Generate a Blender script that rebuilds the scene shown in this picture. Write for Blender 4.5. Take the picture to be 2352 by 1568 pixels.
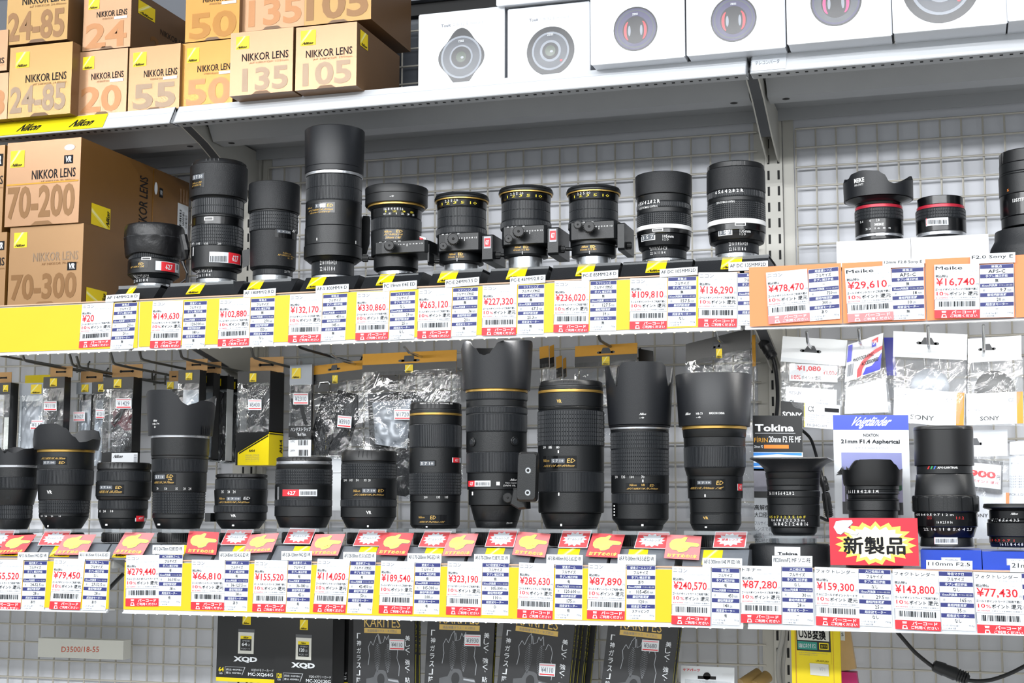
# Camera shop shelf wall: lens boxes on top, display lenses on two lower shelves, price cards on the rails.
import bpy, math, random
import numpy as np
from mathutils import Matrix, Vector
random.seed(7)
for _o in list(bpy.data.objects): bpy.data.objects.remove(_o)
SC = bpy.context.scene
COL = SC.collection

# ------------------------------------------------------------------ camera (world: X along shelf, Y into shelf, Z up)
FPX, CX0, CY0 = 3340.0, 1176.0, 784.0
def _dv(p):
    v = np.array([p[0]-CX0, -(p[1]-CY0), FPX]); return v/np.linalg.norm(v)
_Y = _dv((2200, 1170)); _X = -_dv((-9750, 1155)); _X = _X-_Y*(_X@_Y); _X /= np.linalg.norm(_X); _Z = -np.cross(_X, _Y)
RM = np.stack([_X, _Y, _Z])
CAMP = np.array([0.0, 0.0, 1.25])
cam = bpy.data.cameras.new('camera'); cam.sensor_width = 36.0; cam.lens = FPX/2352*36.0
cam.clip_start = 0.05; cam.clip_end = 60
camo = bpy.data.objects.new('camera', cam); COL.objects.link(camo)
_r, _u, _f = RM@np.array([1., 0, 0]), RM@np.array([0, 1., 0]), RM@np.array([0, 0, 1.])
camo.matrix_world = Matrix(((_r[0], _u[0], -_f[0], CAMP[0]), (_r[1], _u[1], -_f[1], CAMP[1]), (_r[2], _u[2], -_f[2], CAMP[2]), (0, 0, 0, 1)))
SC.camera = camo

# ------------------------------------------------------------------ world, ceiling lights, exposure
W = bpy.data.worlds.new('world'); SC.world = W; W.use_nodes = True
_wn = W.node_tree; _bg = _wn.nodes['Background']  # the rest of the shop: bright aisle in front, dimmer to the sides
_tc = _wn.nodes.new('ShaderNodeTexCoord'); _dp = _wn.nodes.new('ShaderNodeVectorMath'); _dp.operation = 'DOT_PRODUCT'; _dp.inputs[1].default_value = (-.30, -.93, .20)
_wn.links.new(_tc.outputs['Generated'], _dp.inputs[0]); _cr = _wn.nodes.new('ShaderNodeValToRGB'); _wn.links.new(_dp.outputs['Value'], _cr.inputs[0])
_cr.color_ramp.elements[0].position = .35; _cr.color_ramp.elements[0].color = (.20, .215, .235, 1); _cr.color_ramp.elements[1].position = .98; _cr.color_ramp.elements[1].color = (.92, .97, 1.0, 1)
_wn.links.new(_cr.outputs[0], _bg.inputs[0]); _bg.inputs[1].default_value = 0.80
def area(name, loc, sx, sy, power, rot, col=(1, 0.985, 0.96)):
    l = bpy.data.lights.new(name, 'AREA'); l.shape = 'RECTANGLE'; l.size = sx; l.size_y = sy; l.energy = power; l.color = col
    o = bpy.data.objects.new(name, l); COL.objects.link(o); o.location = loc; o.rotation_euler = rot; return o
CW = (.97, .985, 1.0)
for _y, _z, _w, _p, _t in ((-.90, 2.85, .035, 40, 20), (-1.05, 2.85, .035, 40, 20), (.35, 2.85, .05, 30, 12), (-3.2, 2.85, .25, 190, 40)):
    area('ceiling_tube_light', (-.4, _y, _z), 7.5, _w, _p, (math.radians(_t), 0, 0), CW)
SC.view_settings.view_transform = 'Standard'; SC.view_settings.look = 'None'
SC.view_settings.gamma = 1.0; SC.view_settings.use_curve_mapping = False; SC.view_settings.exposure = 0.34

# ------------------------------------------------------------------ picture ray helpers
def ray(x, y): return RM@np.array([x-CX0, -(y-CY0), FPX])
def at(x, y, Y):
    d = ray(x, y); return CAMP+d*((Y-CAMP[1])/d[1])
def atZ(x, y, z):
    d = ray(x, y); return CAMP+d*((z-CAMP[2])/d[2])
def atP(x, y, p, n):
    d = ray(x, y); p = np.array(p, float); n = np.array(n, float)
    return CAMP+d*(((p-CAMP)@n)/(d@n))
def proj(P):
    q = RM.T@(np.array(P, float)-CAMP); return CX0+FPX*q[0]/q[2], CY0-FPX*q[1]/q[2]
def depth(P): return (RM.T@(np.array(P, float)-CAMP))[2]

# ------------------------------------------------------------------ materials
def lin(h):
    if not isinstance(h, str): return tuple(h)+(1,)
    c = [int(h[i:i+2], 16)/255 for i in (0, 2, 4)]
    return tuple((v/12.92 if v <= .04045 else ((v+.055)/1.055)**2.4) for v in c)+(1,)
MATS = {}
def mat(name, col, rough=.5, metal=0., spec=.5, noise=0., nscale=60., bump=0., bscale=400., emit=0., coat=0., nb=None):
    m = bpy.data.materials.new(name); m.use_nodes = True; nt = m.node_tree; b = nt.nodes['Principled BSDF']
    b.inputs['Base Color'].default_value = lin(col); b.inputs['Roughness'].default_value = rough
    b.inputs['Metallic'].default_value = metal; b.inputs['Specular IOR Level'].default_value = spec
    if coat: b.inputs['Coat Weight'].default_value = coat; b.inputs['Coat Roughness'].default_value = .12
    if emit: b.inputs['Emission Color'].default_value = lin(col); b.inputs['Emission Strength'].default_value = emit
    tc = nt.nodes.new('ShaderNodeTexCoord')
    if noise:
        n = nt.nodes.new('ShaderNodeTexNoise'); n.inputs['Scale'].default_value = nscale; n.inputs['Detail'].default_value = 4
        nt.links.new(tc.outputs['Object'], n.inputs['Vector'])
        mx = nt.nodes.new('ShaderNodeMix'); mx.data_type = 'RGBA'
        c = lin(col); mx.inputs[6].default_value = tuple(v*(1-noise) for v in c[:3])+(1,); mx.inputs[7].default_value = tuple(min(1, v*(1+noise)) for v in c[:3])+(1,)
        nt.links.new(n.outputs['Fac'], mx.inputs[0]); nt.links.new(mx.outputs[2], b.inputs['Base Color'])
    if bump:
        n2 = nt.nodes.new('ShaderNodeTexNoise'); n2.inputs['Scale'].default_value = bscale; n2.inputs['Detail'].default_value = 3
        nt.links.new(tc.outputs['Object'], n2.inputs['Vector'])
        bp = nt.nodes.new('ShaderNodeBump'); bp.inputs['Strength'].default_value = bump; bp.inputs['Distance'].default_value = .001
        nt.links.new(n2.outputs['Fac'], bp.inputs['Height']); nt.links.new(bp.outputs['Normal'], b.inputs['Normal'])
    MATS[name] = m; return m
def film(name, col=(1, 1, 1), base=.06, edge=.5, rough=.08, bump=0., bscale=25., milk=0.):
    m = bpy.data.materials.new(name); m.use_nodes = True; nt = m.node_tree
    for n in list(nt.nodes): nt.nodes.remove(n)
    out = nt.nodes.new('ShaderNodeOutputMaterial'); tr = nt.nodes.new('ShaderNodeBsdfTransparent'); gl = nt.nodes.new('ShaderNodeBsdfGlossy')
    tr.inputs[0].default_value = tuple(col)+(1,); gl.inputs['Roughness'].default_value = rough
    lw = nt.nodes.new('ShaderNodeLayerWeight'); lw.inputs[0].default_value = .35
    mr = nt.nodes.new('ShaderNodeMapRange'); mr.inputs[3].default_value = base; mr.inputs[4].default_value = edge
    nt.links.new(lw.outputs['Facing'], mr.inputs[0])
    mx = nt.nodes.new('ShaderNodeMixShader'); nt.links.new(mr.outputs[0], mx.inputs[0])
    if milk:
        df = nt.nodes.new('ShaderNodeBsdfDiffuse'); df.inputs[0].default_value = (.85, .87, .9, 1)
        m2 = nt.nodes.new('ShaderNodeMixShader'); m2.inputs[0].default_value = milk
        nt.links.new(tr.outputs[0], m2.inputs[1]); nt.links.new(df.outputs[0], m2.inputs[2]); nt.links.new(m2.outputs[0], mx.inputs[1])
    else: nt.links.new(tr.outputs[0], mx.inputs[1])
    nt.links.new(gl.outputs[0], mx.inputs[2])
    nt.links.new(mx.outputs[0], out.inputs[0])
    if bump:
        tc = nt.nodes.new('ShaderNodeTexCoord'); n2 = nt.nodes.new('ShaderNodeTexNoise'); n2.inputs['Scale'].default_value = bscale
        n2.inputs['Detail'].default_value = 5; n2.inputs['Distortion'].default_value = 1.5
        nt.links.new(tc.outputs['Object'], n2.inputs['Vector'])
        bp = nt.nodes.new('ShaderNodeBump'); bp.inputs['Strength'].default_value = bump; bp.inputs['Distance'].default_value = .02
        nt.links.new(n2.outputs['Fac'], bp.inputs['Height']); nt.links.new(bp.outputs['Normal'], gl.inputs['Normal']); nt.links.new(bp.outputs['Normal'], lw.inputs['Normal'])
    MATS[name] = m; return m
for a in [('white_steel', 'c9cac8', .42, 0, .5, .03, 30), ('rail_white', 'd8dbdf', .35, 0, .5, .02, 30), ('deck_grey', 'a6a8ab', .45, 0, .5, .05, 25), ('upright_steel', 'c4c2ba', .45, 0, .5, .04, 30),
          ('panel_white', 'd0d2d8', .6, 0, .3, .05, 6), ('wire_steel', 'b9b5ab', .4, .15, .5, .05, 40), ('hole_black', '0a0a0b', .7), ('floor_tile', 'b8b6b0', .5, 0, .5, .06, 3),
          ('paper', 'dfe3e8', .5, 0, .3, .015, 40), ('paper_grey', 'b9bcc2', .6, 0, .2), ('paper_pale', 'dcdfe4', .6, 0, .2), ('ink', '17181c', .6, 0, .2), ('ink_grey', '7f838c', .6, 0, .2), ('ink_red', 'd8202c', .5, 0, .3),
          ('tag_red', 'e0303a', .4, 0, .4, .05, 30), ('tag_navy', '2c3270', .45, 0, .4, .06, 40), ('tag_yellow', 'e9ba18', .4, 0, .4, .03, 20), ('tag_orange', 'ea8850', .4, 0, .4, .03, 20), ('strip_yellow', 'e6d61c', .4, 0, .4, .02, 20),
          ('rail_beige', 'c9a88e', .45, 0, .4, .05, 40), ('logo_yellow', 'f2d40a', .38, 0, .4, .02, 30), ('logo_pale', 'fbf3b0', .38, 0, .4), ('logo_mid', 'f9ea60', .38, 0, .4),
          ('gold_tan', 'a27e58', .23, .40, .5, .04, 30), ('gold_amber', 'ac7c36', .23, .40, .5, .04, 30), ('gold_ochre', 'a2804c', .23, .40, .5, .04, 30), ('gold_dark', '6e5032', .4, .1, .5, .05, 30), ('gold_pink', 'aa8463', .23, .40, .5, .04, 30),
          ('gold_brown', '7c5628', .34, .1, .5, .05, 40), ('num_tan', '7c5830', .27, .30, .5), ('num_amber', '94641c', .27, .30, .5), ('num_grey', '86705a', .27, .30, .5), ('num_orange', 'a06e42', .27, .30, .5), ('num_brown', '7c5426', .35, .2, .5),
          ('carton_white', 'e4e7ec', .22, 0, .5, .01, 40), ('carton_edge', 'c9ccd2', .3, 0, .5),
          ('lens_photo_dark', '25262a', .16, 0, .5, .1, 60), ('lens_photo_mid', '4d5159', .16, 0, .5, .1, 60), ('lens_photo_grey', '868c96', .16, 0, .5), ('lens_photo_red', 'c8414a', .16), ('lens_photo_pink', 'd0407c', .16), ('lens_photo_glass', '3c4a3c', .1), ('lens_photo_violet', '474564', .16, 0, .5, .1, 60),
          ('barrel_black', '121416', .36, 0, .5, .12, 120, .12, 900), ('barrel_gloss', '0a0b0d', .2, 0, .5, .1, 80), ('hood_black', '16181c', .38, 0, .5, .1, 100, .15, 1400), ('crinkle_black', '131518', .38, 0, .5, .15, 300, .5, 1600), ('rubber_black', '1e2125', .42, 0, .55, .1, 100), ('cap_black', '0e0f11', .38, 0, .5, .1, 80), ('hood_inner', '0b0b0c', .7),
          ('ring_gold', 'cda75a', .3, .8, .5, .05, 60), ('ring_white', 'f2f2f2', .35), ('ring_red', 'b8263a', .3, .2), ('ring_silver', 'c9cbcf', .25, .8), ('mount_metal', 'd4d7da', .18, .9, .5, .05, 60), ('leather_black', '161618', .35, 0, .5, .2, 60, .6, 120), ('thread_grey', '4a4c50', .6),
          ('mark_white', 'e8e8e8', .5), ('mark_gold', 'd9b061', .4, .4), ('mark_yellow', 'e8d23a', .5), ('mark_red', 'd23030', .5), ('mark_orange', 'e08030', .5), ('window_grey', '62666c', .1, 0, .6, .2, 200), ('mark_green', '2faa66', .5), ('mark_blue', '3a6fd8', .5),
          ('stand_black', '1b1d20', .42, 0, .5, .2, 500, .3, 900), ('stand_grey', '6a6f76', .4, 0, .5, .1, 200), ('card_red', 'e4555a', .45, 0, .4, .04, 25), ('card_pink', 'ea8486', .45, 0, .4, .04, 25), ('hand_yellow', 'f2df72', .45),
          ('kraft', 'c29a6a', .7, 0, .2, .1, 80), ('header_gold', 'c8922a', .5, .1, .4, .06, 60), ('pack_black', '121315', .35, 0, .5, .1, 60), ('pack_gold', 'c8a85c', .4, .3), ('pack_silver', '8e949c', .35, .2, .5, .06, 40), ('pack_yellow', 'f0d80e', .4, 0, .4, .03, 40), ('strap_black', '15171b', .6, 0, .4, .15, 100), ('maroon', '5a1a24', .6, 0, .3, .2, 60),
          ('chrome', 'c6c8ca', .18, .95, .5, .04, 60), ('hook_dark', '6b6a66', .3, .8, .5, .05, 60), ('cable_black', '121316', .4, 0, .5, .1, 60), ('cable_grey', 'a9a9a6', .45, 0, .5, .05, 60),
          ('blue_box', '1440b4', .35, 0, .5, .05, 40), ('voigt_blue', '3a4cb0', .3, 0, .5, .03, 40), ('un_blue', '1522b8', .35), ('un_red', 'e0303c', .35), ('sky_blue', '3a86d8', .3, 0, .5, .2, 40), ('sky_white', 'dfe6ee', .3, 0, .5, .1, 40), ('dusk', '7f84b4', .3, 0, .5, .15, 30), ('dusk_pale', 'a8a4c4', .3, 0, .5, .15, 30), ('leaf_green', '2f6a44', .4), ('sea', '9a9aa8', .4, 0, .5, .2, 80), ('sony_orange', 'f58024', .35), ('tan_wood', 'c9a878', .45, 0, .4, .15, 50), ('magenta', 'c81e72', .4), ('teal', '18907e', .4), ('screen_blue', '4a42b0', .2, 0, .5, .2, 20), ('art_grey', 'a8adb4', .5), ('camera_grey', '585a5e', .5, 0, .5, .2, 60), ('camera_dark', '2a2b2e', .5, 0, .5, .2, 60), ('burst_yellow', 'f8d860', .35), ('burst_pale', 'fbf4d4', .35), ('foil_red', 'dc3a48', .25, .2, .5, .15, 20), ('sign_white', 'dcdcd4', .5, 0, .3, .02, 40), ('sign_red', 'c8502e', .5), ('brown_roll', '8e7444', .5, 0, .4, .1, 40), ('spine_yellow', 'b8b030', .5), ('grey_panel', 'd4d8dc', .4, 0, .4, .04, 40), ('sticker_pink', 'e88a94', .5), ('beam_grey', '5c6067', .5, 0, .5, .05, 30), ('panel_dark', '54585f', .55, 0, .4, .08, 8)]:
    mat(*a)
mat('led_white', (1, 1, .97), .4, emit=5.0); mat('led_warm', (1, .9, .62), .4, emit=3.0)
film('acrylic', (.86, .90, .92), .20, .85, .05, 0, 25, .10); film('bag_film', (.97, .98, .99), .05, .8, .06, .9, 9.); film('bag_milky', (.98, .99, 1), .04, .6, .10, .7, 9., .10); film('window_film', (.92, .95, .97), .06, .7, .08, .6, 14., .03); film('rail_clear', (.98, .98, .98), .03, .3, .05)

# ------------------------------------------------------------------ geometry collector
class G:
    def __init__(s): s.v = []; s.f = []; s.m = []; s.sm = []; s.mats = []; s.mi = {}
    def mid(s, m):
        if m not in s.mi: s.mi[m] = len(s.mats); s.mats.append(m)
        return s.mi[m]
    def add(s, vs, fs, m, smooth=False):
        o = len(s.v); s.v.extend([tuple(map(float, p)) for p in vs]); k = s.mid(m)
        for f in fs: s.f.append(tuple(i+o for i in f)); s.m.append(k); s.sm.append(smooth)
    def box(s, a, b, m):
        (x0, y0, z0), (x1, y1, z1) = a, b
        s.add([(x0, y0, z0), (x1, y0, z0), (x1, y1, z0), (x0, y1, z0), (x0, y0, z1), (x1, y0, z1), (x1, y1, z1), (x0, y1, z1)],
              [(0, 3, 2, 1), (4, 5, 6, 7), (0, 1, 5, 4), (1, 2, 6, 5), (2, 3, 7, 6), (3, 0, 4, 7)], m)
    def hexa(s, p, m):  # 4 front (ccw) + 4 back points
        s.add(p, [(0, 1, 2, 3), (7, 6, 5, 4), (0, 4, 5, 1), (1, 5, 6, 2), (2, 6, 7, 3), (3, 7, 4, 0)], m)
    def prismX(s, prof, x0, x1, m, closed=True):
        n = len(prof); s.add([(x0, y, z) for y, z in prof]+[(x1, y, z) for y, z in prof], [(i, (i+1) % n, n+(i+1) % n, n+i) for i in range(n if closed else n-1)], m)
        if closed: s.add([(x0, y, z) for y, z in prof], [tuple(range(n-1, -1, -1))], m); s.add([(x1, y, z) for y, z in prof], [tuple(range(n))], m)
    def tube(s, pts, r, m, n=8, cap=True):
        pts = [np.array(p, float) for p in pts]; vs = []; up = np.array([0.13, .31, .94]); N = len(pts)
        for i, p in enumerate(pts):
            t = pts[min(i+1, N-1)]-pts[max(i-1, 0)]; t /= np.linalg.norm(t)+1e-12
            a = np.cross(t, up); a /= np.linalg.norm(a)+1e-12; b = np.cross(t, a); rr = r[i] if isinstance(r, (list, tuple)) else r
            for k in range(n):
                w = 2*math.pi*k/n; vs.append(p+rr*(math.cos(w)*a+math.sin(w)*b))
        fs = [(i*n+k, i*n+(k+1) % n, (i+1)*n+(k+1) % n, (i+1)*n+k) for i in range(N-1) for k in range(n)]
        if cap: fs += [tuple(range(n-1, -1, -1)), tuple((N-1)*n+k for k in range(n))]
        s.add(vs, fs, m, True)
    def cyl(s, c, d, r, h, m, n=24, bev=.0006):  # disc knob along direction d from c
        d = np.array(d, float); d /= np.linalg.norm(d); c = np.array(c, float)
        s.tube([c, c+d*1e-5, c+d*(h-bev), c+d*h], [r*.98, r, r, r-bev], m, n)
    def lathe(s, c, prof, m, n=72, closed=False, smooth=True):
        k = len(prof); vs = []
        for i in range(n):
            w = 2*math.pi*i/n; cw, sw = math.cos(w), math.sin(w)
            vs += [(c[0]+r*cw, c[1]+r*sw, z) for r, z in prof]
        e = k if closed else k-1
        s.add(vs, [(i*k+j, ((i+1) % n)*k+j, ((i+1) % n)*k+(j+1) % k, i*k+(j+1) % k) for i in range(n) for j in range(e)], m, smooth)
ORG = {}
def mkobj(g, name, origin):
    me = bpy.data.meshes.new(name); o = np.array(origin, float)
    me.from_pydata([(x-o[0], y-o[1], z-o[2]) for x, y, z in g.v], [], g.f)
    for m in g.mats: me.materials.append(MATS[m])
    me.polygons.foreach_set('material_index', g.m); me.polygons.foreach_set('use_smooth', g.sm); me.update()
    if any(g.sm):
        try: me.set_sharp_from_angle(angle=math.radians(40))
        except Exception: pass
    ob = bpy.data.objects.new(name, me); COL.objects.link(ob); return ob
def tag(o, label, cat, group=None, kind=None):
    if label: o['label'] = label
    if cat: o['category'] = cat
    if group: o['group'] = group
    if kind: o['kind'] = kind
    return o
def thing(name, label, cat, origin, group=None):
    o = bpy.data.objects.new(name, None); o.empty_display_size = .02; COL.objects.link(o); o.location = tuple(origin); ORG[o.name] = np.array(origin, float)
    return tag(o, label, cat, group)
def part(g, name, parent, label=None):
    o = mkobj(g, name, ORG[parent.name]); o.parent = parent; ORG[o.name] = ORG[parent.name]
    if label: o['label'] = label
    return o
def solo(g, name, label, cat, origin=None, group=None, kind=None):
    if origin is None:
        a = np.array(g.v); origin = (a.min(0)+a.max(0))/2; origin[2] = a[:, 2].min()
    o = mkobj(g, name, origin); o.location = tuple(origin); ORG[o.name] = np.array(origin, float); return tag(o, label, cat, group, kind)

# ------------------------------------------------------------------ lettering
_TXT = {}
def glyphs(s, bold=0., res=2):
    k = (s, bold, res)
    if k not in _TXT:
        c = bpy.data.curves.new('lettering', 'FONT'); c.body = s; c.resolution_u = res; c.offset = bold
        o = bpy.data.objects.new('lettering', c); COL.objects.link(o)
        dg = bpy.context.evaluated_depsgraph_get(); e = o.evaluated_get(dg); m = e.to_mesh()
        v = np.array([(p.co.x, p.co.y) for p in m.vertices]); fs = [tuple(p.vertices) for p in m.polygons]
        e.to_mesh_clear(); bpy.data.objects.remove(o); bpy.data.curves.remove(c)
        lo, hi = v.min(0), v.max(0); sz = np.maximum(hi-lo, 1e-6); _TXT[k] = ((v-lo)/sz, fs, sz[0]/sz[1])
    return _TXT[k]
class Fr:  # a printed sheet: o = top left, a = full right vector, b = full down vector
    def __init__(s, tl, tr, bl, lift0=0.):
        s.o = np.array(tl, float); s.a = np.array(tr, float)-s.o; s.b = np.array(bl, float)-s.o
        n = np.cross(s.b, s.a); s.n = n/np.linalg.norm(n); s.w = np.linalg.norm(s.a); s.h = np.linalg.norm(s.b); s.o = s.o+s.n*lift0
        if s.n@(CAMP-s.o) < 0: s.n = -s.n
    def P(s, x, y, k=0): return s.o+s.a*x+s.b*y+s.n*(k*.00022)
    def poly(s, g, pts, m, k=1): g.add([s.P(x, y, k) for x, y in pts], [tuple(range(len(pts)))[::-1]], m)
    def rect(s, g, x0, y0, x1, y1, m, k=1): s.poly(g, [(x0, y0), (x1, y0), (x1, y1), (x0, y1)], m, k)
    def disc(s, g, cx, cy, rx, ry, m, k=1, n=40): s.poly(g, [(cx+rx*math.cos(2*math.pi*i/n), cy+ry*math.sin(2*math.pi*i/n)) for i in range(n)], m, k)
    def text(s, g, t, x0, y0, x1, y1, m, k=2, bold=0., shear=0., res=2, heavy=0.):
        if heavy:
            for dx, dy in ((-heavy, 0), (heavy, 0), (0, -heavy*1.6), (0, heavy*1.6)): s.text(g, t, x0+dx, y0+dy, x1+dx, y1+dy, m, k, 0, shear, res)
            k += .3
        v, fs, _ = glyphs(t, bold, res)
        g.add([s.P(x0+(x1-x0)*((p[0]+shear*p[1])/(1+shear)), y1+(y0-y1)*p[1], k) for p in v], fs, m)
    def sheet(s, g, m, t=.0004):
        q = [s.P(0, 0), s.P(1, 0), s.P(1, 1), s.P(0, 1)]; g.hexa(q[::-1]+[p-s.n*t for p in q[::-1]], m)
    def bars(s, g, x0, y0, x1, y1, m, k=2, n=34, seed=0, vert=False):
        rr = random.Random(seed); w = [rr.choice((1, 1, 2, 3)) for _ in range(2*n)]; T = sum(w); p = 0
        for i, q in enumerate(w):
            if i % 2 == 0:
                a, b = p/T, (p+q)/T
                if vert: s.rect(g, x0, y0+(y1-y0)*a, x1, y0+(y1-y0)*b, m, k)
                else: s.rect(g, x0+(x1-x0)*a, y0, x0+(x1-x0)*b, y1, m, k)
            p += q
    def sub(s, x0, y0, x1, y1, k=0): return Fr(s.P(x0, y0, k), s.P(x1, y0, k), s.P(x0, y1, k))
    def logo(s, g, x0, y0, x1, y1, k=2, rot=False):  # square yellow maker's mark with pale rays and slanted name
        f = s.sub(x0, y0, x1, y1, k)
        if rot: f = Fr(s.P(x0, y1, k), s.P(x0, y0, k), s.P(x1, y1, k))
        f.rect(g, 0, 0, 1, 1, 'logo_yellow', 0)
        f.poly(g, [(.55, 0), (.8, 0), (.15, .78), (0, .9), (0, .7)], 'logo_mid', 1); f.poly(g, [(.62, 0), (.72, 0), (.3, .55), (.04, .8)], 'logo_pale', 2)
        f.text(g, 'Nikon', .08, .77, .94, .95, 'ink', 3, .03, .25)
def frp(tl, tr, bl, Y, lift=0.): return Fr(at(*tl, Y), at(*tr, Y), at(*bl, Y), lift)
# ------------------------------------------------------------------ setting: back panel, floor, uprights, wire grids, shelves
XB = [-2.059, -1.159, -0.259, 0.641]
YW = 2.257
def struct(g, name, label=None): return solo(g, name, label, None, kind='structure')
g = G(); g.box((-2.6, 2.2625, 0), (1.2, 2.30, 2.75), 'panel_white'); struct(g, 'wall_back', 'white sheet back panel behind the wire grids')
for _i, _n in enumerate(('left', 'middle', 'right')):
    g = G(); g.box((XB[_i]+.033, 2.2600, 1.879), (XB[_i+1]-.033, 2.2622, 2.7), 'panel_dark'); solo(g, 'shaded_back_panel', f'dark grey back panel behind the boxes on the top shelf, {_n} bay', 'panel')  # shade behind the stacked boxes is put into this panel's colour
g = G(); g.box((-5, -6, -.05), (5, 2.4, 0), 'floor_tile'); struct(g, 'floor', 'pale floor in front of the shelves')
for bx, who in ((XB[1], 'left'), (XB[2], 'right')):
    t = thing('slotted_upright', f'grey slotted steel upright, the {who} one of the two between shelf bays', 'shelf upright', (bx, YW, 0))
    g = G(); g.box((bx-.0135, YW-.004, 0), (bx+.0135, YW+.0052, 2.75), 'upright_steel'); part(g, 'post', t)
    for s in (-1, 1):
        g = G(); a, b = (bx+s*.0145, bx+s*.031) if s > 0 else (bx-.031, bx-.0145)
        g.box((a, YW+.002, 0), (b, YW+.0052, 2.75), 'upright_steel'); part(g, 'side_flange', t)
    g = G()
    for k in range(62):
        z = .75+k*.0253
        for s in (-1, 1): g.box((bx+s*.0078-.0017, YW-.0046, z), (bx+s*.0078+.0017, YW-.0038, z+.0145), 'hole_black')
    part(g, 'slots', t)
# cross beam high on the back
t = thing('cross_beam', 'grey horizontal cross beam high behind the top shelf boxes', 'beam', (-.7, 2.235, 2.104))
g = G(); g.box((-2.0, 2.232, 2.106), (.6, 2.25, 2.19), 'beam_grey'); part(g, 'beam_face', t)
g = G(); g.box((-2.0, 2.246, 2.085), (.6, 2.2595, 2.106), 'hole_black'); part(g, 'shadow_gap_channel', t)  # black bar standing in for the shade below the beam
def grid(x0, x1, z0, z1, label, px=.0309, pz=.0306, zoff=0.):
    t = thing('wire_grid_panel', label, 'wire grid', ((x0+x1)/2, 2.25, z0))
    g = G(); x = x0
    while x <= x1+1e-4: g.tube([(x, 2.2515, z0), (x, 2.2515, z1)], .0016, 'wire_steel', 6, False); x += px
    part(g, 'vertical_wires', t); g = G(); z = z1-zoff
    while z >= z0-1e-4: g.tube([(x0, 2.2485, z), (x1, 2.2485, z)], .0016, 'wire_steel', 6, False); z -= pz
    part(g, 'horizontal_wires', t)
for nm, x0, x1 in (('left', -2.02, -1.2138), ('middle', -1.130, -.2835), ('right', -.2238, .602)):
    grid(x0, x1, 1.572, 1.8391+.0, f'grey wire grid on the wall behind the middle shelf, {nm} bay')
    grid(x0, x1, .92, 1.5365, f'grey wire grid on the wall below the middle shelf, {nm} bay')
    grid(x0, x1, 1.885, 2.12, f'grey wire grid on the wall behind the top shelf boxes, {nm} bay')

def bracket(x, z, ylip, label, drop=.06):
    t = thing('shelf_bracket', label, 'shelf bracket', (x, YW, z))
    prof = [(YW-.002, z), (ylip+.035, z), (ylip+.02, z-.006), (ylip+.10, z-.026), (YW-.09, z-drop*.82), (YW-.03, z-drop*1.05), (YW-.002, z-drop*1.1)]
    for s in (-1, 1):
        g = G(); g.prismX(prof, x+s*.0085-.0011, x+s*.0085+.0011, 'upright_steel'); part(g, 'arm_plate', t)
    g = G(); g.prismX([(ylip+.02, z-.006), (ylip+.10, z-.026), (YW-.09, z-drop*.82), (YW-.09, z-drop*.82+.004), (ylip+.10, z-.022), (ylip+.02, z-.002)], x-.0075, x+.0075, 'thread_grey'); part(g, 'web', t)
for bx, who in ((XB[1], 'left'), (XB[2], 'right')):
    bracket(bx, 1.868, 1.975, f'steel bracket arms under the top shelf at the {who} upright', .072)
    bracket(bx, 1.545, 1.885, f'steel bracket arms under the middle shelf at the {who} upright', .075)
    bracket(bx, 1.150, 1.875, f'steel bracket arms under the lowest shelf at the {who} upright', .075)

# top shelf: slanted price rail, perforated lip, hat section, back flange
NT = {0: 'left', 1: 'middle', 2: 'right'}
for i in range(3):
    a, b = XB[i]+.003, XB[i+1]-.003
    t = thing('steel_shelf', f'white steel top shelf carrying stacked boxes, {NT[i]} bay', 'shelf', ((a+b)/2, 2.1, 1.85))
    g = G(); g.box((a, 1.99, 1.872), (b, 2.25, 1.878), 'deck_grey')
    g.prismX([(2.245, 1.878), (2.245, 1.853), (2.243, 1.853), (2.243, 1.876)], a, b, 'deck_grey')
    part(g, 'deck', t)
    g = G(); g.prismX([(2.062, 1.872), (2.082, 1.846), (2.118, 1.846), (2.140, 1.872)], a+.01, b-.01, 'deck_grey')
    for hx in (a+.035, b-.035): g.lathe((hx, 2.098, 0), [(0.0001, 1.8457), (.0055, 1.8457)], 'hole_black', 20)
    part(g, 'stiffener_channel', t)
    g = G(); g.prismX([(1.988, 1.880), (1.971, 1.8505), (1.972, 1.8495), (1.990, 1.879)], a, b, 'rail_white')
    g.prismX([(1.9815, 1.8698), (1.9812, 1.8690), (1.9822, 1.8690), (1.9825, 1.8698)], a, b, 'carton_edge')
    for ex in (a, b-.0015): g.prismX([(1.988, 1.880), (1.971, 1.8505), (1.994, 1.8505), (1.994, 1.880)], ex, ex+.0015, 'rail_white')
    part(g, 'price_rail', t)
    g = G(); g.prismX([(1.971, 1.8500), (2.003, 1.8510), (2.003, 1.872), (2.0015, 1.872), (2.0015, 1.8522), (1.971, 1.8512)], a, b, 'deck_grey')
    k = 0; x = a+.012
    while x < b-.008:
        g.box((x-.0021, 1.9835, 1.8497), (x+.0021, 1.9872, 1.8503), 'hole_black'); x += .01275; k += 1
    g.box((a+.06, 2.0028, 1.853), (b-.06, 2.0040, 1.858), 'hole_black')
    part(g, 'perforated_lip', t)
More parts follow.
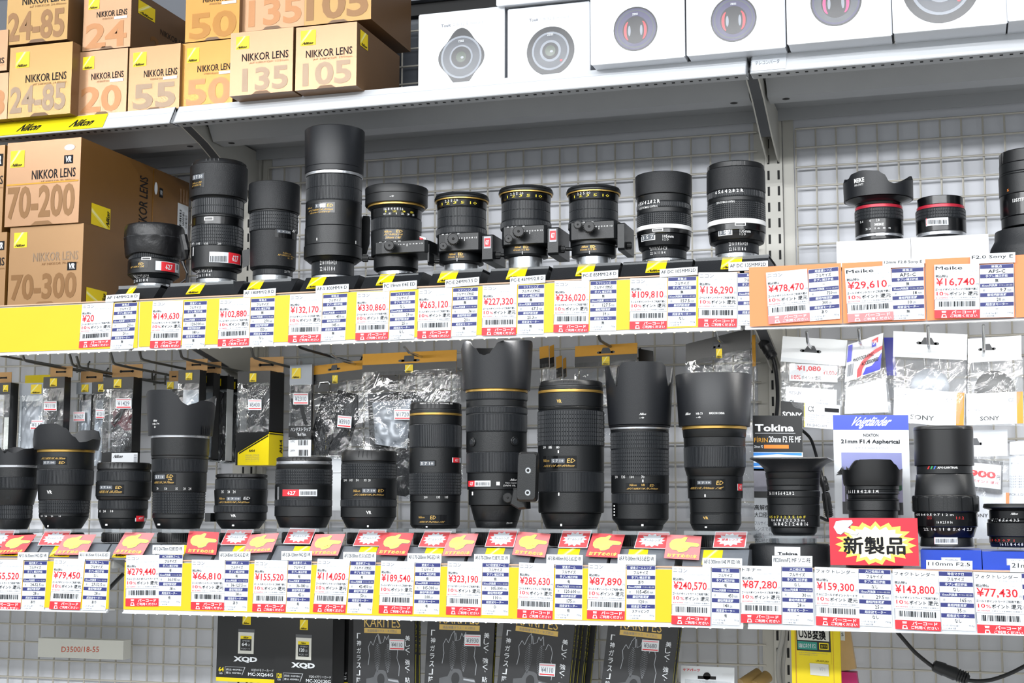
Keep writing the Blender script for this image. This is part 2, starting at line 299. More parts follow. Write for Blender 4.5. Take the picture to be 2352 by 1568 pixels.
# middle and lowest shelves
def low_shelf(i, z, yf, zb, zt, label, led, x0=None, x1=None):
    a, b = (XB[i]+.003 if x0 is None else x0), (XB[i+1]-.003 if x1 is None else x1)
    t = thing('steel_shelf', label, 'shelf', ((a+b)/2, 2.05, zb))
    g = G(); g.box((a, yf+.012, z-.012), (b, 2.244, z), 'white_steel'); part(g, 'deck', t)
    g = G(); g.prismX([(yf+.003, zt), (yf+.003, zb), (yf+.02, zb-.001), (yf+.02, zb+.001), (yf+.005, zb+.002), (yf+.005, zt)], a, b, 'white_steel')
    g.box((a, yf, zt-.0005), (b, yf+.014, zt+.0012), 'rail_beige'); part(g, 'price_rail', t)
    g = G(); g.prismX([(yf+.0005, zt-.004), (yf+.0005, zb), (yf-.003, zb-.0015), (yf-.003, zb-.003), (yf+.003, zb-.003), (yf+.0025, zt-.004)], a, b, 'rail_white'); part(g, 'rail_lip', t)
    if led:
        g = G(); x = a+.02
        while x < b-.01:
            g.lathe((x, yf-.0005, 0), [(.0001, zb-.0037), (.0009, zb-.0036), (.0014, zb-.003)], led, 10); x += .0175
        part(g, 'light_strip', t)
for i in range(3):
    low_shelf(i, 1.558, 1.877, 1.4838, 1.5565, f'white steel middle shelf with display lenses, {NT[i]} bay', 'led_warm' if i < 2 else None)
low_shelf(0, 1.176, 1.856, 1.1045, 1.1765, 'white steel lowest display shelf, short length at far left', None, x1=-1.172)
low_shelf(1, 1.176, 1.856, 1.1045, 1.1765, 'white steel lowest display shelf with telephoto lenses, middle bay', 'led_white', x0=-1.146)
low_shelf(2, 1.176, 1.856, 1.1045, 1.1765, 'white steel lowest display shelf with manual lenses, right bay', None)

# light strips under the shelf fronts; right bay one added to brighten its goods
for _x0, _x1, _y, _z, _p in ((-2.05, -1.17, 1.893, 1.4805, .55), (-1.14, -.27, 1.893, 1.4805, .60), (-.24, .63, 1.893, 1.4805, 1.5), (-1.14, -.27, 1.872, 1.1005, .25)):
    area('shelf_strip_and_fill_light', ((_x0+_x1)/2, _y, _z), _x1-_x0, .006, _p, (math.radians(35), 0, 0), (1, .98, .94))
# coloured strips in the rails
def strip(name, label, x0, x1, yf, z0, z1, m, lift=.0006):
    g = G(); g.box((x0, yf-lift-.0004, z0), (x1, yf-lift, z1), m); return solo(g, name, label, 'paper strip')
def X(px, py, Y): return at(px, py, Y)[0]
strip('yellow_strip', 'wide yellow paper strip filling the far left rail of the middle shelf', -1.62, X(318, 740, 1.877), 1.877, 1.4855, 1.5535, 'tag_yellow')
strip('yellow_strip', 'yellow paper strip behind the price cards of the middle shelf, middle bay', X(321, 740, 1.877), X(1606, 690, 1.877), 1.877, 1.4865, 1.5535, 'tag_yellow')
strip('yellow_strip', 'yellow paper strip behind the price cards at far left of the lowest shelf', -1.62, X(252, 1340, 1.856), 1.856, 1.107, 1.1735, 'tag_yellow')
strip('yellow_strip', 'yellow paper strip behind the price cards of the lowest shelf, middle bay', X(286, 1340, 1.856), X(1545, 1360, 1.856), 1.856, 1.107, 1.1735, 'tag_yellow')
for q, (x0, x1, l) in enumerate(((1722, 1934, 'first orange sheet behind the ¥478,470 price card'), (1936, 2126, 'orange sheet under the flower-hooded lens, second in its row'), (2128, 2330, 'orange sheet behind the last price card of the middle shelf'), (2332, 2450, 'orange sheet at the far right end of the middle shelf rail'))):
    strip('orange_sheet', l, X(x0, 690, 1.876), X(x1, 690, 1.876), 1.876, 1.4845, 1.5620, 'tag_orange', .0022-.0002*q)
# yellow maker strip stuck on the top left rail + small white label at the right junction
def railfr(x0, x1): return Fr((x0, 1.9873-.0008, 1.8789), (x1, 1.9873-.0008, 1.8789), (x0, 1.9721-.0008, 1.8525))
g = G(); f = railfr(-1.62, X(243, 282, 1.98)); f.rect(g, 0, 0, 1, 1, 'strip_yellow', 1)
W_ = f.w
for xa, xb in ((42, 103), (162, 224), (-80, -20)):
    u0, u1 = (X(xa, 290, 1.98)+1.62)/W_, (X(xb, 290, 1.98)+1.62)/W_; f.text(g, 'Nikon', u0, .30, u1, .80, 'ink', 3, .03, .3)
solo(g, 'brand_strip', 'bright yellow strip with two black slanted words on the top shelf rail', 'label strip')
g = G(); f = railfr(X(1727, 140, 1.98), X(1806, 140, 1.98)); f.rect(g, 0, 0, 1, .98, 'paper', 1); f.text(g, 'テレコンバータ', .1, .35, .8, .62, 'ink_grey', 3)
solo(g, 'shelf_label', 'small white shelf label in the top rail beside the right bracket', 'shelf label')
# ------------------------------------------------------------------ cartons
class Carton:
    def __init__(s, name, label, tl, tr, bl, Y, dep, m_front, m_side, group=None, yaw=0., m_top=None, zsnap=None):
        s.fr = frp(tl, tr, bl, Y); f = s.fr
        f.a = f.a*np.array([1, 0, 0]); f.a = np.array([np.linalg.norm(f.a), 0, 0]); f.b = np.array([0, 0, -abs(f.b[2])])
        if zsnap is not None: f.b = np.array([0, 0, zsnap-f.o[2]])
        if yaw:
            c, q = math.cos(yaw), math.sin(yaw); f.a = np.array([f.a[0]*c, f.a[0]*q, 0])
        s.back = np.array([-f.a[1], f.a[0], 0])/np.linalg.norm(f.a)*dep; f.w, f.h = np.linalg.norm(f.a), np.linalg.norm(f.b)
        f.n = -s.back/dep
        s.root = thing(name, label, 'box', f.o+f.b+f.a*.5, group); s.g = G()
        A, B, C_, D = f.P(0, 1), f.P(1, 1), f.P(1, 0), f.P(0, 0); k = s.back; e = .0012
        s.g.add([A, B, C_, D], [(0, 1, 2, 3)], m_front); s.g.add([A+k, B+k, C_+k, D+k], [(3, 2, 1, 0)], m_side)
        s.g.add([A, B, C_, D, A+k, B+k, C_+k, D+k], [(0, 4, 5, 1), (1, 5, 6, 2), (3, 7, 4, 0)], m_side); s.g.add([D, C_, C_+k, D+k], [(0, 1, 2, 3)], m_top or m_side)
        s.side = Fr(f.P(1, 0), f.P(1, 0)+k, f.P(1, 1)); s.side.n = f.a/f.w
        s.under = Fr(f.P(0, 1), f.P(1, 1), f.P(0, 1)+k)
    def edge(s, m, r=.0016):  # rounded board edges along the front outline
        f = s.fr; P = [f.P(0, 0), f.P(1, 0), f.P(1, 1), f.P(0, 1), f.P(0, 0)]; g = G()
        for a, b in zip(P[:-1], P[1:]): g.tube([a-f.n*r*.6, b-f.n*r*.6], r, m, 6)
        part(g, 'front_edge', s.root)
    def done(s, nm='carton_body'): part(s.g, nm, s.root); return s
def goldbox(label, tl, tr, bl, num, mf, mn, Y=None, z=None, dep=.15, lo=(.10, .06, .36, .33), name_row=(.26, .44, .95, .54), nrow=(.05, .60, .95, .93), vr=None, flap=True, white=False, sidelogo=None, side=None, ms='gold_dark', ink='ink'):
    if Y is None: Y = 1.98
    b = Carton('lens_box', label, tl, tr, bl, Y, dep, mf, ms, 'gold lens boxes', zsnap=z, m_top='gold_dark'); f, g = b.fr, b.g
    if lo: f.logo(g, *lo)
    if name_row:
        x0, y0, x1, y1 = name_row; f.text(g, 'NIKKOR LENS', x0, y0, x1, y1, ink, 2, .01); f.text(g, f'AF NIKKOR {num}mm', x0+.12, y1+.02, x1-(.28 if white else 0), y1+.05, 'num_brown', 2)
        if white: f.rect(g, x1-.27, y1+.015, x1, y1+.06, 'paper', 3)
    if nrow: f.text(g, num, *nrow, mn, 2, .03, 0, 3)
    if vr: f.rect(g, *vr, 'ink', 2); x0, y0, x1, y1 = vr; f.text(g, 'VR', x0+(x1-x0)*.12, y0+(y1-y0)*.15, x1-(x1-x0)*.08, y1-(y1-y0)*.15, 'paper', 3, .04, .1)
    if sidelogo: b.side.logo(g, *sidelogo[:4], rot=len(sidelogo) > 4)
    if side: side(b.side, g)
    b.done()
    if flap:
        h = G(); q = [f.P(x, y, 2) for x, y in ((.36, 1), (.42, .955), (.60, .955), (.66, 1))]; h.hexa([p for p in q]+[p-f.n*.0008 for p in q], ms); part(h, 'tuck_flap', b.root)
    return b
ZT = 1.8785
def yb(x, y, z=ZT): return atZ(x, y, z)[1]
goldbox('gold lens box printed 24-85 lying on a twin box, top left', (20, -58), (160, -70), (20, 104), '24-85', 'gold_ochre', 'num_tan', Y=1.968, lo=None, name_row=(.25, .35, .96, .46), nrow=(.02, .55, .95, .96))
b0 = goldbox('lower gold lens box with 24-85 faded in glare, on top shelf rail', (24, 110), (167, 101), (23, 268), '24-85', 'gold_ochre', 'num_grey', Y=1.966, z=ZT, lo=(.10, .08, .32, .30), name_row=(.27, .41, .92, .52), nrow=(.03, .56, .92, .94))
goldbox('pinkish gold lens box with large 24, on the box marked 20', (194, -16), (303, -26), (190, 118), '24', 'gold_pink', 'num_orange', Y=1.99, dep=.20, lo=(.10, .10, .33, .30), name_row=(.28, .35, .92, .45), nrow=(.06, .54, .92, .97), white=True, sidelogo=(.10, .13, .36, .36), side=lambda s, g: (s.text(g, 'NIKKOR LENS', .45, .40, .92, .50, 'ink', 2), s.text(g, '24', .3, .6, .6, .93, 'num_brown', 2, .03), s.rect(g, .72, .62, .92, .68, 'paper', 3)))
goldbox('gold lens box marked 20, under the pinkish box marked 24', (180.5, 121), (294, 111), (175.5, 261), '20', 'gold_pink', 'num_orange', Y=1.988, z=ZT, lo=(.10, .08, .33, .28), name_row=(.28, .35, .93, .45), nrow=(.08, .55, .90, .96), white=True)
goldbox('tan gold lens box marked 55 with bulging lid, at the rail joint', (298, 111), (415, 101), (293, 252), '55', 'gold_tan', 'num_grey', Y=1.99, z=ZT, lo=(.08, .08, .34, .30), name_row=(.30, .37, .95, .48), nrow=(.10, .58, .93, .97), white=True)
goldbox('amber gold lens box marked 50, standing on the shelf under its twin', (419, 101), (537, 92), (414, 243), '50', 'gold_amber', 'num_orange', Y=1.997, z=ZT, lo=(.10, .08, .34, .30), name_row=(.31, .36, 1, .46), nrow=(.10, .56, .97, .97), white=True)
goldbox('amber gold lens box with large 50, upper of two', (428.6, -42), (552, -53), (428.6, 97.6), '50', 'gold_amber', 'num_amber', Y=2.0, lo=None, name_row=(.32, .29, .94, .38), nrow=(.08, .54, .95, .97), white=True)
goldbox('pale gold lens box with large 135, behind the front pair', (553, -72), (701, -84), (553, 74), '135', 'gold_pink', 'num_orange', Y=2.01, lo=None, name_row=(.30, .30, .95, .40), nrow=(.14, .52, .96, .94))
goldbox('gold lens box with 105 in big brown numerals, at the stack edge', (701, -72), (853.6, -84), (701, 59), '105', 'gold_ochre', 'num_tan', Y=2.0, dep=.17, lo=None, name_row=None, nrow=(.03, .40, .96, .93))
goldbox('pinkish gold box with name but faded 135, overhanging the top shelf', (530.5, 76.7), (674, 66.7), (528.6, 224), '135', 'gold_pink', 'num_grey', Y=1.954, z=ZT, lo=(.09, .07, .30, .27), name_row=(.19, .35, .93, .47), nrow=(.20, .58, .93, .95))
goldbox('pinkish gold box beside the bare shelf end, deep side with yellow logo', (680.5, 64), (820, 57), (674, 211), '105', 'gold_pink', 'num_grey', Y=1.955, z=ZT, dep=.175, lo=(.08, .06, .33, .30), name_row=(.17, .38, .93, .50), nrow=(.12, .58, .92, .95), sidelogo=(.07, .08, .24, .33), side=lambda s, g: s.text(g, 'NIKKOR LENS', .62, .72, .97, .80, 'ink', 2))
goldbox('gold box cut off by the left picture edge, upper one on top shelf', (-130, 84), (19, 72), (-132, 176), '24', 'gold_pink', 'num_orange', Y=1.966, lo=None, name_row=(.25, .68, .96, .82), nrow=None, flap=False)
goldbox('gold box cut off by the left picture edge, lower one on top shelf', (-130, 181), (20, 170), (-132, 281), '28', 'gold_pink', 'num_orange', Y=1.966, z=ZT, lo=None, name_row=None, nrow=(.55, .36, .96, .9), flap=False)
# big boxes at the left of the middle shelf
ZB = 1.5590
def side70(s, g):
    f = s; v = Fr(f.P(.50, .93), f.P(.50, .16), f.P(.62, .93)); v.text(g, 'NIKKOR LENS', 0, .1, 1, .75, 'ink', 2, .01)
    f.rect(g, .635, .02, .645, 1, 'num_amber', 2); f.disc(g, .665, .25, .015, .08, 'paper', 3, 20); f.rect(g, .70, .22, .735, .34, 'ink', 2); f.text(g, 'VR', .705, .25, .73, .31, 'paper', 3)
    f.rect(g, .885, .32, .995, .80, 'paper', 2); f.bars(g, .905, .40, .925, .72, 'ink', 3, 18, 3, True); f.bars(g, .935, .42, .955, .60, 'ink', 3, 14, 4, True); f.bars(g, .965, .45, .985, .62, 'ink', 3, 14, 5, True)
    for q in range(3): f.rect(g, .905+q*.03, .12, .922+q*.03, .30, 'gold_pink', 2)
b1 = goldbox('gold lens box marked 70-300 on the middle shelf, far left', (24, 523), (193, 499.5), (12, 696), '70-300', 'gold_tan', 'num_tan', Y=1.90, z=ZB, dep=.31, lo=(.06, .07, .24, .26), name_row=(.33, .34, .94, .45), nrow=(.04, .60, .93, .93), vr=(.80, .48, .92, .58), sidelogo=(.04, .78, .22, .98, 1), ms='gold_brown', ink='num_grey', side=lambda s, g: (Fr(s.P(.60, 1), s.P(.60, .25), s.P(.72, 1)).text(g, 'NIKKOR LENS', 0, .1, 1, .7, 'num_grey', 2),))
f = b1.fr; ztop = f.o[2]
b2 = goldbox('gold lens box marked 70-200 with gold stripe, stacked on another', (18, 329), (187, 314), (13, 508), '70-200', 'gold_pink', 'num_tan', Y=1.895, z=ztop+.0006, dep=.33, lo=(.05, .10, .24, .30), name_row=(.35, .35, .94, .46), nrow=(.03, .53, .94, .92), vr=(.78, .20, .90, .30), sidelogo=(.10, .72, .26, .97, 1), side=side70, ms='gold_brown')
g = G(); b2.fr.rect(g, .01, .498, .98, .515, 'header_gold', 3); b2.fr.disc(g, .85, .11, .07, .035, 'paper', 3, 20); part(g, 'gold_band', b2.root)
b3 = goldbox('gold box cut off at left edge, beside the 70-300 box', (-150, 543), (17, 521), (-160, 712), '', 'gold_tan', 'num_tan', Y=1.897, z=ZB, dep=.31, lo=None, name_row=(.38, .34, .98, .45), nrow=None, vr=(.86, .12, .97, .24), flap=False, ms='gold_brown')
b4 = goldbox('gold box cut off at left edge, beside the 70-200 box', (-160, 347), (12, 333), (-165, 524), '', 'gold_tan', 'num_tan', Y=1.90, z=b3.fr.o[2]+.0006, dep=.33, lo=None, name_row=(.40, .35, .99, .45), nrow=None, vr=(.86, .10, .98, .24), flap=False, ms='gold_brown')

# white cartons with round lens pictures
def lenspic(f, g, cx, cy, rx, ry, style, ring='lens_photo_red', word='ZEISS'):
    if style == 'hood':
        n = 80; pts = []
        for i in range(n):
            w = 2*math.pi*i/n; k = 1+.10*math.cos(4*w)*(1 if True else 0)+.02*math.cos(2*w); pts.append((cx+rx*k*math.sin(w)*.93, cy-ry*k*math.cos(w)*1.08))
        f.poly(g, pts, 'lens_photo_dark', 1); f.disc(g, cx, cy, rx*.88, ry*.88, 'lens_photo_grey', 2); f.disc(g, cx, cy, rx*.80, ry*.80, 'lens_photo_mid', 3); f.disc(g, cx, cy, rx*.50, ry*.50, 'lens_photo_grey', 4); f.disc(g, cx, cy, rx*.43, ry*.43, 'lens_photo_dark', 5)
    elif style == 'ring':
        f.disc(g, cx, cy, rx, ry, 'lens_photo_dark', 1); f.disc(g, cx, cy, rx*.78, ry*.78, 'lens_photo_grey', 2); f.disc(g, cx, cy, rx*.70, ry*.70, 'lens_photo_mid', 3); f.disc(g, cx, cy, rx*.44, ry*.44, 'lens_photo_grey', 4); f.disc(g, cx, cy, rx*.34, ry*.34, 'lens_photo_dark', 5); f.disc(g, cx+rx*.45, cy+ry*.42, rx*.05, ry*.05, 'lens_photo_red', 5, 12)
    else:
        f.disc(g, cx, cy, rx, ry, 'lens_photo_dark', 1); f.disc(g, cx, cy, rx*.93, ry*.93, 'lens_photo_violet', 2); f.disc(g, cx, cy, rx*.86, ry*.86, 'lens_photo_mid', 3); f.disc(g, cx, cy, rx*.80, ry*.80, 'lens_photo_violet' if ring != 'lens_photo_pink' else 'lens_photo_mid', 4); f.disc(g, cx, cy+ry*.05, rx*.58, ry*.62, 'lens_photo_dark', 5)
        for sg in (-1, 1):
            pts = [(cx+sg*rx*(.30+.22*math.cos(w)), cy+ry*.08+ry*.42*math.sin(w)) for w in np.linspace(-1.4, 1.4, 14)]+[(cx+sg*rx*(.30+.10*math.cos(w)), cy+ry*.08+ry*.38*math.sin(w)) for w in np.linspace(1.4, -1.4, 14)]
            f.poly(g, pts, ring, 6); f.disc(g, cx+sg*rx*.27, cy+ry*.08, rx*.06, ry*.24, 'lens_photo_grey', 6, 20)
    if style != 'coat': f.disc(g, cx, cy, rx*.22, ry*.22, 'lens_photo_glass', 6, 24); f.disc(g, cx+rx*.05, cy+ry*.03, rx*.07, ry*.05, 'paper_grey', 7, 16)
    f.text(g, word, cx-rx*.13, cy-ry*.70, cx+rx*.13, cy-ry*.61, 'paper', 8, .02)
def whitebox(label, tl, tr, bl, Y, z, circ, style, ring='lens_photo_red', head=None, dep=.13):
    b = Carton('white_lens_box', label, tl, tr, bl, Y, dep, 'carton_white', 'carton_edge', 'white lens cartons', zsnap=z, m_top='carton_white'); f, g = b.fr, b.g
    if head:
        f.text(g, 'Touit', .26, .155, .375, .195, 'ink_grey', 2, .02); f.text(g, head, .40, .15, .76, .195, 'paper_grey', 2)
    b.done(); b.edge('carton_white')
    if circ:
        h = G(); cx, cy, r = circ; P0 = np.array(proj(f.P(0, 0))); 
        c = at(cx, cy, Y); u = (c-f.o)[0]/f.w; v = (c-f.o)[2]/f.b[2]; rr = r*depth(c)/FPX
        lenspic(f, h, u, v, rr/f.w*.98, rr/f.h, style, ring); part(h, 'lens_picture', b.root, 'round printed lens picture')
    return b
whitebox('white carton with flower-hooded lens picture, first from the gold boxes', (964, 36), (1157, 22), (962, 199), 1.995, ZT, (1059.5, 131, 57), 'hood', head='2.8/12 E-mount')
whitebox('white carton with grey ringed lens picture, second from the gold boxes', (1168, 23.5), (1353, 4), (1170, 182), 1.997, ZT, (1264.5, 117, 58), 'ring', head='1.8/32 E-mount')
whitebox('white carton lying across the first two white cartons, mostly out of frame', (1142, -120), (1352, -135), (1143, 12), 1.985, None, None, '')
whitebox('white carton with violet lens picture and two red reflections', (1358, -46), (1569, -62), (1358, 155), 1.957, ZT, (1459.5, 66.5, 52.5), 'coat')
whitebox('white carton with grey lens picture and two red reflections, above the shelf label', (1577, -62), (1799, -80), (1576, 133), 1.955, ZT, (1685, 44, 54), 'coat')
whitebox('white carton with pink reflections in its lens picture', (1806, -100), (2041, -120), (1805, 108), 1.945, ZT, (1920, 3, 59), 'coat', 'lens_photo_pink')
whitebox('white carton with large lens picture cut by the top edge', (2047, -140), (2304, -160), (2046, 76), 1.938, ZT, (2161, -32, 88), 'ring')
whitebox('white carton at the far right end of the top shelf', (2309, -160), (2520, -176), (2309, 37.5), 1.93, ZT, None, '')
# white boxes used as plinths on the middle shelf
b = Carton('white_plinth_box', 'white plinth box under the flower-hooded lens, right bay', (1921, 555), (2091, 546), (1922, 622), 1.905, .12, 'carton_white', 'carton_edge', 'white plinth boxes', zsnap=ZB, m_top='carton_white'); b.done(); ZP1 = b.fr.o[2]
b = Carton('white_plinth_box', 'white plinth box under the short red-ringed lens, right bay', (2092, 546), (2270, 539), (2092, 612), 1.905, .12, 'carton_white', 'carton_edge', 'white plinth boxes', zsnap=ZB, m_top='carton_white'); b.done(); ZP2 = b.fr.o[2]
# ------------------------------------------------------------------ display lenses (built as turned profiles with real grip ribs)
SEG = 96
class Lens:
    def __init__(s, label, cx, y0, Y, bands, name='camera_lens', cat='camera lens', z0=None, group=None):
        s.base = at(cx, y0, Y); s.x, s.y = s.base[0], s.base[1]; s.cx = cx
        s.L = math.hypot(s.x, s.y); s.dir = np.array([-s.x, -s.y])/s.L; s.ang = math.atan2(s.dir[1], s.dir[0])
        s.rows = []; yp = y0
        for bd in bands:
            kind, yt, h0 = bd[0], bd[1], bd[2]; h1 = bd[3] if len(bd) > 3 and bd[3] is not None else h0; opt = bd[-1] if isinstance(bd[-1], dict) else {}
            s.rows.append([kind, yp, yt, h0, h1, opt]); yp = yt
        z = z0
        for r in s.rows:
            r0, r1 = s.rad(r[3], r[1]), s.rad(r[4], r[2]); za = s.zf(r[1], r0) if z is None else z; zb = s.zf(r[2], r1); r += [r0, r1, za, zb]; z = zb
        s.zb = s.rows[0][8]; s.root = thing(name, label, cat, (s.x, s.y, s.zb), group); s.text = G()
        s.build()
    def cxa(s, y):  # picture x of the axis at picture height y
        return s.cx+(s.cx-1226)/29000.*(y-s.rows[0][1]) if hasattr(s, 'rows') and s.rows else s.cx
    def zf(s, y, r, x=None):
        d = ray(s.cxa(y) if x is None else x, y); return CAMP[2]+(s.L-r)*d[2]/math.hypot(d[0], d[1])
    def rad(s, hw, y):
        p = at(s.cxa(y), y, s.y); th = math.atan2(s.cx-CX0, FPX); return hw*depth(p)*math.cos(th)/FPX
    def pt(s, r, phi, z):  # phi: 0 towards the camera, positive to the picture's right
        w = s.ang+phi; return (s.x+r*math.cos(w), s.y+r*math.sin(w), z)
    def rz(s, z):
        for r in s.rows:
            if r[8]-1e-6 <= z <= r[9]+1e-6:
                t = (z-r[8])/max(1e-9, r[9]-r[8]); return r[6]+(r[7]-r[6])*t
        return s.rows[-1][7]
    def hit(s, x, y):  # ray against the turned body: returns phi, z
        d = ray(x, y); r = .04; z = 0
        for _ in range(6):
            a = d[0]**2+d[1]**2; b = -2*(d[0]*s.x+d[1]*s.y); c = s.x**2+s.y**2-r*r; q = b*b-4*a*c
            t = (-b-math.sqrt(max(q, 0)))/(2*a); p = CAMP+d*t; z = p[2]; r = s.rz(z)
        return (math.atan2(p[1]-s.y, p[0]-s.x)-s.ang+math.pi) % (2*math.pi)-math.pi, z
    def build(s):
        core = []; g = G(); c = (s.x, s.y)
        for kind, ya, yt, h0, h1, opt, r0, r1, za, zb in s.rows:
            e = min(.0007, (zb-za)*.25)
            if kind in ('b', 'g', 'c'): core.append(([(r0-e, za), (r0, za+e), (r1, zb-e), (r1-e, zb)], {'b': 'barrel_black', 'g': 'barrel_gloss', 'c': 'crinkle_black'}[kind]))
            elif kind in ('petal', 'hood', 'cap'): core.append(([(r0-.006, za-.0001), (r0-.006, za+.0006)], 'barrel_black'))
            else: core.append(([(r0-.0016, za), (r1-.0016, zb)], 'barrel_black'))
            if kind in ('rib', 'knurl', 'waf'): s.grip(kind, r0, r1, za, zb, opt)
            elif kind.startswith('ring_') or kind == 'mount':
                h = G(); m = 'mount_metal' if kind == 'mount' else kind
                h.lathe(c, [(r0-.003, za), (r0-e*.5, za), (r0, za+e*.5), (r1, zb-e*.5), (r1-e*.5, zb), (r1-.003, zb)], m, SEG); part(h, 'mount_ring' if kind == 'mount' else kind.replace('ring_', '')+'_ring', s.root)
            elif kind == 'cap':
                h = G(); h.lathe(c, [(r0-.003, za), (r0-e, za), (r0, za+e), (r1, zb-e*2), (r1-e*2, zb), (r1*.8, zb+.0002), (.0001, zb+.0002)], 'cap_black', SEG)
                n = 40
                for i in range(n):
                    if i % 10 < 4: w = 2*math.pi*i/n; h.box((s.x+r1*math.cos(w)-.0008, s.y+r1*math.sin(w)-.0008, za+.001), (s.x+r1*math.cos(w)+.0008, s.y+r1*math.sin(w)+.0008, zb-.0015), 'cap_black')
                part(h, 'lens_cap', s.root)
            elif kind == 'hood':
                h = G(); t = .0016
                pr = [(r0-.004, za), (r0-e, za), (r0, za+e)]
                if opt.get('band'): zz = zb-(zb-za)*(1-opt['band']); pr += [(r0, zz-.0005), (r0-.0005, zz), (r0, zz+.0005)]
                pr += [(r1, zb-e*2), (r1-e, zb-e*.5), (r1-t, zb), (r1-t-.0005, zb-.001), (r0-t-.0005, za+.004), (.0001, za+.004)]
                h.lathe(c, pr, opt.get('m', 'hood_black'), SEG); part(h, 'lens_hood', s.root)
            elif kind == 'petal': s.petal(r0, r1, za, zb, opt)
        prof = []; 
        i = 0
        zt = s.rows[-1][9] if s.rows[-1][0] not in ('petal', 'hood', 'cap') else s.rows[-1][8]
        # one turned body, material changes per band
        first = core[0][0][0]; g.lathe(c, [(.0001, first[1]), first], core[0][1], SEG)
        prev = None
        for pts, m in core:
            if prev is not None: g.lathe(c, [prev, pts[0]], m, SEG)
            g.lathe(c, pts, m, SEG); prev = pts[-1]
        g.lathe(c, [prev, (.0001, prev[1])], 'cap_black', SEG)
        s.body = g
    def grip(s, kind, r0, r1, za, zb, opt):
        h = G(); c = (s.x, s.y); d = .0009 if kind != 'knurl' else .0006; pitch = opt.get('p', .0031 if kind == 'waf' else (.0021 if kind == 'rib' else .0014))
        n = max(24, int(2*math.pi*r0/pitch)); rows = opt.get('n', 1); b = .0008
        h.lathe(c, [(r0-.003, za), (r0-.0006, za), (r0-.0003, za+b), (r0-d, za+b), (r1-d, zb-b), (r1-.0003, zb-b), (r1-.0006, zb), (r1-.003, zb)], 'rubber_black', SEG)
        gz = (zb-za-2*b)/rows; fill = .62
        for i in range(n):
            w = 2*math.pi*i/n; dw = math.pi*fill/n
            if math.cos(w-s.ang) < -.35: continue
            for k in range(rows):
                a, e = za+b+gz*k+.00025, za+b+gz*(k+1)-.00025; q = []
                for z in (a, e):
                    r = r0+(r1-r0)*(z-za)/(zb-za)
                    q += [(r-d, w-dw*1.15, z-.0002 if z == a else z+.0002), (r-d, w+dw*1.15, z-.0002 if z == a else z+.0002)]
                for z in (a+.0004, e-.0004):
                    r = r0+(r1-r0)*(z-za)/(zb-za); q += [(r, w-dw*.7, z), (r, w+dw*.7, z)]
                P = [(s.x+r*math.cos(v), s.y+r*math.sin(v), z) for r, v, z in q]
                h.add(P, [(4, 5, 7, 6), (0, 1, 5, 4), (1, 3, 7, 5), (3, 2, 6, 7), (2, 0, 4, 6)], 'rubber_black')
        part(h, 'grip_ring', s.root)
    def petal(s, r0, r1, za, zb, opt):
        """flower hood: opt['pts'] = list of (picture x or angle in degrees as 'a', picture y) for the rim."""
        ctrl = []
        for px, py in opt['pts']:
            if isinstance(px, str): phi = math.radians(float(px[1:])); x = s.cxa(py)+opt['hw']*math.sin(phi)
            else: x = px; phi = math.asin(max(-1, min(1, (px-s.cxa(py))/opt['hw'])))
            d = ray(x, py); q = s.L-r1*math.cos(phi); ctrl.append((phi, CAMP[2]+q*d[2]/math.hypot(d[0], d[1])))
        ctrl.sort(); ctrl = [(ctrl[-1][0]-2*math.pi, ctrl[-1][1])]+ctrl+[(ctrl[0][0]+2*math.pi, ctrl[0][1])]
        def top(phi):
            phi = (phi+math.pi) % (2*math.pi)-math.pi
            for (a, u), (b, v) in zip(ctrl[:-1], ctrl[1:]):
                if a <= phi <= b:
                    t = (phi-a)/max(1e-9, b-a); t = t*t*(3-2*t); return u+(v-u)*t
            return ctrl[0][1]
        N = 160; M = 8; h = G(); t = .0018; zm = max(z for _, z in ctrl); vs = []; 
        for i in range(N):
            phi = -math.pi+2*math.pi*i/N; zt = top(phi)
            for j in range(M+1):
                z = za+(zt-za)*j/M; f = (z-za)/(zm-za); f = f**opt.get('exp', 1.); r = r0+(r1-r0)*f; vs.append(s.pt(r, phi, z))
            for j in range(M+1):
                z = zt-(zt-za-.002)*j/M; f = max(0, (z-za)/(zm-za))**opt.get('exp', 1.); r = r0+(r1-r0)*f-t; vs.append(s.pt(r, phi, z-(.0004 if j == 0 else 0)))
        K = 2*(M+1)
        h.add(vs, [(i*K+j, ((i+1) % N)*K+j, ((i+1) % N)*K+j+1, i*K+j+1) for i in range(N) for j in range(K-1)], opt.get('m', 'hood_black'), True)
        h.lathe((s.x, s.y), [(r0-.006, za), (r0-.0005, za)], 'hood_black', SEG); h.lathe((s.x, s.y), [(r0-.002, za+.003), (.0001, za+.003)], 'hood_inner', SEG)
        part(h, 'lens_hood', s.root)
    # markings on the turned surface
    def t(s, txt, x0, y0, x1, y1, m='mark_white', g=None, bold=0., shear=0., lift=.00025):
        g = g or s.text; ym = (y0+y1)/2; p0, z0 = s.hit(x0, ym); p1, z1 = s.hit(x1, ym); z = (z0+z1)/2; hgt = abs(y1-y0)*depth((s.x, s.y, z))/FPX
        v, fs, _ = glyphs(txt, bold, 1); g.add([s.pt(s.rz(z+(q[1]-.5)*hgt)+lift, p0+(p1-p0)*((q[0]+shear*q[1])/(1+shear)), z+(q[1]-.5)*hgt) for q in v], fs, m); return s
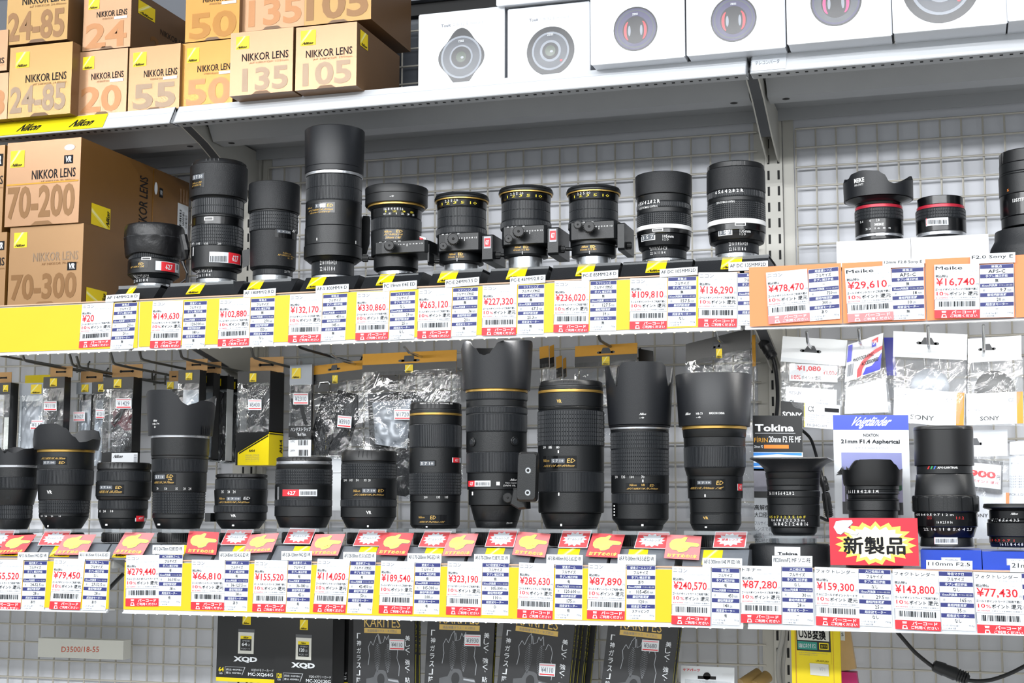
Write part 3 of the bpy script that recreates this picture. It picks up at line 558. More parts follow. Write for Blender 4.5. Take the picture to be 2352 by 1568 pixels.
    def r(s, x0, y0, x1, y1, m, g=None, lift=.0002, n=8):
        g = g or s.text; ym = (y0+y1)/2; p0, z0 = s.hit(x0, ym); p1, z1 = s.hit(x1, ym); z = (z0+z1)/2; hgt = abs(y1-y0)*depth((s.x, s.y, z))/FPX; vs = []
        for i in range(n+1):
            ph = p0+(p1-p0)*i/n
            for q in (-.5, .5): zz = z+q*hgt; vs.append(s.pt(s.rz(z)+lift, ph, zz))
        g.add(vs, [(2*i, 2*i+2, 2*i+3, 2*i+1) for i in range(n)], m); return s
    def scale(s, items, y0, y1, m='mark_white'):
        for txt, x0, x1 in items: s.t(txt, x0, y0, x1, y1, m)
        return s
    def plate(s, x0, y0, x1, y1, lines, frame=True, win=None, name='name_plate'):
        g = G(); s.r(x0, y0, x1, y1, 'barrel_gloss', g, .00035)
        for txt, a, b, c, d, m in lines: s.t(txt, a, b, c, d, m, g, 0, .08, .0006)
        if win: s.r(*win, 'window_grey', g, .0005); s.t('5 7 10', win[0]+3, win[1]+2, win[2]-3, win[3]-2, 'mark_white', g, 0, 0, .0008)
        part(g, name, s.root); return s
    def sticker(s, x0, y0, x1, y1, red, word='627'):
        g = G(); s.r(x0, y0, x1, y1, 'paper', g, .0006); a, b = red; s.r(a, y0, b, y1, 'tag_red', g, .0009); s.t(word, a+(b-a)*.3, y0+(y1-y0)*.2, a+(b-a)*.8, y1-(y1-y0)*.2, 'paper', g, .02, 0, .0012)
        rr = random.Random(int(x0)); lo = b+3 if b < x1-6 else x0+2; hi = x1-3 if b < x1-6 else a-3; x = lo
        while x < hi: w = rr.choice((.6, .9, 1.4)); s.r(x, y0+(y1-y0)*.25, min(x+w, hi), y1-(y1-y0)*.2, 'ink', g, .0009, 1); x += w+rr.choice((.8, 1.2, 1.6))
        part(g, 'price_sticker', s.root); return s
    def done(s):
        if s.text.f: s.body.v, o = s.body.v, len(s.body.v); tm = [s.text.mats[i] for i in s.text.m]; s.body.v += s.text.v; s.body.f += [tuple(i+o for i in f) for f in s.text.f]; s.body.m += [s.body.mid(k) for k in tm]; s.body.sm += s.text.sm
        part(s.body, 'barrel', s.root); return s
    def knob(s, x, y, rpx, h, out=.012, name='knob', m='cap_black'):
        z = s.zf(y, .05); phi = math.asin(max(-1, min(1, (x-s.cxa(y))/(s.rows[0][3]*1.6)))); r = s.rz(z)
        p = at(x, y, s.y-(s.rz(z)+out)); n = np.array([s.dir[0], s.dir[1], 0.]); rad = rpx*depth(p)/FPX
        g = G(); g.cyl(p, n, rad, h, m, 28); k = 20
        for i in range(k):
            w = 2*math.pi*i/k; a = np.array([-n[1], n[0], 0]); q = p+rad*(math.cos(w)*a+math.sin(w)*np.array([0, 0, 1.])); g.tube([q, q+n*h*.9], rad*.09, m, 5)
        g.cyl(p+n*h, n, rad*.25, .0006, 'hole_black', 12); part(g, name, s.root); return s
    def sideknob(s, x, y, rpx, sgn):
        p = at(x, y, s.y-.012); rad = rpx*depth(p)/FPX; g = G(); ax = np.array([s.dir[1], -s.dir[0], 0])*(-1); ax = ax if ax[0]*sgn > 0 else -ax
        g.cyl(p-ax*.014, ax, rad*.55, .014, 'cap_black', 16); g.cyl(p, ax, rad, .009, 'cap_black', 20)
        for i in range(14): w = 2*math.pi*i/14; b = np.cross(ax, (0, 0, 1)); q = p+rad*(math.cos(w)*b+math.sin(w)*np.array([0, 0, 1.])); g.tube([q+ax*.001, q+ax*.008], rad*.12, 'cap_black', 5)
        part(g, 'side_knob', s.root); return s
    def block(s, x0, y0, x1, y1, hwin, out=.016, x2=None, lab=None, back=.03):
        """tilt and shift housing: rounded box wrapped round the front of the barrel."""
        Yf = s.y-s.rad(hwin, y0)-out*.35; A = at(x0, y1, Yf); B = at(x1, y1, Yf); zt = at((x0+x1)/2, y0, Yf)[2]; zb = A[2]; dx = (B-A)[:2]; n = 20; g = G()
        pr = []; yb_ = s.y+s.rad(hwin, y0)*.7
        c = .010; pts = [(A[0], A[1]+c+.012), (A[0]+.002, A[1]+c*.6), (A[0]+c*.6, A[1]+.0015), (A[0]+c*1.6, A[1]), (B[0]-c*1.6, B[1]), (B[0]-c*.6, B[1]+.0015), (B[0]-.002, B[1]+c*.6), (B[0], B[1]+c+.012), (B[0], yb_), (A[0], yb_)]
        k = len(pts); cxm = (A[0]+B[0])/2; vs = []
        for z, f in ((zb, .965), (zb+.0012, 1.), (zt-.0012, 1.), (zt, .965)): vs += [(cxm+(x-cxm)*f, y if f == 1 else y+.0012, z) for x, y in pts]
        fs = [(j*k+i, j*k+(i+1) % k, (j+1)*k+(i+1) % k, (j+1)*k+i) for j in range(3) for i in range(k)]+[tuple(range(k))[::-1], tuple(3*k+i for i in range(k))]
        g.add(vs, fs, 'barrel_black'); f = Fr((A[0]+.008, A[1]-.0003, zt), (B[0]-.004, A[1]-.0003, zt), (A[0]+.008, A[1]-.0003, zb))
        f.text(g, '8 4 0 4 8', .05, .03, .5, .09, 'mark_white', 1); f.text(g, '12 8 4 0 4 8 12', .45, .28, .95, .36, 'mark_white', 1); f.rect(g, .62, .38, .635, .48, 'mark_white', 1)
        part(g, 'shift_housing', s.root)
        if x2:
            h = G(); xr = at(x2, y1, s.y-.033)[0]; z0, z1 = zb-.016, zt-.004; h.prismX([(s.y-.030, z0), (s.y-.033, z0+.003), (s.y-.033, z1-.002), (s.y-.030, z1), (s.y+back, z1), (s.y+back, z0)], B[0]-.001, xr, 'barrel_black'); part(h, 'side_housing', s.root)
            if lab:
                h = G(); q = Fr((B[0]+(xr-B[0])*.12, s.y-.0335, z1-.003), (B[0]+(xr-B[0])*.85, s.y-.0335, z1-.003), (B[0]+(xr-B[0])*.12, s.y-.0335, z0+.018)); q.rect(h, 0, 0, 1, 1, 'paper_grey', 1); q.rect(h, .08, .15, .92, .85, 'tag_red', 2); q.text(h, '627', .25, .3, .75, .7, 'paper', 3, .03); part(h, 'price_sticker', s.root)
        return s

def slab(g, pts, Y0, th, m, ch=.0025):
    a = np.array([at(x, y, Y0) for x, y in pts]); c = a.mean(0); k = len(a); ins = c+(a-c)*(1-ch/np.linalg.norm((a-c), axis=1).mean()); d = np.array([0, 1., 0])
    L_ = [ins, a+d*ch, a+d*(th-ch), ins+d*th]; g.add([p for q in L_ for p in q], [(j*k+i, (j+1)*k+i, (j+1)*k+(i+1) % k, j*k+(i+1) % k) for j in range(3) for i in range(k)]+[tuple(range(k)), tuple(3*k+i for i in range(k))[::-1]], m)
def rpoly(x0, y0, x1, y1, r, n=5):
    return [(cx+r*math.cos(w), cy+r*math.sin(w)) for cx, cy, w0 in ((x1-r, y1-r, 0), (x0+r, y1-r, 90), (x0+r, y0+r, 180), (x1-r, y0+r, 270)) for w in [math.radians(w0+90*i/(n-1)) for i in range(n)]]
YLB, YLC = 1.945, 1.935
def nick(L, x0, y0, x1, y1, w='Nikon', m='mark_white'): return L.t(w, x0, y0, x1, y1, m, None, .02, .25)
def fscale(L, x0, x1, y0, y1): return L.t('22 16 11 8 5.6 4 2.8', x0, y0, x1, y0+(y1-y0)*.4, 'mark_white').t('22 16 11 8 4', x0, y1-(y1-y0)*.4, x1-(x1-x0)*.1, y1, 'mark_white')

# ---- middle shelf, from the left
L = Lens('short wide lens wearing a soft leather hood cover, beside the gold boxes', 352, 658, YLB, [('mount', 649, 43), ('knurl', 636, 45, 45), ('b', 626, 50, 58), ('b', 592, 60, 60), ('rib', 577, 58, 60, {'p': .003})])
g = G(); c = (L.x, L.y); r = L.rad(70, 540); za = L.zf(582, r); zt = L.zf(509, r)
vs = []; N = 96; prof = [(.84, 0), (.93, .03), (.965, .14), (.99, .36), (1.0, .55), (1.01, .58), (1.005, .62), (1.0, .8), (.985, .93), (.965, .97), (.94, 1.0), (.6, 1.02), (0.001, 1.02)]
for i in range(N):
    w = 2*math.pi*i/N
    for j, (k, u) in enumerate(prof):
        wob = .012*math.sin(9*w+3*u*7)*math.sin(u*9)+.008*math.sin(17*w-u*20) if .03 < u < .95 else 0
        vs.append((L.x+r*(k+wob)*math.cos(w), L.y+r*(k+wob)*math.sin(w), za+(zt-za)*u+.002*math.sin(3*w)*(1-u)))
K = len(prof); g.add(vs, [(i*K+j, ((i+1) % N)*K+j, ((i+1) % N)*K+j+1, i*K+j+1) for i in range(N) for j in range(K-1)], 'leather_black', True)
cov = part(g, 'leather_cover', L.root); g = G()
for i in range(0, 150): w = 2*math.pi*i/150; p = np.array([L.x+r*1.012*math.cos(w), L.y+r*1.012*math.sin(w), za+(zt-za)*.585]); q = np.array([-math.sin(w), math.cos(w), 0])*.0009; g.tube([p-q, p+q], .0003, 'thread_grey', 4)
part(g, 'stitching', cov); g = G()
P = [at(x, y, YLB-.03) for x, y in ((421, 540), (427, 575), (424, 592), (418, 600), (424, 612), (430, 628), (426, 642), (414, 650))]; g.tube(P, [.006, .0065, .005, .0035, .0022, .0016, .0014, .0014], 'leather_black', 8); part(g, 'drawstring', cov)
L.plate(298, 601, 340, 617, [('ED', 318, 603, 331, 608, 'mark_gold'), ('AF NIKKOR', 300, 611, 333, 615, 'mark_gold')]); L.r(325, 590, 347, 597, 'mark_white').r(327, 592, 345, 595.5, 'barrel_gloss', None, .0004); L.sticker(357, 603, 410, 624, (370, 401)); fscale(L, 308, 343, 632, 648); L.done()

L = Lens('tall zoom lens with waffle grips and red price sticker, beside the leather-hooded lens', 497, 650, YLB, [('mount', 638, 47), ('knurl', 619, 47), ('b', 613, 50, 57), ('b', 562, 58, 59.5), ('waf', 514, 60, 60, {'n': 6}), ('g', 495, 59), ('b', 490, 59), ('waf', 452, 60, 60, {'n': 2}), ('b', 447, 61, 64), ('c', 372, 66.5, 66.5), ('cap', 362, 63, 61)])
L.plate(441, 399, 470, 432, [('Nikon ED', 443, 418, 465, 422, 'mark_gold'), ('AF NIKKOR', 442, 424, 464, 428, 'mark_gold')], win=(443, 401, 468, 412)); L.r(469, 498, 490, 506, 'mark_white').r(471, 499.5, 488, 504.5, 'barrel_gloss', None, .0004)
L.scale([('80', 441, 446), ('105', 452, 460), ('135', 470, 478), ('200', 500, 508)], 557, 562).r(443, 567, 445, 588, 'mark_white').sticker(481, 582, 553, 606, (524, 551)); fscale(L, 452, 487, 620, 636)
g = G(); g.hexa([at(x, y, Yq) for Yq in (1.935, 1.975) for x, y in ((557, 616), (573, 608), (574, 571), (556, 575))], 'barrel_black'); part(g, 'tripod_foot', L.root); L.done()

L = Lens('short telephoto lens with fine bumpy grip, left of the tallest lens', 626, 645, YLB, [('mount', 630, 46), ('knurl', 615, 46), ('b', 610, 49, 52), ('c', 526, 52.5, 54), ('waf', 483, 56, 56, {'n': 5}), ('b', 480, 56), ('hood', 413, 59.5, 59, {'m': 'crinkle_black'})])
L.plate(632, 526, 678, 548, [('AF', 670, 528, 678, 534, 'mark_white')], win=(636, 529, 668, 536)); L.t('Nikon', 650, 580, 668, 584, 'mark_gold').t('AF NIKKOR 180mm', 638, 586, 676, 590, 'mark_gold').t('2.8', 660, 592, 672, 595, 'mark_gold').scale([('22', 653, 658), ('16', 661, 666)], 621, 626).done()

L = Lens('tallest lens on the middle shelf, with long smooth hood and silver ring', 764, 646, YLB, [('mount', 630, 49), ('knurl', 597, 49), ('b', 586, 56, 64), ('b', 557, 67, 67), ('b', 515, 65.5), ('b', 457, 64.5), ('rib', 396, 64.5, 64.5, {'n': 2}), ('ring_silver', 389, 66), ('hood', 284, 67.5, 69, {'band': .13})])
L.plate(707, 467, 769, 491, [('ED', 751, 468, 766, 475, 'mark_gold'), ('Nikon', 708, 476, 718, 480, 'mark_gold'), ('AF-S NIKKOR 300mm', 709, 481, 768, 485, 'mark_gold'), ('SILENT WAVE', 712, 487, 760, 490, 'mark_gold')], win=(724, 468, 748, 477)); fscale(L, 735, 773, 598, 622)
L.r(727, 546, 729, 552, 'mark_white').r(816, 553, 818, 560, 'mark_white')
g = G(); pf = [(829, 600), (838, 598), (849, 560), (851, 505), (848, 496), (836, 495), (831, 503)]; a, b = [at(x, y, 1.975) for x, y in pf], [at(x-2, y, 2.01) for x, y in pf]; k = len(pf)
g.add(a+b, [tuple(range(k)), tuple(range(2*k-1, k-1, -1))]+[(i, k+i, k+(i+1) % k, (i+1) % k) for i in range(k)], 'barrel_black'); part(g, 'tripod_foot', L.root); L.done()

L = Lens('shift lens with wide round hood cap and gold ring, beside the tallest lens', 909, 634, YLB-.004, [('mount', 620, 42), ('b', 612, 44, 50), ('b', 582, 51, 51), ('b', 525, 57, 58), ('rib', 496, 58.5), ('g', 474, 58, 59), ('b', 467, 60, 65), ('ring_gold', 462, 66), ('hood', 419, 72, 72.5, {'band': .52, 'm': 'cap_black'})])
L.block(853, 552, 983, 585, 55, x2=982, back=-.012); L.knob(894, 566, 11, .010, name='shift_knob'); L.sideknob(846, 593, 8, -1)
L.plate(879, 527, 930, 550, [('Nikon', 883, 529, 900, 534, 'mark_gold'), ('ED', 910, 528, 926, 534, 'mark_gold'), ('PC NIKKOR', 882, 537, 927, 541, 'mark_gold'), ('19mm 1:4E', 886, 543, 922, 548, 'mark_gold')]); L.scale([('16 8 4 4 8 16', 882, 926)], 477, 483).t('1 2 3 5', 885, 485, 950, 489, 'mark_yellow').t('0.5 1 2 3 5', 880, 491, 952, 495); L.t('-0', 895, 448, 905, 452, 'mark_white', None, .02).done()
g = G(); f = Fr(at(964, 542, 1.91), at(978, 546, 1.91), at(964, 556, 1.91)); f.sheet(g, 'paper', .003); f.rect(g, 0, .2, .6, .8, 'tag_red', 1); part(g, 'price_sticker', L.root)

def pce(label, cx, base, dx, dy, kn1, kn2, skn, word, rk=None, bx=None, stick=True):
    X_ = lambda v: v+dx; Yy = lambda v: v+dy
    L = Lens(label, cx, base, YLB, [('mount', Yy(604), 40), ('b', Yy(598), 42, 51), ('b', Yy(577), 51, 51), ('b', Yy(535), 54, 54), ('knurl', Yy(518), 59, 58.5, {'p': .0022}), ('rib', Yy(473), 56.5, 56, {'n': 2}), ('g', Yy(455), 57, 58), ('ring_gold', Yy(451), 61.5), ('b', Yy(445), 63, 63), ('b', Yy(439), 62, 60)])
    L.block(*bx, 50, x2=bx[2]+(24 if stick else 15), lab=stick); L.knob(*kn1, 12.5, .010, name='shift_knob'); L.knob(*kn2, 9, .005, name='lock_knob'); L.sideknob(*skn, 8, -1)
    if rk: L.sideknob(*rk, 8, 1)
    a = X_(1026); L.t('Nikon', a+5, Yy(581), a+22, Yy(586), 'mark_gold', None, .02, .2).t('ED', a+26, Yy(580), a+38, Yy(586), 'mark_gold', None, .02).t(word, a+3, Yy(588), a+40, Yy(592), 'mark_gold')
    L.t('2 3 5 10', X_(1022), Yy(458), X_(1052), Yy(464), 'mark_white').t('1 2 3 5 10', X_(1015), Yy(465), X_(1095), Yy(471), 'mark_yellow').r(X_(1049), Yy(593), X_(1050.5), Yy(600), 'mark_white'); return L.done()
pce('first of three matching shift lenses, in front of a pale grid, gold rim', 1060, 623, 0, 0, (1041, 551), (1018, 566), (997, 601), '24mm 1:3.5D', None, (998, 534, 1107, 579))
pce('middle of three matching shift lenses, with a silver scuffed sticker', 1208, 619, 150, -16, (1191, 534), (1168, 549), (1150, 586), '45mm 1:2.8D', (1278, 573), (1147, 517, 1258, 564))
pce('third of three matching shift lenses, knobs on both sides of its base', 1364, 610, 304, -17, (1353, 523), (1327, 517), (1298, 572), '85mm 1:2.8D', (1436, 564), (1302, 507, 1419, 553), False)

def dclens(label, cx, base, rows, word, p, cap=False):
    L = Lens(label, cx, base, YLB, rows); x, y = p
    L.r(x, y, x+32, y+15, 'mark_white').r(x+1.5, y+1.5, x+30, y+13.5, 'window_grey', None, .0005).t('3 5 7', x+4, y+3, x+28, y+11, 'mark_white', None, 0, 0, .0008)
    L.t(word, x+49, y+1, x+74, y+8, 'mark_white', None, .01).t('1:2 D', x+49, y+9, x+63, y+14, 'mark_white').t('DEFOCUS IMAGE CONTROL', x-4, p[1]-64, x+38, p[1]-59, 'mark_white', None, .01); return L
L = dclens('lens with white ring and closed plain hood, marked 105mm', 1526, 603, [('mount', 591, 50), ('knurl', 569, 51), ('b', 562, 54, 58), ('g', 534, 59, 61), ('g', 523, 62.5), ('ring_white', 513, 63.5), ('waf', 485, 63, 63, {'n': 6}), ('b', 474, 62), ('knurl', 460, 62.5, 62.5, {'p': .0028}), ('b', 442, 61, 62), ('hood', 391, 65, 65, {'m': 'crinkle_black'})], '105mm', (1473, 538))
L.t('6 5.6 4 2.8 2 R', 1468, 461, 1516, 470, 'mark_white', None, .02); fscale(L, 1494, 1532, 568, 584); L.r(1498, 524.5, 1523, 531, 'mark_white').r(1500, 526, 1521, 529.5, 'barrel_gloss', None, .0005); L.done()
L = dclens('lens with white ring and front cap, beside the right upright', 1693, 592, [('mount', 579, 49), ('knurl', 555, 50), ('b', 548, 54, 62), ('g', 527, 63, 65), ('g', 511, 66.5), ('ring_white', 500, 67.5), ('waf', 459, 67, 67, {'n': 8}), ('b', 449, 66.5), ('knurl', 432, 67, 67, {'p': .0028}), ('c', 380, 68, 67), ('cap', 367, 64.5, 64)], '135mm', (1650, 526))
L.t('6 5.6 4 2.8 2 R', 1643, 436, 1708, 444, 'mark_white', None, .02); fscale(L, 1674, 1717, 556, 576); L.r(1688, 511, 1713, 518, 'mark_white').r(1690, 512.5, 1711, 516.5, 'barrel_gloss', None, .0005); L.done()

L = Lens('small lens with red ring and flaring flower hood on a white box', 2020, 548, 1.965, [('g', 540, 54, 54), ('ring_silver', 534, 55), ('g', 500, 55.5), ('rib', 474, 56, 56, {'n': 3}), ('ring_red', 467, 54.5), ('g', 460, 53, 54), ('g', 446, 55, 76), ('petal', 392, 80, 81, None, {'hw': 81, 'pts': [('a-90', 424), (1945, 417), (1958, 399), (1980, 391), (2015, 391), (2030, 399), (2044, 419), (2054, 422), (2064, 421), (2085, 413), (2098, 414), ('a110', 404), ('a150', 420), ('a180', 404), ('a-150', 400), ('a-110', 412)]})], z0=None)
L.t('MEIKE', 1962, 409, 1985, 419, 'mark_white', None, .03).t('HK-EW77', 1963, 422, 1983, 427, 'mark_white').t('MEIKE', 2009, 512, 2030, 518, 'mark_white', None, .03).t('5.6', 1976, 507, 1983, 512).t('4', 1996, 504, 2000, 510).t('2.8', 2012, 502, 2020, 508).t('22 16 8 4', 1988, 523, 2046, 527).r(2012, 534, 2032, 541, 'paper').done()
L = Lens('short capless lens with red ring and barcode sticker on a white box', 2162, 546, 1.965, [('g', 537, 54, 56), ('ring_silver', 529, 57), ('g', 499, 58), ('rib', 474, 58, 58, {'n': 3}), ('ring_red', 467, 55), ('g', 447, 53, 53)])
L.sticker(2127, 501, 2178, 518, (2128, 2129), '8'); L.r(2152, 530, 2174, 536, 'paper').done()
L = Lens('large black lens cut off by the right edge, standing on a black pedestal', 2368, 523, 1.955, [('b', 515, 52, 60), ('b', 490, 68), ('g', 438, 70), ('b', 393, 71), ('b', 388, 69), ('b', 366, 68.5), ('cap', 337, 68, 66)]); L.t('135STF', 2326, 455, 2352, 463, 'mark_white', None, .02).t('5', 2313, 434, 2318, 440, 'mark_orange').done()
z5 = L.zb
g = G(); c = (L.x, L.y); rr = L.rad(97, 585); g.lathe(c, [(.001, z5-.0004), (L.rad(84, 530), z5-.0004), (L.rad(85, 530), z5-.003), (L.rad(86, 530), z5-.012), (rr*.99, z5-.022), (rr, z5-.026), (rr, ZB+.0004), (.001, ZB+.0004)], 'stand_black', 72); solo(g, 'round_pedestal', 'black rounded pedestal under the lens cut off by the right edge', 'display stand', (L.x, L.y, ZB))

# ---- lowest shelf, from the left
L = Lens('fat wide lens cut off by the left edge, silver ring under its hood', 30, 1215, YLC, [('b', 1192, 34, 43), ('waf', 1159, 43.5, 44, {'n': 3}), ('b', 1122, 46, 54), ('rib', 1094, 56, 57), ('b', 1073, 57, 57), ('ring_silver', 1067, 58), ('petal', 1028, 58, 60, None, {'hw': 60, 'pts': [('a-80', 1030), ('a-45', 1023), ('a-20', 1036), (12, 1041), (30, 1040), (60, 1030), (84, 1028), ('a120', 1044), ('a180', 1026), ('a-130', 1040)]})]); L.r(14, 1136, 24, 1146, 'barrel_gloss').done()
L = Lens('wide zoom lens with broad flower hood and gold ring, second from the left edge', 146, 1214, YLC, [('b', 1186, 42, 58), ('b', 1179, 58), ('waf', 1148, 58.5, 60, {'n': 4}), ('b', 1113, 61, 63), ('rib', 1077, 66, 66), ('b', 1037, 65.5, 65.5), ('ring_gold', 1031, 67), ('petal', 974, 74, 81, None, {'hw': 80, 'exp': .6, 'pts': [('a-80', 1006), ('a-66', 984), (96, 974), (128, 972), (150, 982), (170, 1002), (184, 1015), (196, 1014), (216, 1008), (230, 1010), ('a100', 1004), ('a113', 990), ('a131', 987), ('a155', 988), ('a168', 997), ('a180', 1010), ('a-150', 1016), ('a-110', 1010)]})])
L.plate(93, 1049, 154, 1067, [('AF-S NIKKOR 16-35mm', 95, 1050, 153, 1055, 'mark_gold'), ('ED', 135, 1059, 150, 1065, 'mark_gold')], win=(100, 1058, 128, 1066)); L.t('VR', 108, 1126, 120, 1134, 'mark_white', None, .02).scale([('35', 94, 98), ('24', 103, 108), ('20', 117, 122), ('16', 135, 140)], 1183, 1187).r(109, 1203, 112, 1210, 'mark_white'); nick(L, 97, 1010, 108, 1015).t('HB-23', 110, 1009, 124, 1014).done()
L = Lens('squat zoom lens with front cap, third on the lowest shelf', 281, 1214, YLC, [('b', 1190, 48, 56), ('b', 1170, 57), ('rib', 1147, 58), ('b', 1140, 61, 63), ('b', 1105, 64), ('rib', 1081, 63.5), ('b', 1077, 61), ('cap', 1061, 62.5, 61)])
L.plate(226, 1113, 285, 1134, [('NIKKOR 18-35mm', 228, 1126, 283, 1132, 'mark_gold'), ('ED', 265, 1116, 281, 1122, 'mark_gold')], win=(230, 1115, 258, 1123)); L.scale([('35', 228, 232), ('24', 237, 243), ('18', 254, 260)], 1171, 1176).r(242, 1201, 247, 1207, 'mark_white').sticker(310, 1184, 335, 1197, (312, 330)).done()
L = Lens('zoom lens with deep scalloped hood and silver ring, fourth on the lowest shelf', 409, 1214, YLC, [('b', 1190, 50, 59), ('b', 1180, 60), ('waf', 1129, 60.5, 61.5, {'n': 8, 'p': .0026}), ('b', 1084, 63), ('rib', 1052, 64, 65), ('b', 1045, 66), ('b', 1004, 67, 68), ('ring_silver', 998, 68.5), ('petal', 895, 74, 82, None, {'hw': 80, 'pts': [('a-82', 904), ('a-68', 897), (352, 895), (392, 895), (404, 903), (420, 924), (432, 930), (444, 926), (464, 919), (484, 922), (499, 933), (503, 935), ('a92', 914), ('a108', 909), ('a132', 917), ('a155', 930), ('a180', 934), ('a-150', 930), ('a-110', 922)]})])
L.plate(354, 1088, 404, 1113, [('NIKKOR 24-70mm', 355, 1105, 402, 1110, 'mark_gold'), ('VR', 385, 1099, 397, 1103, 'mark_gold'), ('ED', 383, 1090, 399, 1097, 'mark_gold')], win=(356, 1090, 379, 1100)); L.scale([('70', 360, 364), ('50', 378, 384), ('35', 403, 408), ('28', 421, 426), ('24', 433, 439)], 1119, 1125).r(362, 1200, 368, 1206, 'mark_white'); nick(L, 352, 963, 362, 968).t('HB-74', 351, 971, 366, 975).t('0', 354, 978, 358, 983)
g = G(); a, b = L.rows[-1][6], L.rows[-1][8]; L.r(462, 978, 480, 999, 'cap_black', g, .002); [L.r(465+i*4, 981, 467+i*4, 998, 'hood_black', g, .003) for i in range(4)]; part(g, 'hood_lock_button', L.root); L.done()
L = Lens('small dark zoom lens with VR mark, between two taller zooms', 552, 1214, YLC, [('b', 1194, 45, 58), ('b', 1177, 60), ('rib', 1160, 62), ('b', 1124, 60, 62), ('rib', 1099, 60.5), ('b', 1096, 57), ('cap', 1087, 59, 58)])
L.plate(502, 1138, 578, 1160, [('Nikon', 504, 1142, 517, 1147, 'mark_gold'), ('ED', 559, 1141, 575, 1147, 'mark_white'), ('AF-S NIKKOR 24-85mm', 503, 1151, 576, 1155, 'mark_gold')], win=(521, 1141, 553, 1149)); L.t('VR', 530, 1181, 542, 1187, 'mark_white', None, .02).r(533, 1202, 538, 1208, 'mark_white').scale([('35', 509, 514), ('28', 523, 528), ('24', 535, 541)], 1126, 1132)
g = G(); g.box((L.x-L.rows[2][6]-.003, L.y-.03, L.zf(1198, .03)), (L.x-L.rows[2][6]+.006, L.y-.012, L.zf(1178, .03))  , 'barrel_black'); part(g, 'switch_panel', L.root); L.done()
L = Lens('round zoom lens with red and white sticker and silver ring, sixth on the lowest shelf', 696, 1212, YLC, [('b', 1186, 54, 64), ('b', 1163, 66), ('rib', 1146, 66.5), ('b', 1112, 66), ('waf', 1076, 66, 66, {'n': 5, 'p': .0028}), ('b', 1065, 64, 65), ('ring_silver', 1058, 64), ('cap', 1048, 63, 62)])
L.sticker(650, 1124, 728, 1139, (650, 687)).r(637, 1118, 641, 1147, 'ring_silver').done()
L = Lens('stout zoom lens with VR mark in front of a shiny bag', 846, 1213, YLC, [('b', 1188, 50, 62), ('b', 1164, 64), ('rib', 1146, 65), ('b', 1099, 64.5), ('waf', 1063, 64.5, 64.5, {'n': 5, 'p': .0028}), ('b', 1058, 62), ('cap', 1033, 64, 62)])
L.plate(810, 1120, 886, 1142, [('Nikon', 812, 1124, 828, 1130, 'mark_gold'), ('ED', 868, 1123, 882, 1130, 'mark_gold'), ('AF-S NIKKOR 28-300mm', 811, 1134, 884, 1138, 'mark_gold')], win=(832, 1122, 864, 1131)); L.t('VR', 841, 1173, 853, 1180, 'mark_white', None, .02).scale([('200', 790, 797), ('105', 803, 810), ('50', 818, 824), ('35', 836, 842), ('28', 846, 851)], 1100, 1105).r(843, 1204, 847, 1210, 'mark_white').done()
L = Lens('slim tall zoom lens with gold ring and capped front, eighth on the lowest shelf', 999, 1213, YLC, [('b', 1206, 52, 56), ('b', 1152, 57), ('b', 1136, 58), ('waf', 1085, 60, 60.5, {'n': 7, 'p': .0028}), ('b', 1027, 60), ('rib', 973, 60.5, 60.5, {'p': .0026}), ('b', 952, 60), ('ring_gold', 947, 60.5), ('b', 938, 60), ('cap', 922, 58, 57)])
L.plate(963, 1057, 1002, 1070, [], win=(965, 1059, 998, 1069), name='distance_window'); L.plate(961, 1182, 1026, 1203, [('Nikon', 962, 1185, 976, 1190, 'mark_gold'), ('ED', 988, 1184, 1002, 1192, 'mark_gold'), ('NIKKOR 70-200mm 1:4G', 963, 1196, 1022, 1200, 'mark_gold')]); L.scale([('200', 974, 982), ('135', 1003, 1011), ('105', 1022, 1029)], 1139, 1144).r(978, 1206, 982, 1211, 'mark_white').sticker(1038, 1051, 1058, 1062, (1040, 1054)).t('NIKON PROFESSIONAL ED', 965, 925, 1040, 928).done()
L = Lens('big telephoto zoom with notched hood, swivel foot plate and gold ring', 1140, 1212, YLC, [('b', 1196, 46, 50), ('b', 1160, 51, 60), ('b', 1124, 64, 64), ('b', 1085, 67), ('rib', 1037, 69.5), ('b', 990, 69.5), ('rib', 948, 70.5), ('rib', 932, 71), ('b', 916, 69.5), ('knurl', 897, 71), ('ring_gold', 891, 71.5), ('petal', 782, 77, 83, None, {'hw': 83, 'pts': [('a-82', 800), (1068, 784), (1077, 782), (1090, 798), (1102, 812), (1112, 815), (1124, 811), (1134, 799), (1144, 785), (1156, 782), (1218, 782), ('a75', 784), ('a88', 794), ('a108', 815), ('a130', 800), ('a160', 799), ('a180', 799), ('a-150', 799), ('a-110', 812)]})])
g = G(); [(L.r(1185+0, 1037, 1185+1, 1038, 'barrel_black', g))]; g = G(); slab(g, [(x-(y-1095)*.03, y) for x, y in rpoly(1187, 1037, 1232, 1152, 8)], 1.853, .014, 'barrel_black', .003)
for x, y in ((1213, 1080), (1212, 1131)): p = at(x, y, 1.853); g.cyl(p, (0, -1, 0), .0042, .0006, 'mount_metal', 20); g.cyl(p+np.array([0, -.0006, 0]), (0, -1, 0), .002, .0003, 'hole_black', 14)
ft = part(g, 'tripod_foot', L.root); g = G(); slab(g, [(1178, 1120), (1206, 1120), (1208, 1168), (1190, 1170), (1170, 1158)], 1.868, .026, 'barrel_black', .003); part(g, 'foot_neck', ft)
L.knob(1166, 1143, 11, .016, .004, 'collar_knob')
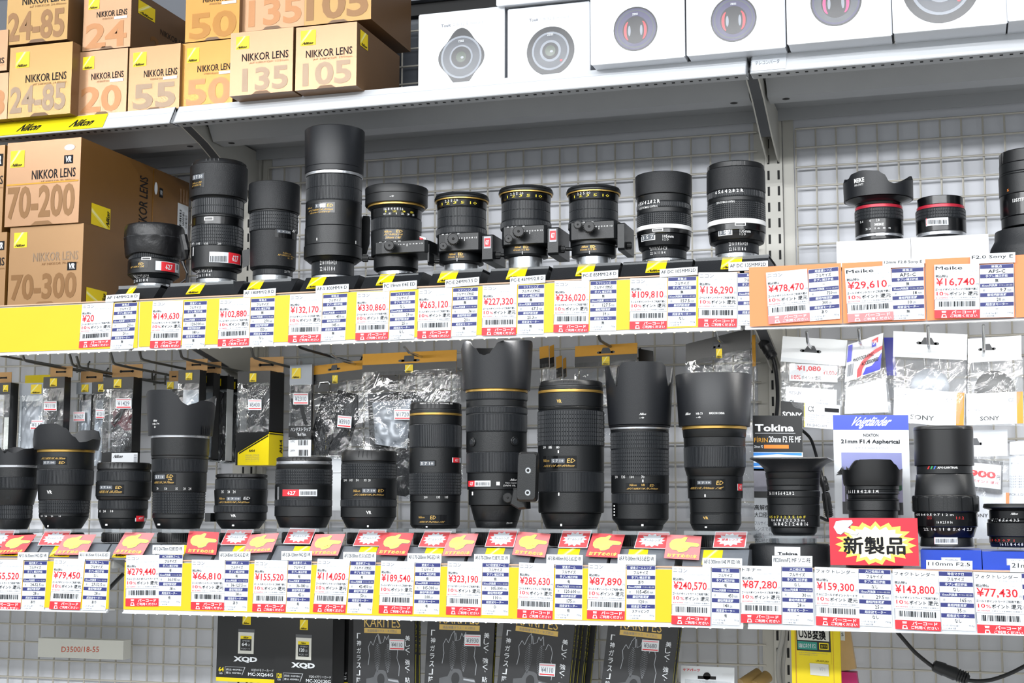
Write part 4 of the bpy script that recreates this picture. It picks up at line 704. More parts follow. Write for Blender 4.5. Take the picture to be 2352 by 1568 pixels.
for x, y in ((1086, 1015), (1181, 1013)):
    ph, z = L.hit(x, y); g = G(); n = np.array([math.cos(L.ang+ph), math.sin(L.ang+ph), 0]); p = np.array(L.pt(L.rz(z)-.001, ph, z)); g.cyl(p, n, .0062, .003, 'barrel_black', 24); g.cyl(p+n*.003, n, .004, .0008, 'rubber_black', 20); part(g, 'focus_button', L.root)
L.sticker(1077, 1104, 1127, 1117, (1077, 1091)).r(1140, 1106, 1148, 1114, 'mark_white'); nick(L, 1171, 1099, 1188, 1104).t('Nano Crystal', 1161, 1107, 1186, 1111).t('SWM VR', 1156, 1113, 1184, 1117).r(1084, 1129, 1087, 1137, 'mark_white').t('ZOOM', 1163, 1199, 1176, 1203).done()
L = Lens('stout telephoto zoom with large waffle grip and gold VR letters', 1312, 1214, YLC, [('b', 1206, 58, 61), ('b', 1178, 62, 70), ('b', 1176, 74, 75), ('b', 1130, 75.5), ('rib', 1082, 76), ('b', 1022, 76), ('waf', 940, 77, 77, {'n': 8, 'p': .0036}), ('b', 932, 74, 75.5), ('b', 899, 74.5), ('ring_gold', 893, 75), ('b', 884, 74), ('cap', 871, 73, 71)])
L.plate(1248, 1047, 1325, 1075, [('Nikon', 1249, 1054, 1263, 1061, 'mark_gold'), ('ED', 1302, 1053, 1322, 1062, 'mark_gold'), ('NIKKOR 80-400mm', 1249, 1067, 1323, 1072, 'mark_gold')], win=(1267, 1053, 1297, 1063)); L.t('VR', 1279, 917, 1290, 925, 'mark_gold', None, .02).scale([('200', 1248, 1254), ('135', 1260, 1267), ('105', 1279, 1286), ('80', 1279+1, 1286)][:2], 1024, 1030).scale([('105', 1260, 1268), ('80', 1278, 1285)], 1024, 1030).r(1281, 1034, 1284, 1040, 'mark_white').r(1282, 1131, 1285, 1138, 'mark_white').r(1287, 1202, 1291, 1208, 'mark_white').done()
L = Lens('telephoto zoom with slotted hood and gold name plate, right of the stout waffle-grip one', 1471, 1218, YLC, [('b', 1206, 50, 53), ('b', 1192, 54, 64), ('b', 1157, 65, 65), ('rib', 1132, 66), ('b', 1092, 66.5), ('waf', 1030, 67, 67, {'n': 7, 'p': .0028}), ('waf', 990, 67.5, 67.5, {'n': 4, 'p': .0028}), ('b', 984, 67), ('ring_silver', 979, 68), ('hood', 973, 70, 71), ('petal', 830, 71.5, 80, None, {'hw': 80, 'pts': [('a-80', 842), (1399, 840), (1406, 868), (1411, 886), (1416, 887), (1420, 860), (1424, 838), (1432, 831), (1470, 829), (1520, 831), (1528, 840), (1533, 870), (1537, 887), (1542, 880), (1548, 850), ('a80', 842), ('a98', 845), ('a108', 880), ('a118', 890), ('a132', 886), ('a142', 840), ('a180', 837), ('a-142', 840), ('a-132', 886), ('a-118', 890), ('a-108', 880), ('a-98', 845)]})])
L.plate(1437, 1109, 1516, 1127, [('Nikon', 1446, 1111, 1463, 1116, 'mark_gold'), ('VR', 1472, 1111, 1482, 1116, 'mark_gold'), ('ED', 1492, 1112, 1503, 1117, 'mark_gold'), ('AF-P NIKKOR 70-300mm', 1438, 1120, 1513, 1124, 'mark_gold')]); L.scale([('200', 1413, 1419), ('135', 1428, 1436), ('100', 1447, 1456), ('70', 1473, 1480)], 1092, 1098).r(1475, 1101, 1478, 1107, 'mark_white').r(1473, 1202, 1478, 1208, 'mark_white'); nick(L, 1468, 948, 1486, 953).t('-0', 1468, 957, 1480, 961, 'mark_white', None, .02)
g = G(); L.r(1410, 1155, 1418, 1186, 'barrel_gloss', g, .001); [L.r(1411.5, 1160+i*7, 1414.5, 1163+i*7, 'mark_white', g, .0014) for i in range(4)]; part(g, 'switch_panel', L.root); L.done()
L = Lens('short stubby telephoto with very wide hood and gold ring, rightmost yellow-backed lens', 1644, 1218, YLC, [('b', 1204, 52, 58), ('b', 1180, 59), ('b', 1178, 58.5), ('b', 1144, 58.5, 60), ('b', 1092, 63, 64), ('b', 1073, 65, 70), ('rib', 1023, 71, 71.5), ('b', 1002, 70.5, 71), ('b', 983, 72, 73.5), ('ring_gold', 976, 75), ('hood', 853, 82, 88)])
L.plate(1584, 1100, 1666, 1126, [('ED', 1645, 1104, 1662, 1113, 'mark_gold'), ('NIKKOR 300mm 1:4E', 1586, 1118, 1663, 1123, 'mark_gold')], win=(1602, 1104, 1634, 1112)); L.t('VR', 1615, 1186, 1627, 1192, 'mark_gold', None, .02).r(1618, 1135, 1621, 1141, 'mark_white').r(1619, 1206, 1624, 1212, 'mark_white').sticker(1693, 1111, 1704, 1126, (1694, 1703)); nick(L, 1574, 947, 1588, 953).t('HB-73', 1599, 947, 1614, 952, 'mark_white', None, .01).t('MADE IN CHINA', 1629, 946, 1664, 951, 'mark_white', None, .02).t('-0', 1599, 956, 1610, 960, 'mark_white', None, .02).done()
# right bay of the lowest shelf
L = Lens('manual lens with square scooped hood in front of the cloud picture card', 1824, 1229, 1.93, [('b', 1224, 48, 50), ('b', 1210, 52, 54), ('b', 1184, 60), ('b', 1158, 60.5), ('b', 1141, 60, 61), ('b', 1126, 62, 62), ('b', 1114, 60), ('b', 1098, 61, 62), ('b', 1083, 62, 64)])
g = G(); Zc = [at(1823, y, 1.93)[2] for y in (1084, 1056)]; n = 12; hx = L.rad(90, 1060); hy = .052; ri = L.rad(63, 1083); N = 96; vs = []
for i in range(N):
    w = 2*math.pi*i/N; cw, sw = math.cos(w), math.sin(w); k = 1/max(abs(cw)/hx, abs(sw)/hy); sx, sy = k*cw, k*sw; sx *= .985; zt = Zc[1]
    for u in (0, .35, .7, 1): vs.append((L.x+(ri*cw)*(1-u**1.6)+sx*u**1.6, L.y+(ri*sw)*(1-u**1.6)+sy*u**1.6, Zc[0]+(zt-Zc[0])*u))
    for u in (1, .7, .3): vs.append((L.x+((ri*cw)*(1-u**1.6)+sx*u**1.6)*.96, L.y+((ri*sw)*(1-u**1.6)+sy*u**1.6)*.96, Zc[0]+(zt-Zc[0])*u+.002))
    vs.append((L.x+ri*.5*cw, L.y+ri*.5*sw, Zc[0]+.002)); 
K = 8; g.add(vs, [(i*K+j, ((i+1) % N)*K+j, ((i+1) % N)*K+j+1, i*K+j+1) for i in range(N) for j in range(K-1)], 'hood_black', True); part(g, 'square_hood', L.root)
L.t('16 11 8 5.6 4 2.8 2', 1768, 1129, 1824, 1136).t('0.5 0.7 1 2 3 5 10 F', 1768, 1184, 1850, 1190, 'mark_yellow').t('0.6 0.8 1.2 2 3.5 m', 1772, 1191, 1848, 1197).t('16 8 4 2 1 2 4 8 16', 1778, 1199, 1856, 1207).done()
L = Lens('manual lens with scalloped rim standing behind the red starburst sign', 2007, 1230, 1.945, [('b', 1172, 56, 57), ('b', 1148, 61, 60), ('b', 1146, 61), ('b', 1134, 57, 58), ('knurl', 1130, 62, 62), ('b', 1124, 61), ('b', 1114, 61), ('petal', 1054, 66, 71, None, {'hw': 71, 'exp': .5, 'm': 'cap_black', 'pts': [('a-85', 1078), (1937, 1078), (1950, 1079), (1962, 1068), (1975, 1055), (2010, 1054), (2044, 1055), (2056, 1066), (2066, 1078), (2074, 1076), ('a90', 1078), ('a120', 1082), ('a150', 1056), ('a180', 1054), ('a-150', 1056), ('a-120', 1082)]})])
L.t('16 11 8 4 2.8 1.4', 1950, 1133-8, 2018, 1138-6, 'mark_white').r(2012, 1126, 2015, 1130, 'mark_white').done()
L = Lens('tall glossy manual lens with scalloped focus ring on a blue box', 2175, 1256, 1.93, [('b', 1234, 62, 60), ('g', 1210, 63, 70), ('g', 1177, 73), ('g', 1175, 74), ('b', 1137, 76), ('b', 1088, 71, 66), ('b', 1068, 64.5), ('hood', 976, 69, 68, {'m': 'cap_black', 'band': .9})])
g = G(); ra, rb = L.rows[4][6], L.rows[4][7]; za, zb = L.rows[4][8], L.rows[4][9]
for i in range(14):
    w = 2*math.pi*i/14; vs = []
    for j in range(7):
        a = w+(j-3)/3*math.pi/14*.72
        for z, k in ((za, .999), (za+.001, 1.02), (zb-.002, 1.02), (zb, .999)): vs.append((L.x+ra*k*math.cos(a), L.y+ra*k*math.sin(a), z-(.0016*abs(j-3)/3 if z > za+.0015 else 0)))
    g.add(vs, [(j*4+k, (j+1)*4+k, (j+1)*4+k+1, j*4+k+1) for j in range(6) for k in range(3)], 'barrel_black')
part(g, 'scalloped_focus_ring', L.root)
L.t('APO-LANTHAR', 2153, 1071, 2200, 1076, 'mark_white', None, .02); [L.t('/', 2130+i*7, 1070, 2136+i*7, 1077, m, None, .06) for i, m in enumerate(('mark_red', 'mark_green', 'mark_blue'))]
L.t('0.35 0.4 0.5 0.7 1 2 m', 2104, 1179, 2190, 1184).t('1.2 1.5', 2130, 1185, 2140, 1192, 'mark_red').t('1:1.2', 2196, 1186, 2214, 1192, 'mark_red').t('16 8 2.5 8 16', 2152, 1196, 2188, 1202).t('22 16 11 8 5.6 4 2.5', 2122, 1212, 2232, 1218).sticker(2146, 1233, 2199, 1249, (2146.5, 2147), '8').done()
L = Lens('small black manual lens cut off by the right edge, on a blue box', 2334, 1257, 1.93, [('b', 1248, 58, 60), ('g', 1232, 62), ('b', 1200, 66, 66), ('g', 1192, 64), ('g', 1172, 60), ('g', 1166, 60, 72), ('b', 1156, 74, 72)])
nick(L, 2321, 1177, 2340, 1182).t('16 11 8 5.6 4 3.5', 2276, 1191, 2341, 1197).t('0.3 0.5 0.7 1', 2274, 1238, 2330, 1243, 'mark_red').t('16 11 8 4 4 8', 2298, 1246, 2350, 1253).done()
# ------------------------------------------------------------------ price cards, spec cards, display stands, red pointer cards
def price_card(price, tl, tr, bl, Y, maker='ニコン', model='', lift=.0010, red='tag_red', where='', cut=False, sale='ゴールドポイントカードご利用で更に'):
    f = frp(tl, tr, bl, Y, lift); g = G(); f.sheet(g, 'paper'); r = f.rect; t = lambda s, a, b, c, d, m='ink', **k: f.text(g, s, a, b, c, d, m, 2, **k)
    mw = min(.9, .115*len(maker)+.02); t(maker, .03, .035, .03+mw, .10, 'ink_grey' if maker == 'ニコン' else 'ink')
    if model: t(model, .42 if len(model) < 18 else .30, .118, .97, .15, 'paper_grey', res=1)
    t('税込特価', .03, .193, .31, .243, bold=.012); t('ポイント10% 税込', .42, .205, .92, .225, 'paper_grey', res=1)
    if not cut:
        t(price, .04, .255, .90, .415, 'ink_red', bold=.012); t('円', .925, .36, .985, .40, 'ink_grey')
    else: t(price, .04, .255, .42, .415, 'ink_red', bold=.012)  # digits under the glare are left off, blank paper stands in for it
    t(sale, .02, .443, .97, .488, 'ink', res=1, bold=.012); t('10', .05, .51, .20, .575, 'ink_red', bold=.01); t('%', .22, .525, .32, .575, 'ink_red'); t('ポイント', .34, .512, .70, .578, 'ink', bold=.012); t('還元', .74, .508, .97, .582, 'ink', bold=.01)
    pv = '¥'+format(int(price.replace('¥', '').replace(',', ''))//10, ',') if not cut else '¥20'
    t(pv+'円分', .03, .610, .30, .634, 'ink_red', res=1, bold=.01); t('のポイントを次回のお買物で', .33, .611, .97, .632, 'ink_grey', res=1, bold=.015)
    r(g, .0, .655, .012, .83, 'ink_grey', 1); r(g, 0, .655, 1, .66, 'ink_grey', 1); f.bars(g, .10, .69, .92, .785, 'ink', 2, 30, hash(price) % 999 if False else sum(map(ord, price))); t('4 960759 024100', .22, .80, .80, .818, 'paper_grey', res=1)
    r(g, 0, .845, 1, 1, red, 1); f.poly(g, [(.15, .99), (.17, .925), (.25, .925), (.28, .99)], 'paper', 2); r(g, .16, .865, .26, .878, 'paper', 2); r(g, .165, .882, .255, .90, 'paper', 2); r(g, .185, .94, .245, .975, red, 3)
    t('バーコード', .38, .858, .93, .918, 'paper', bold=.03); t('ご利用ください', .35, .930, .95, .985, 'paper', bold=.02)
    return solo(g, 'price_card', f'white price card reading {price}{" and cut by glare" if cut else ""}, {where}', 'price card')
def spec_card(kind, vals, tl, tr, bl, Y, title=None, tbox=None, lift=.0006, near='', sub=''):
    f = frp(tl, tr, bl, Y, lift); g = G(); f.sheet(g, 'paper'); t = lambda s, a, b, c, d, m='ink', **k: f.text(g, s, a, b, c, d, m, 2, res=1, **{'bold': .008, **k})
    heads = (kind, '手ブレ補正機能', '35mm判換算', '最短撮影距離', '超音波モーター'); rows = (vals[0], vals[1], vals[2], vals[3], vals[4])
    for i in range(5):
        y = .006+i*.1775; f.rect(g, .01, y, .99, y+.072, 'tag_navy', 1); n = len(heads[i]); w = min(.80, .085*n+.06)
        if i == 2: t(heads[i], .06, y+.012, .52, y+.062, 'paper', bold=.01); t('デジタル一眼使用時', .56, y+.022, .96, y+.056, 'paper_grey')
        else: t(heads[i], .5-w/2, y+.011, .5+w/2, y+.063, 'paper', bold=.012)
        v = rows[i]; yy = y+.092
        if i == 2 and v != '-':
            t('約', .10, yy+.012, .155, yy+.058, 'ink_grey'); w = .062*len(v); t(v, .78-w, yy, .78, yy+.066); t('mm', .81, yy+.026, .93, yy+.066, 'ink_grey')
        elif i == 3:
            w = .062*len(v); t(v, .62-w, yy, .62, yy+.066); t('cm', .64, yy+.026, .74, yy+.066, 'ink_grey')
        elif v != '-': w = min(.7, .10*len(v)); t(v, .5-w/2, yy, .5+w/2, yy+.066)
        else: f.rect(g, .46, yy+.03, .54, yy+.036, 'ink', 2)
    t('フィルター径 77mm 重さ', .04, .905, .52, .938, 'ink_grey'); t('755g', .80, .902, .97, .94, 'ink_grey'); t('フード HB-45 付属', .04, .955, .42, .985, 'ink_grey')
    if title:
        (x0, y0), (x1, _), (_, y1) = tbox; q = frp(tbox[0], tbox[1], tbox[2], Y, lift+.0002); q.sheet(g, 'paper')
        q.text(g, title, .04, .20, .95, .60, 'ink', 2); q.text(g, sub or title, .40, .70, .97, .84, 'paper_grey', 2, res=1)
    return solo(g, 'spec_card', f'navy striped spec card {near}', 'spec card')
NO, YES, ARI, NASI, FS = '無', '有', 'あり', 'なし', 'フルサイズ'
def pair(price, ptl, ptr, pbl, kind, vals, stl, str_, sbl, title=None, tb=None, Y=1.877, maker='ニコン', where='on the middle shelf rail', model=None, cut=False, lift=.0015, near=None, red='tag_red', sale='ゴールドポイントカードご利用で更に'):
    pl = f'{price}' if where is None else price
    price_card(price, ptl, ptr, pbl, Y, maker, model or (title or ''), lift+.0008, red, where, cut, sale)
    spec_card(kind, vals, stl, str_, sbl, Y, title, tb, lift, near or where)
M_ = 'on the middle shelf rail'
pair('¥20', (191, 698.6), (262.5, 694), (183, 799.6), '単焦点', (FS, NO, '21', '20', NO), (264.7, 697), (317, 694), (254, 803), 'AF 14MM/2.8 D', ((245, 678), (322, 673), (243.5, 694)), cut=True, where='left of the rail joint', near='with a 14MM title, left of the rail joint')
pair('¥149,630', (353, 692), (423, 690), (346, 800), '望遠ズーム', (FS, NO, '120-300', '180', NO), (425, 693), (477, 691), (418.4, 800), where='first after the rail joint')
pair('¥102,880', (506, 687.6), (577, 684), (501.7, 796), '単焦点', (FS, NO, '270', '150', NASI), (578, 686), (632.6, 684), (573.5, 794), 'AF 180MM/2.8 D', ((561, 667), (635, 662), (560, 684)), where='below the short telephoto lens')
pair('¥132,170', (668, 677), (742.5, 674), (663, 787), '単焦点', (FS, NO, '450', '145', NO), (743.6, 677), (799, 674), (737.7, 783.7), 'AF-S 300MM/4 D', ((726.5, 657), (802, 652), (726, 675)), where='below the tallest lens')
pair('¥330,860', (821, 672), (896, 669), (817.6, 782), 'シフトレンズ', (FS, NASI, '29', '25', NASI), (897.7, 672), (955, 669), (894.5, 780.5), 'PC 19mm f/4E ED', ((880.5, 650), (958.5, 644), (880, 669)), where='below the wide shift lens')
pair('¥263,120', (963, 663.8), (1039.5, 661), (959.6, 778), 'シフトレンズ', ('フルサイズ対応', NO, '36', '21', NO), (1041.6, 662), (1099, 659.6), (1037, 773), 'PC-E 24MM/3.5 D', ((1023.5, 643), (1101.6, 636), (1023, 661)), where='below the first of three matching shift lenses')
pair('¥227,320', (1110, 656), (1188.7, 654), (1107.5, 771), 'シフトレンズ', ('フルサイズ対応', NO, '67.5', '25.3', NO), (1191, 655), (1251, 653), (1189, 768), 'PC-E 45MM/2.8 D', ((1172.5, 637), (1253.6, 631), (1172, 655)), where='below the middle of three matching shift lenses')
pair('¥236,020', (1275, 646), (1355, 644.5), (1272, 763.7), 'シフトレンズ', ('フルサイズ対応', NO, '127.5', '39', NO), (1356.7, 646), (1417, 644), (1355, 760.5), 'PC-E 85MM/2.8 D', ((1337, 626), (1420.5, 620), (1336.5, 645)), where='below the third of three matching shift lenses')
pair('¥109,810', (1448.5, 639.5), (1533.5, 637.5), (1446.8, 756.5), '単焦点', (FS, NO, '157.5', '90', NASI), (1535, 637), (1600, 635), (1533.5, 750), 'AF DC 105MMF2D', ((1516, 618.5), (1603, 612.5), (1515.6, 637)), where='below the 105mm lens')
pair('¥136,290', (1605, 625.6), (1693.4, 625), (1604, 751), '単焦点', (FS, NO, '202.5', '110', NO), (1694, 628), (1757, 626), (1695, 747.5), 'AF DC 135MMF2D', ((1673.5, 603), (1764, 598.5), (1673.5, 623)), where='last before the orange sheets', lift=.0008)
pair('¥478,470', (1760.8, 627.8), (1855, 619), (1767, 746), '超望遠レンズ', (FS, '-', '750', '300', ARI), (1857.6, 621), (1926.4, 614.3), (1861, 739), where='tilted on the first orange sheet', red='card_pink', lift=.0062)
pair('¥29,610', (1941, 618.4), (2045.7, 611), (1948.4, 742), '単焦点', ('APS-C', NO, '18', '10', NO), (2047.8, 619), (2121.7, 615), (2050, 736.6), '12mm F2.8 Sony E', ((2027.5, 597.5), (2123, 595), (2027.5, 617)), maker='Meike', where='on the second orange sheet', red='card_pink', lift=.0062)
pair('¥16,740', (2146, 609.8), (2248.8, 607.4), (2146.7, 732.6), '単焦点', ('APS-C', NO, '9.7', '20', '-'), (2250, 609.8), (2327.8, 607), (2250.7, 731), 'F2.0 Sony E', ((2228, 585), (2331.5, 581), (2228, 608)), maker='Meike', where='on the third orange sheet', lift=.0062)
YC = 1.856
def cp(*a, **k): pair(*a, Y=YC, **k)
cp('¥155,520', (-22, 1284), (56.3, 1284.5), (-30, 1400), '超広角ズーム', (FS, YES, '24-52.5', '28', ARI), (57.5, 1288), (110, 1288), (49.7, 1399.5), 'AF-S 16-35mm f/4G ED VR', ((43, 1268), (113, 1268), (41.5, 1286)), where='cut by the left picture edge', near='beside the price card cut by the left picture edge')
cp('¥79,450', (126.7, 1282), (197, 1283.3), (115, 1398), '超広角ズーム', (FS, NASI, '27-52.5', '28', ARI), (198, 1285.6), (252, 1287), (189, 1399.5), 'AF-S 18-35mm f/3.5-4.5G ED', ((183, 1267), (254.6, 1267), (181, 1284)), where='last on the short left shelf rail')
cp('¥279,440', (292, 1274.5), (367.6, 1273.6), (290.3, 1391.5), '大口径標準ズーム', (FS, YES, '36-105', '38', YES), (367.5, 1272.7), (421, 1273), (363, 1390.5), 'AF-S 24-70mm f/2.8E ED VR', ((352, 1251.5), (424, 1251.5), (351.5, 1272)), where='first on the long lowest shelf rail', sale='さらにゴールドポイントカードで')
cp('¥66,810', (442.4, 1284.8), (518.5, 1285.8), (440, 1399), '標準ズーム', (FS, YES, '36-127.5', '38', ARI), (519.5, 1287), (573.7, 1287.6), (514, 1401.8), 'AF-S 24-85mm f/3.5-4.5G ED VR', ((505, 1266), (576.5, 1266), (504, 1286)), where='below the small dark zoom lens')
cp('¥155,520', (586.8, 1285.8), (662.6, 1286.7), (581, 1403.6), '高倍率ズーム', (FS, YES, '36-180', '45', YES), (663.5, 1287), (716.8, 1287.5), (658, 1404.6), 'AF-S 24-120mm f/4G ED VR', ((647.6, 1265), (718, 1265), (647, 1286)), where='whole, below the lens with red and white sticker', near='below the lens with the red and white sticker')
cp('¥114,050', (731.3, 1282.4), (805.6, 1284), (720, 1404.6), '高倍率ズーム', ('フルサイズ対応', YES, '42-450', '50', YES), (807, 1288), (864, 1288.5), (797.8, 1407.5), 'AF-S 28-300mm f/3.5-5.6G ED VR', ((789.6, 1267), (865, 1268), (789, 1288)), where='tilted, below the stout VR zoom lens')
cp('¥189,540', (877, 1287), (953.9, 1288.6), (871, 1407.5), '望遠ズーム', (FS, YES, '105-300', '100', YES), (955, 1292), (1013, 1292.5), (951, 1409.5), 'AF-S 70-200mm f/4G ED VR', ((937, 1269.7), (1015, 1271), (936.5, 1291)), where='below the slim tall zoom lens')
cp('¥323,190', (1029.6, 1288), (1108.8, 1290), (1025.6, 1410.5), '大口径望遠ズーム', (FS, YES, '105-300', '110', 'O'), (1109, 1292), (1170, 1293), (1106.8, 1411.4), 'AF-S 70-200mm f/2.8E FL ED VR', ((1090, 1272), (1172, 1273), (1089.5, 1292)), where='below the lens with the swivel foot')
cp('¥285,630', (1193.6, 1291), (1274, 1294), (1189, 1418), '望遠ズーム', (FS, YES, '120-600', '175', YES), (1276.6, 1296), (1339, 1297.5), (1274.8, 1420.7), 'AF-S 80-400mm f/4.5-5.6G ED VR', ((1256, 1272.5), (1339.6, 1274), (1255.5, 1295)), where='below the large waffle-grip zoom')
cp('¥87,890', (1352.5, 1292), (1438.6, 1294), (1349, 1420), '望遠ズームレンズ', (FS, ARI, '105-450', '120', 'ステッピング'), (1440, 1298), (1506, 1298.5), (1439, 1422.5), 'AF-P 70-300mm f/4.5-5.6E ED VR', ((1419.5, 1272.5), (1507, 1273.5), (1419, 1296)), where='below the lens with slotted hood')
cp('¥240,570', (1544.6, 1300), (1633.5, 1302.7), (1543, 1432.8), '単焦点', (FS, YES, '450', '140', YES), (1635, 1303), (1699, 1305), (1635, 1432.8), 'AF-S 300mm f/4E PF ED VR', ((1614, 1280.6), (1705, 1282), (1614, 1302)), where='last one with yellow backing on the lowest rail')
cp('¥87,280', (1702.4, 1298.4), (1795, 1299.8), (1703, 1429), '大口径広角', (FS, NASI, '30', '28', '-'), (1796, 1301), (1867, 1302.7), (1798, 1432), 'FE20mmF2 MF ソニ-FE', ((1774, 1275.5), (1866.5, 1276.5), (1774, 1300)), maker='トキナー', where='below the square-hooded lens', lift=.0032)
cp('¥159,300', (1871.5, 1301), (1971, 1305.5), (1875, 1435), '大口径超広角', (FS, NASI, '29.5', '25', NASI), (1971.5, 1305.5), (2045.8, 1308), (1974.5, 1436), maker='フォクトレンダー', where='below the red starburst sign', model='NOKTON 21mm F1.4 Aspherical', red='tag_red', sale='さらにゴールドポイントカードで')
cp('¥143,800', (2050.4, 1306.6), (2155, 1310.7), (2056.6, 1443.6), '等倍マクロ', (FS, NASI, '165', '35', NASI), (2155.4, 1311), (2233.4, 1312.8), (2163, 1445.7), '110mm F2.5', ((2127.5, 1285.6), (2233.5, 1287.5), (2127.5, 1306)), maker='フォクトレンダー', where='below the tall glossy manual lens', model='MACRO APO-LANTHAR 110mm F2.5')
cp('¥77,430', (2235.5, 1312.8), (2345, 1316), (2245.4, 1455), '広角', (FS, NASI, '31.5', '20', NASI), (2345.6, 1316), (2425, 1319), (2355, 1457), '21mm F3.5', ((2320, 1287), (2420, 1290), (2320, 1313)), maker='フォクトレンダー', where='cut by the right picture edge', model='COLOR-SKOPAR 21mm F3.5')

# black display stands on the middle shelf: slanted face with yellow mark, clear plate
SY0, SZ0 = 1.8815, 1.5600
def sl(x, y): return atP(x, y, (0, SY0, SZ0), (0, -1, 1))
STN = ['leather-hooded lens', 'zoom lens with waffle grips', 'short bumpy-grip telephoto', 'tallest lens', 'wide shift lens', 'first matching shift lens', 'middle matching shift lens', 'third matching shift lens', '105mm lens', 'lens beside the right upright']
SX = [(256, 352, 668, 690), (372, 545, 648, 672), (560, 668, 640, 668), (688, 812, 630, 660), (828, 960, 622, 652), (984, 1098, 612, 642), (1118, 1252, 606, 640), (1262, 1418, 598, 634), (1424, 1586, 588, 622), (1592, 1762, 578, 610)]
LG = [(281, 300, 670, None), (424, 462, 661, 683), (562, 597, 654, 676), (701, 740, 645, 669), (861, 899, 643, 665), (1002, 1045, 632, 656), (1160, 1204, 627, 651), (1320, 1360, 617, 640), (1481, 1525, 608, 632), (1654, 1698, 600, 621)]
zpl = SZ0+.024
for i, (x0, x1, yt, ybm) in enumerate(SX):
    xa, xb = at(x0, ybm, SY0)[0], at(x1, ybm, SY0)[0]; t = thing('display_stand', f'black slanted display stand under the {STN[i]}', 'display stand', ((xa+xb)/2, SY0+.04, ZB+.0004), 'black lens stands on the middle shelf')
    d = .022; g = G(); z0 = ZB+.0004; prof = [(SY0, z0), (SY0+d, z0+d+.0006), (SY0+.095, z0+d+.0006), (SY0+.095, z0)]; g.prismX(prof, xa, xb, 'stand_black'); part(g, 'slanted_base', t)
    f = Fr((xa, SY0+d, z0+d+.0004), (xb, SY0+d, z0+d+.0004), (xa, SY0, z0)); lx0, lx1, ly0, ly1 = LG[i]
    u0 = (at(lx0, ybm, SY0)[0]-xa)/f.w; u1 = u0+(lx1-lx0)/FPX*2.02/f.w; g = G(); q = f.sub(max(.02, u0), .02, u1, .86, 1); q.logo(g, 0, 0, 1, 1, 1); part(g, 'logo_sticker', t)
    lens_x = {0: 352, 1: 497, 2: 626, 3: 764, 4: 909, 5: 1060, 6: 1208, 7: 1364, 8: 1526, 9: 1693}[i]; xc = at(lens_x, ybm, 1.945)[0]
    g = G(); zt = min(o.location.z for o in bpy.data.objects if o.get('category') == 'camera lens' and abs(o.location.x-xc) < .012 and o.location.z > 1.5)-.0004
    g.box((max(xc-.052, xa), SY0+.018, zt-.005), (min(xc+.052, xb), SY0+.115, zt), 'acrylic'); part(g, 'clear_plate', t)
    g = G(); g.lathe((xc, YLB), [(.001, zt-.0052), (.026, zt-.0052), (.028, zt-.008), (.028, z0+d+.0006), (.001, z0+d+.0006)], 'stand_black', 48); part(g, 'support_ring', t)

# stands and red cards on the lowest shelf
CYf, CZf = 1.8625, 1.1785
def slc(x, y, off=0.): return atP(x, y, (0, CYf-off, CZf+off), (0, -1, 1))
CST = [(-60, 78, 'fat wide lens at the left edge'), (82, 236, 'wide zoom with broad flower hood'), (240, 352, 'squat capped zoom'), (356, 484, 'zoom with deep scalloped hood'), (492, 612, 'small dark zoom'), (622, 766, 'round zoom with sticker'), (776, 910, 'stout VR zoom'), (928, 1064, 'slim tall zoom'), (1072, 1214, 'lens with the swivel foot'), (1226, 1392, 'large waffle-grip zoom'), (1400, 1548, 'lens with slotted hood'), (1566, 1716, 'stubby wide-hooded telephoto')]
CLX = [30, 146, 281, 409, 552, 696, 846, 999, 1140, 1312, 1471, 1644]
for i, (x0, x1, nm) in enumerate(CST):
    xa, xb = at(x0, 1262, CYf)[0], at(x1, 1262, CYf)[0]; t = thing('display_stand', f'grey slanted display stand under the {nm}', 'display stand', ((xa+xb)/2, CYf+.04, 1.1764), 'grey lens stands on the lowest shelf')
    d = .020; g = G(); z0 = 1.1764; g.prismX([(CYf, z0), (CYf, z0+.002), (CYf+d, z0+.002+d), (CYf+.10, z0+.002+d), (CYf+.10, z0)], xa, xb, 'stand_grey'); part(g, 'slanted_base', t)
    f = Fr((xa, CYf+d, z0+.002+d), (xb, CYf+d, z0+.002+d), (xa, CYf, z0+.002)); g = G(); u = (CLX[i]-x0)/(x1-x0)-.22; q = f.sub(max(.02, u), .04, max(.02, u)+.30, .94, 1); q.logo(g, 0, 0, 1, 1, 1); part(g, 'logo_sticker', t)
    xc = at(CLX[i], 1230, YLC)[0]; zt = min(o.location.z for o in bpy.data.objects if o.get('category') == 'camera lens' and abs(o.location.x-xc) < .012 and 1.15 < o.location.z < 1.3)-.0004
    g = G(); g.box((max(xc-.05, xa), YLC-.055, zt-.005), (min(xc+.05, xb), YLC+.055, zt), 'acrylic'); part(g, 'clear_plate', t)
    g = G(); g.lathe((xc, YLC), [(.001, zt-.0052), (.029, zt-.0052), (.0295, zt-.0065), (.0295, z0+.004+d), (.001, z0+.004+d)], 'cap_black', 48)
    for k in range(60): w = 2*math.pi*k/60; g.box((xc+.0297*math.cos(w)-.0005, YLC+.0297*math.sin(w)-.0005, z0+.005+d), (xc+.0297*math.cos(w)+.0005, YLC+.0297*math.sin(w)+.0005, zt-.007), 'cap_black')
    part(g, 'rear_cap', t)
HAND = [(.10, .40), (.16, .24), (.28, .17), (.42, .16), (.52, .08), (.60, .09), (.57, .20), (.54, .28), (.70, .30), (.93, .33), (.97, .40), (.92, .47), (.72, .47), (.66, .55), (.64, .64), (.52, .72), (.40, .74), (.34, .66), (.20, .64), (.12, .54)]
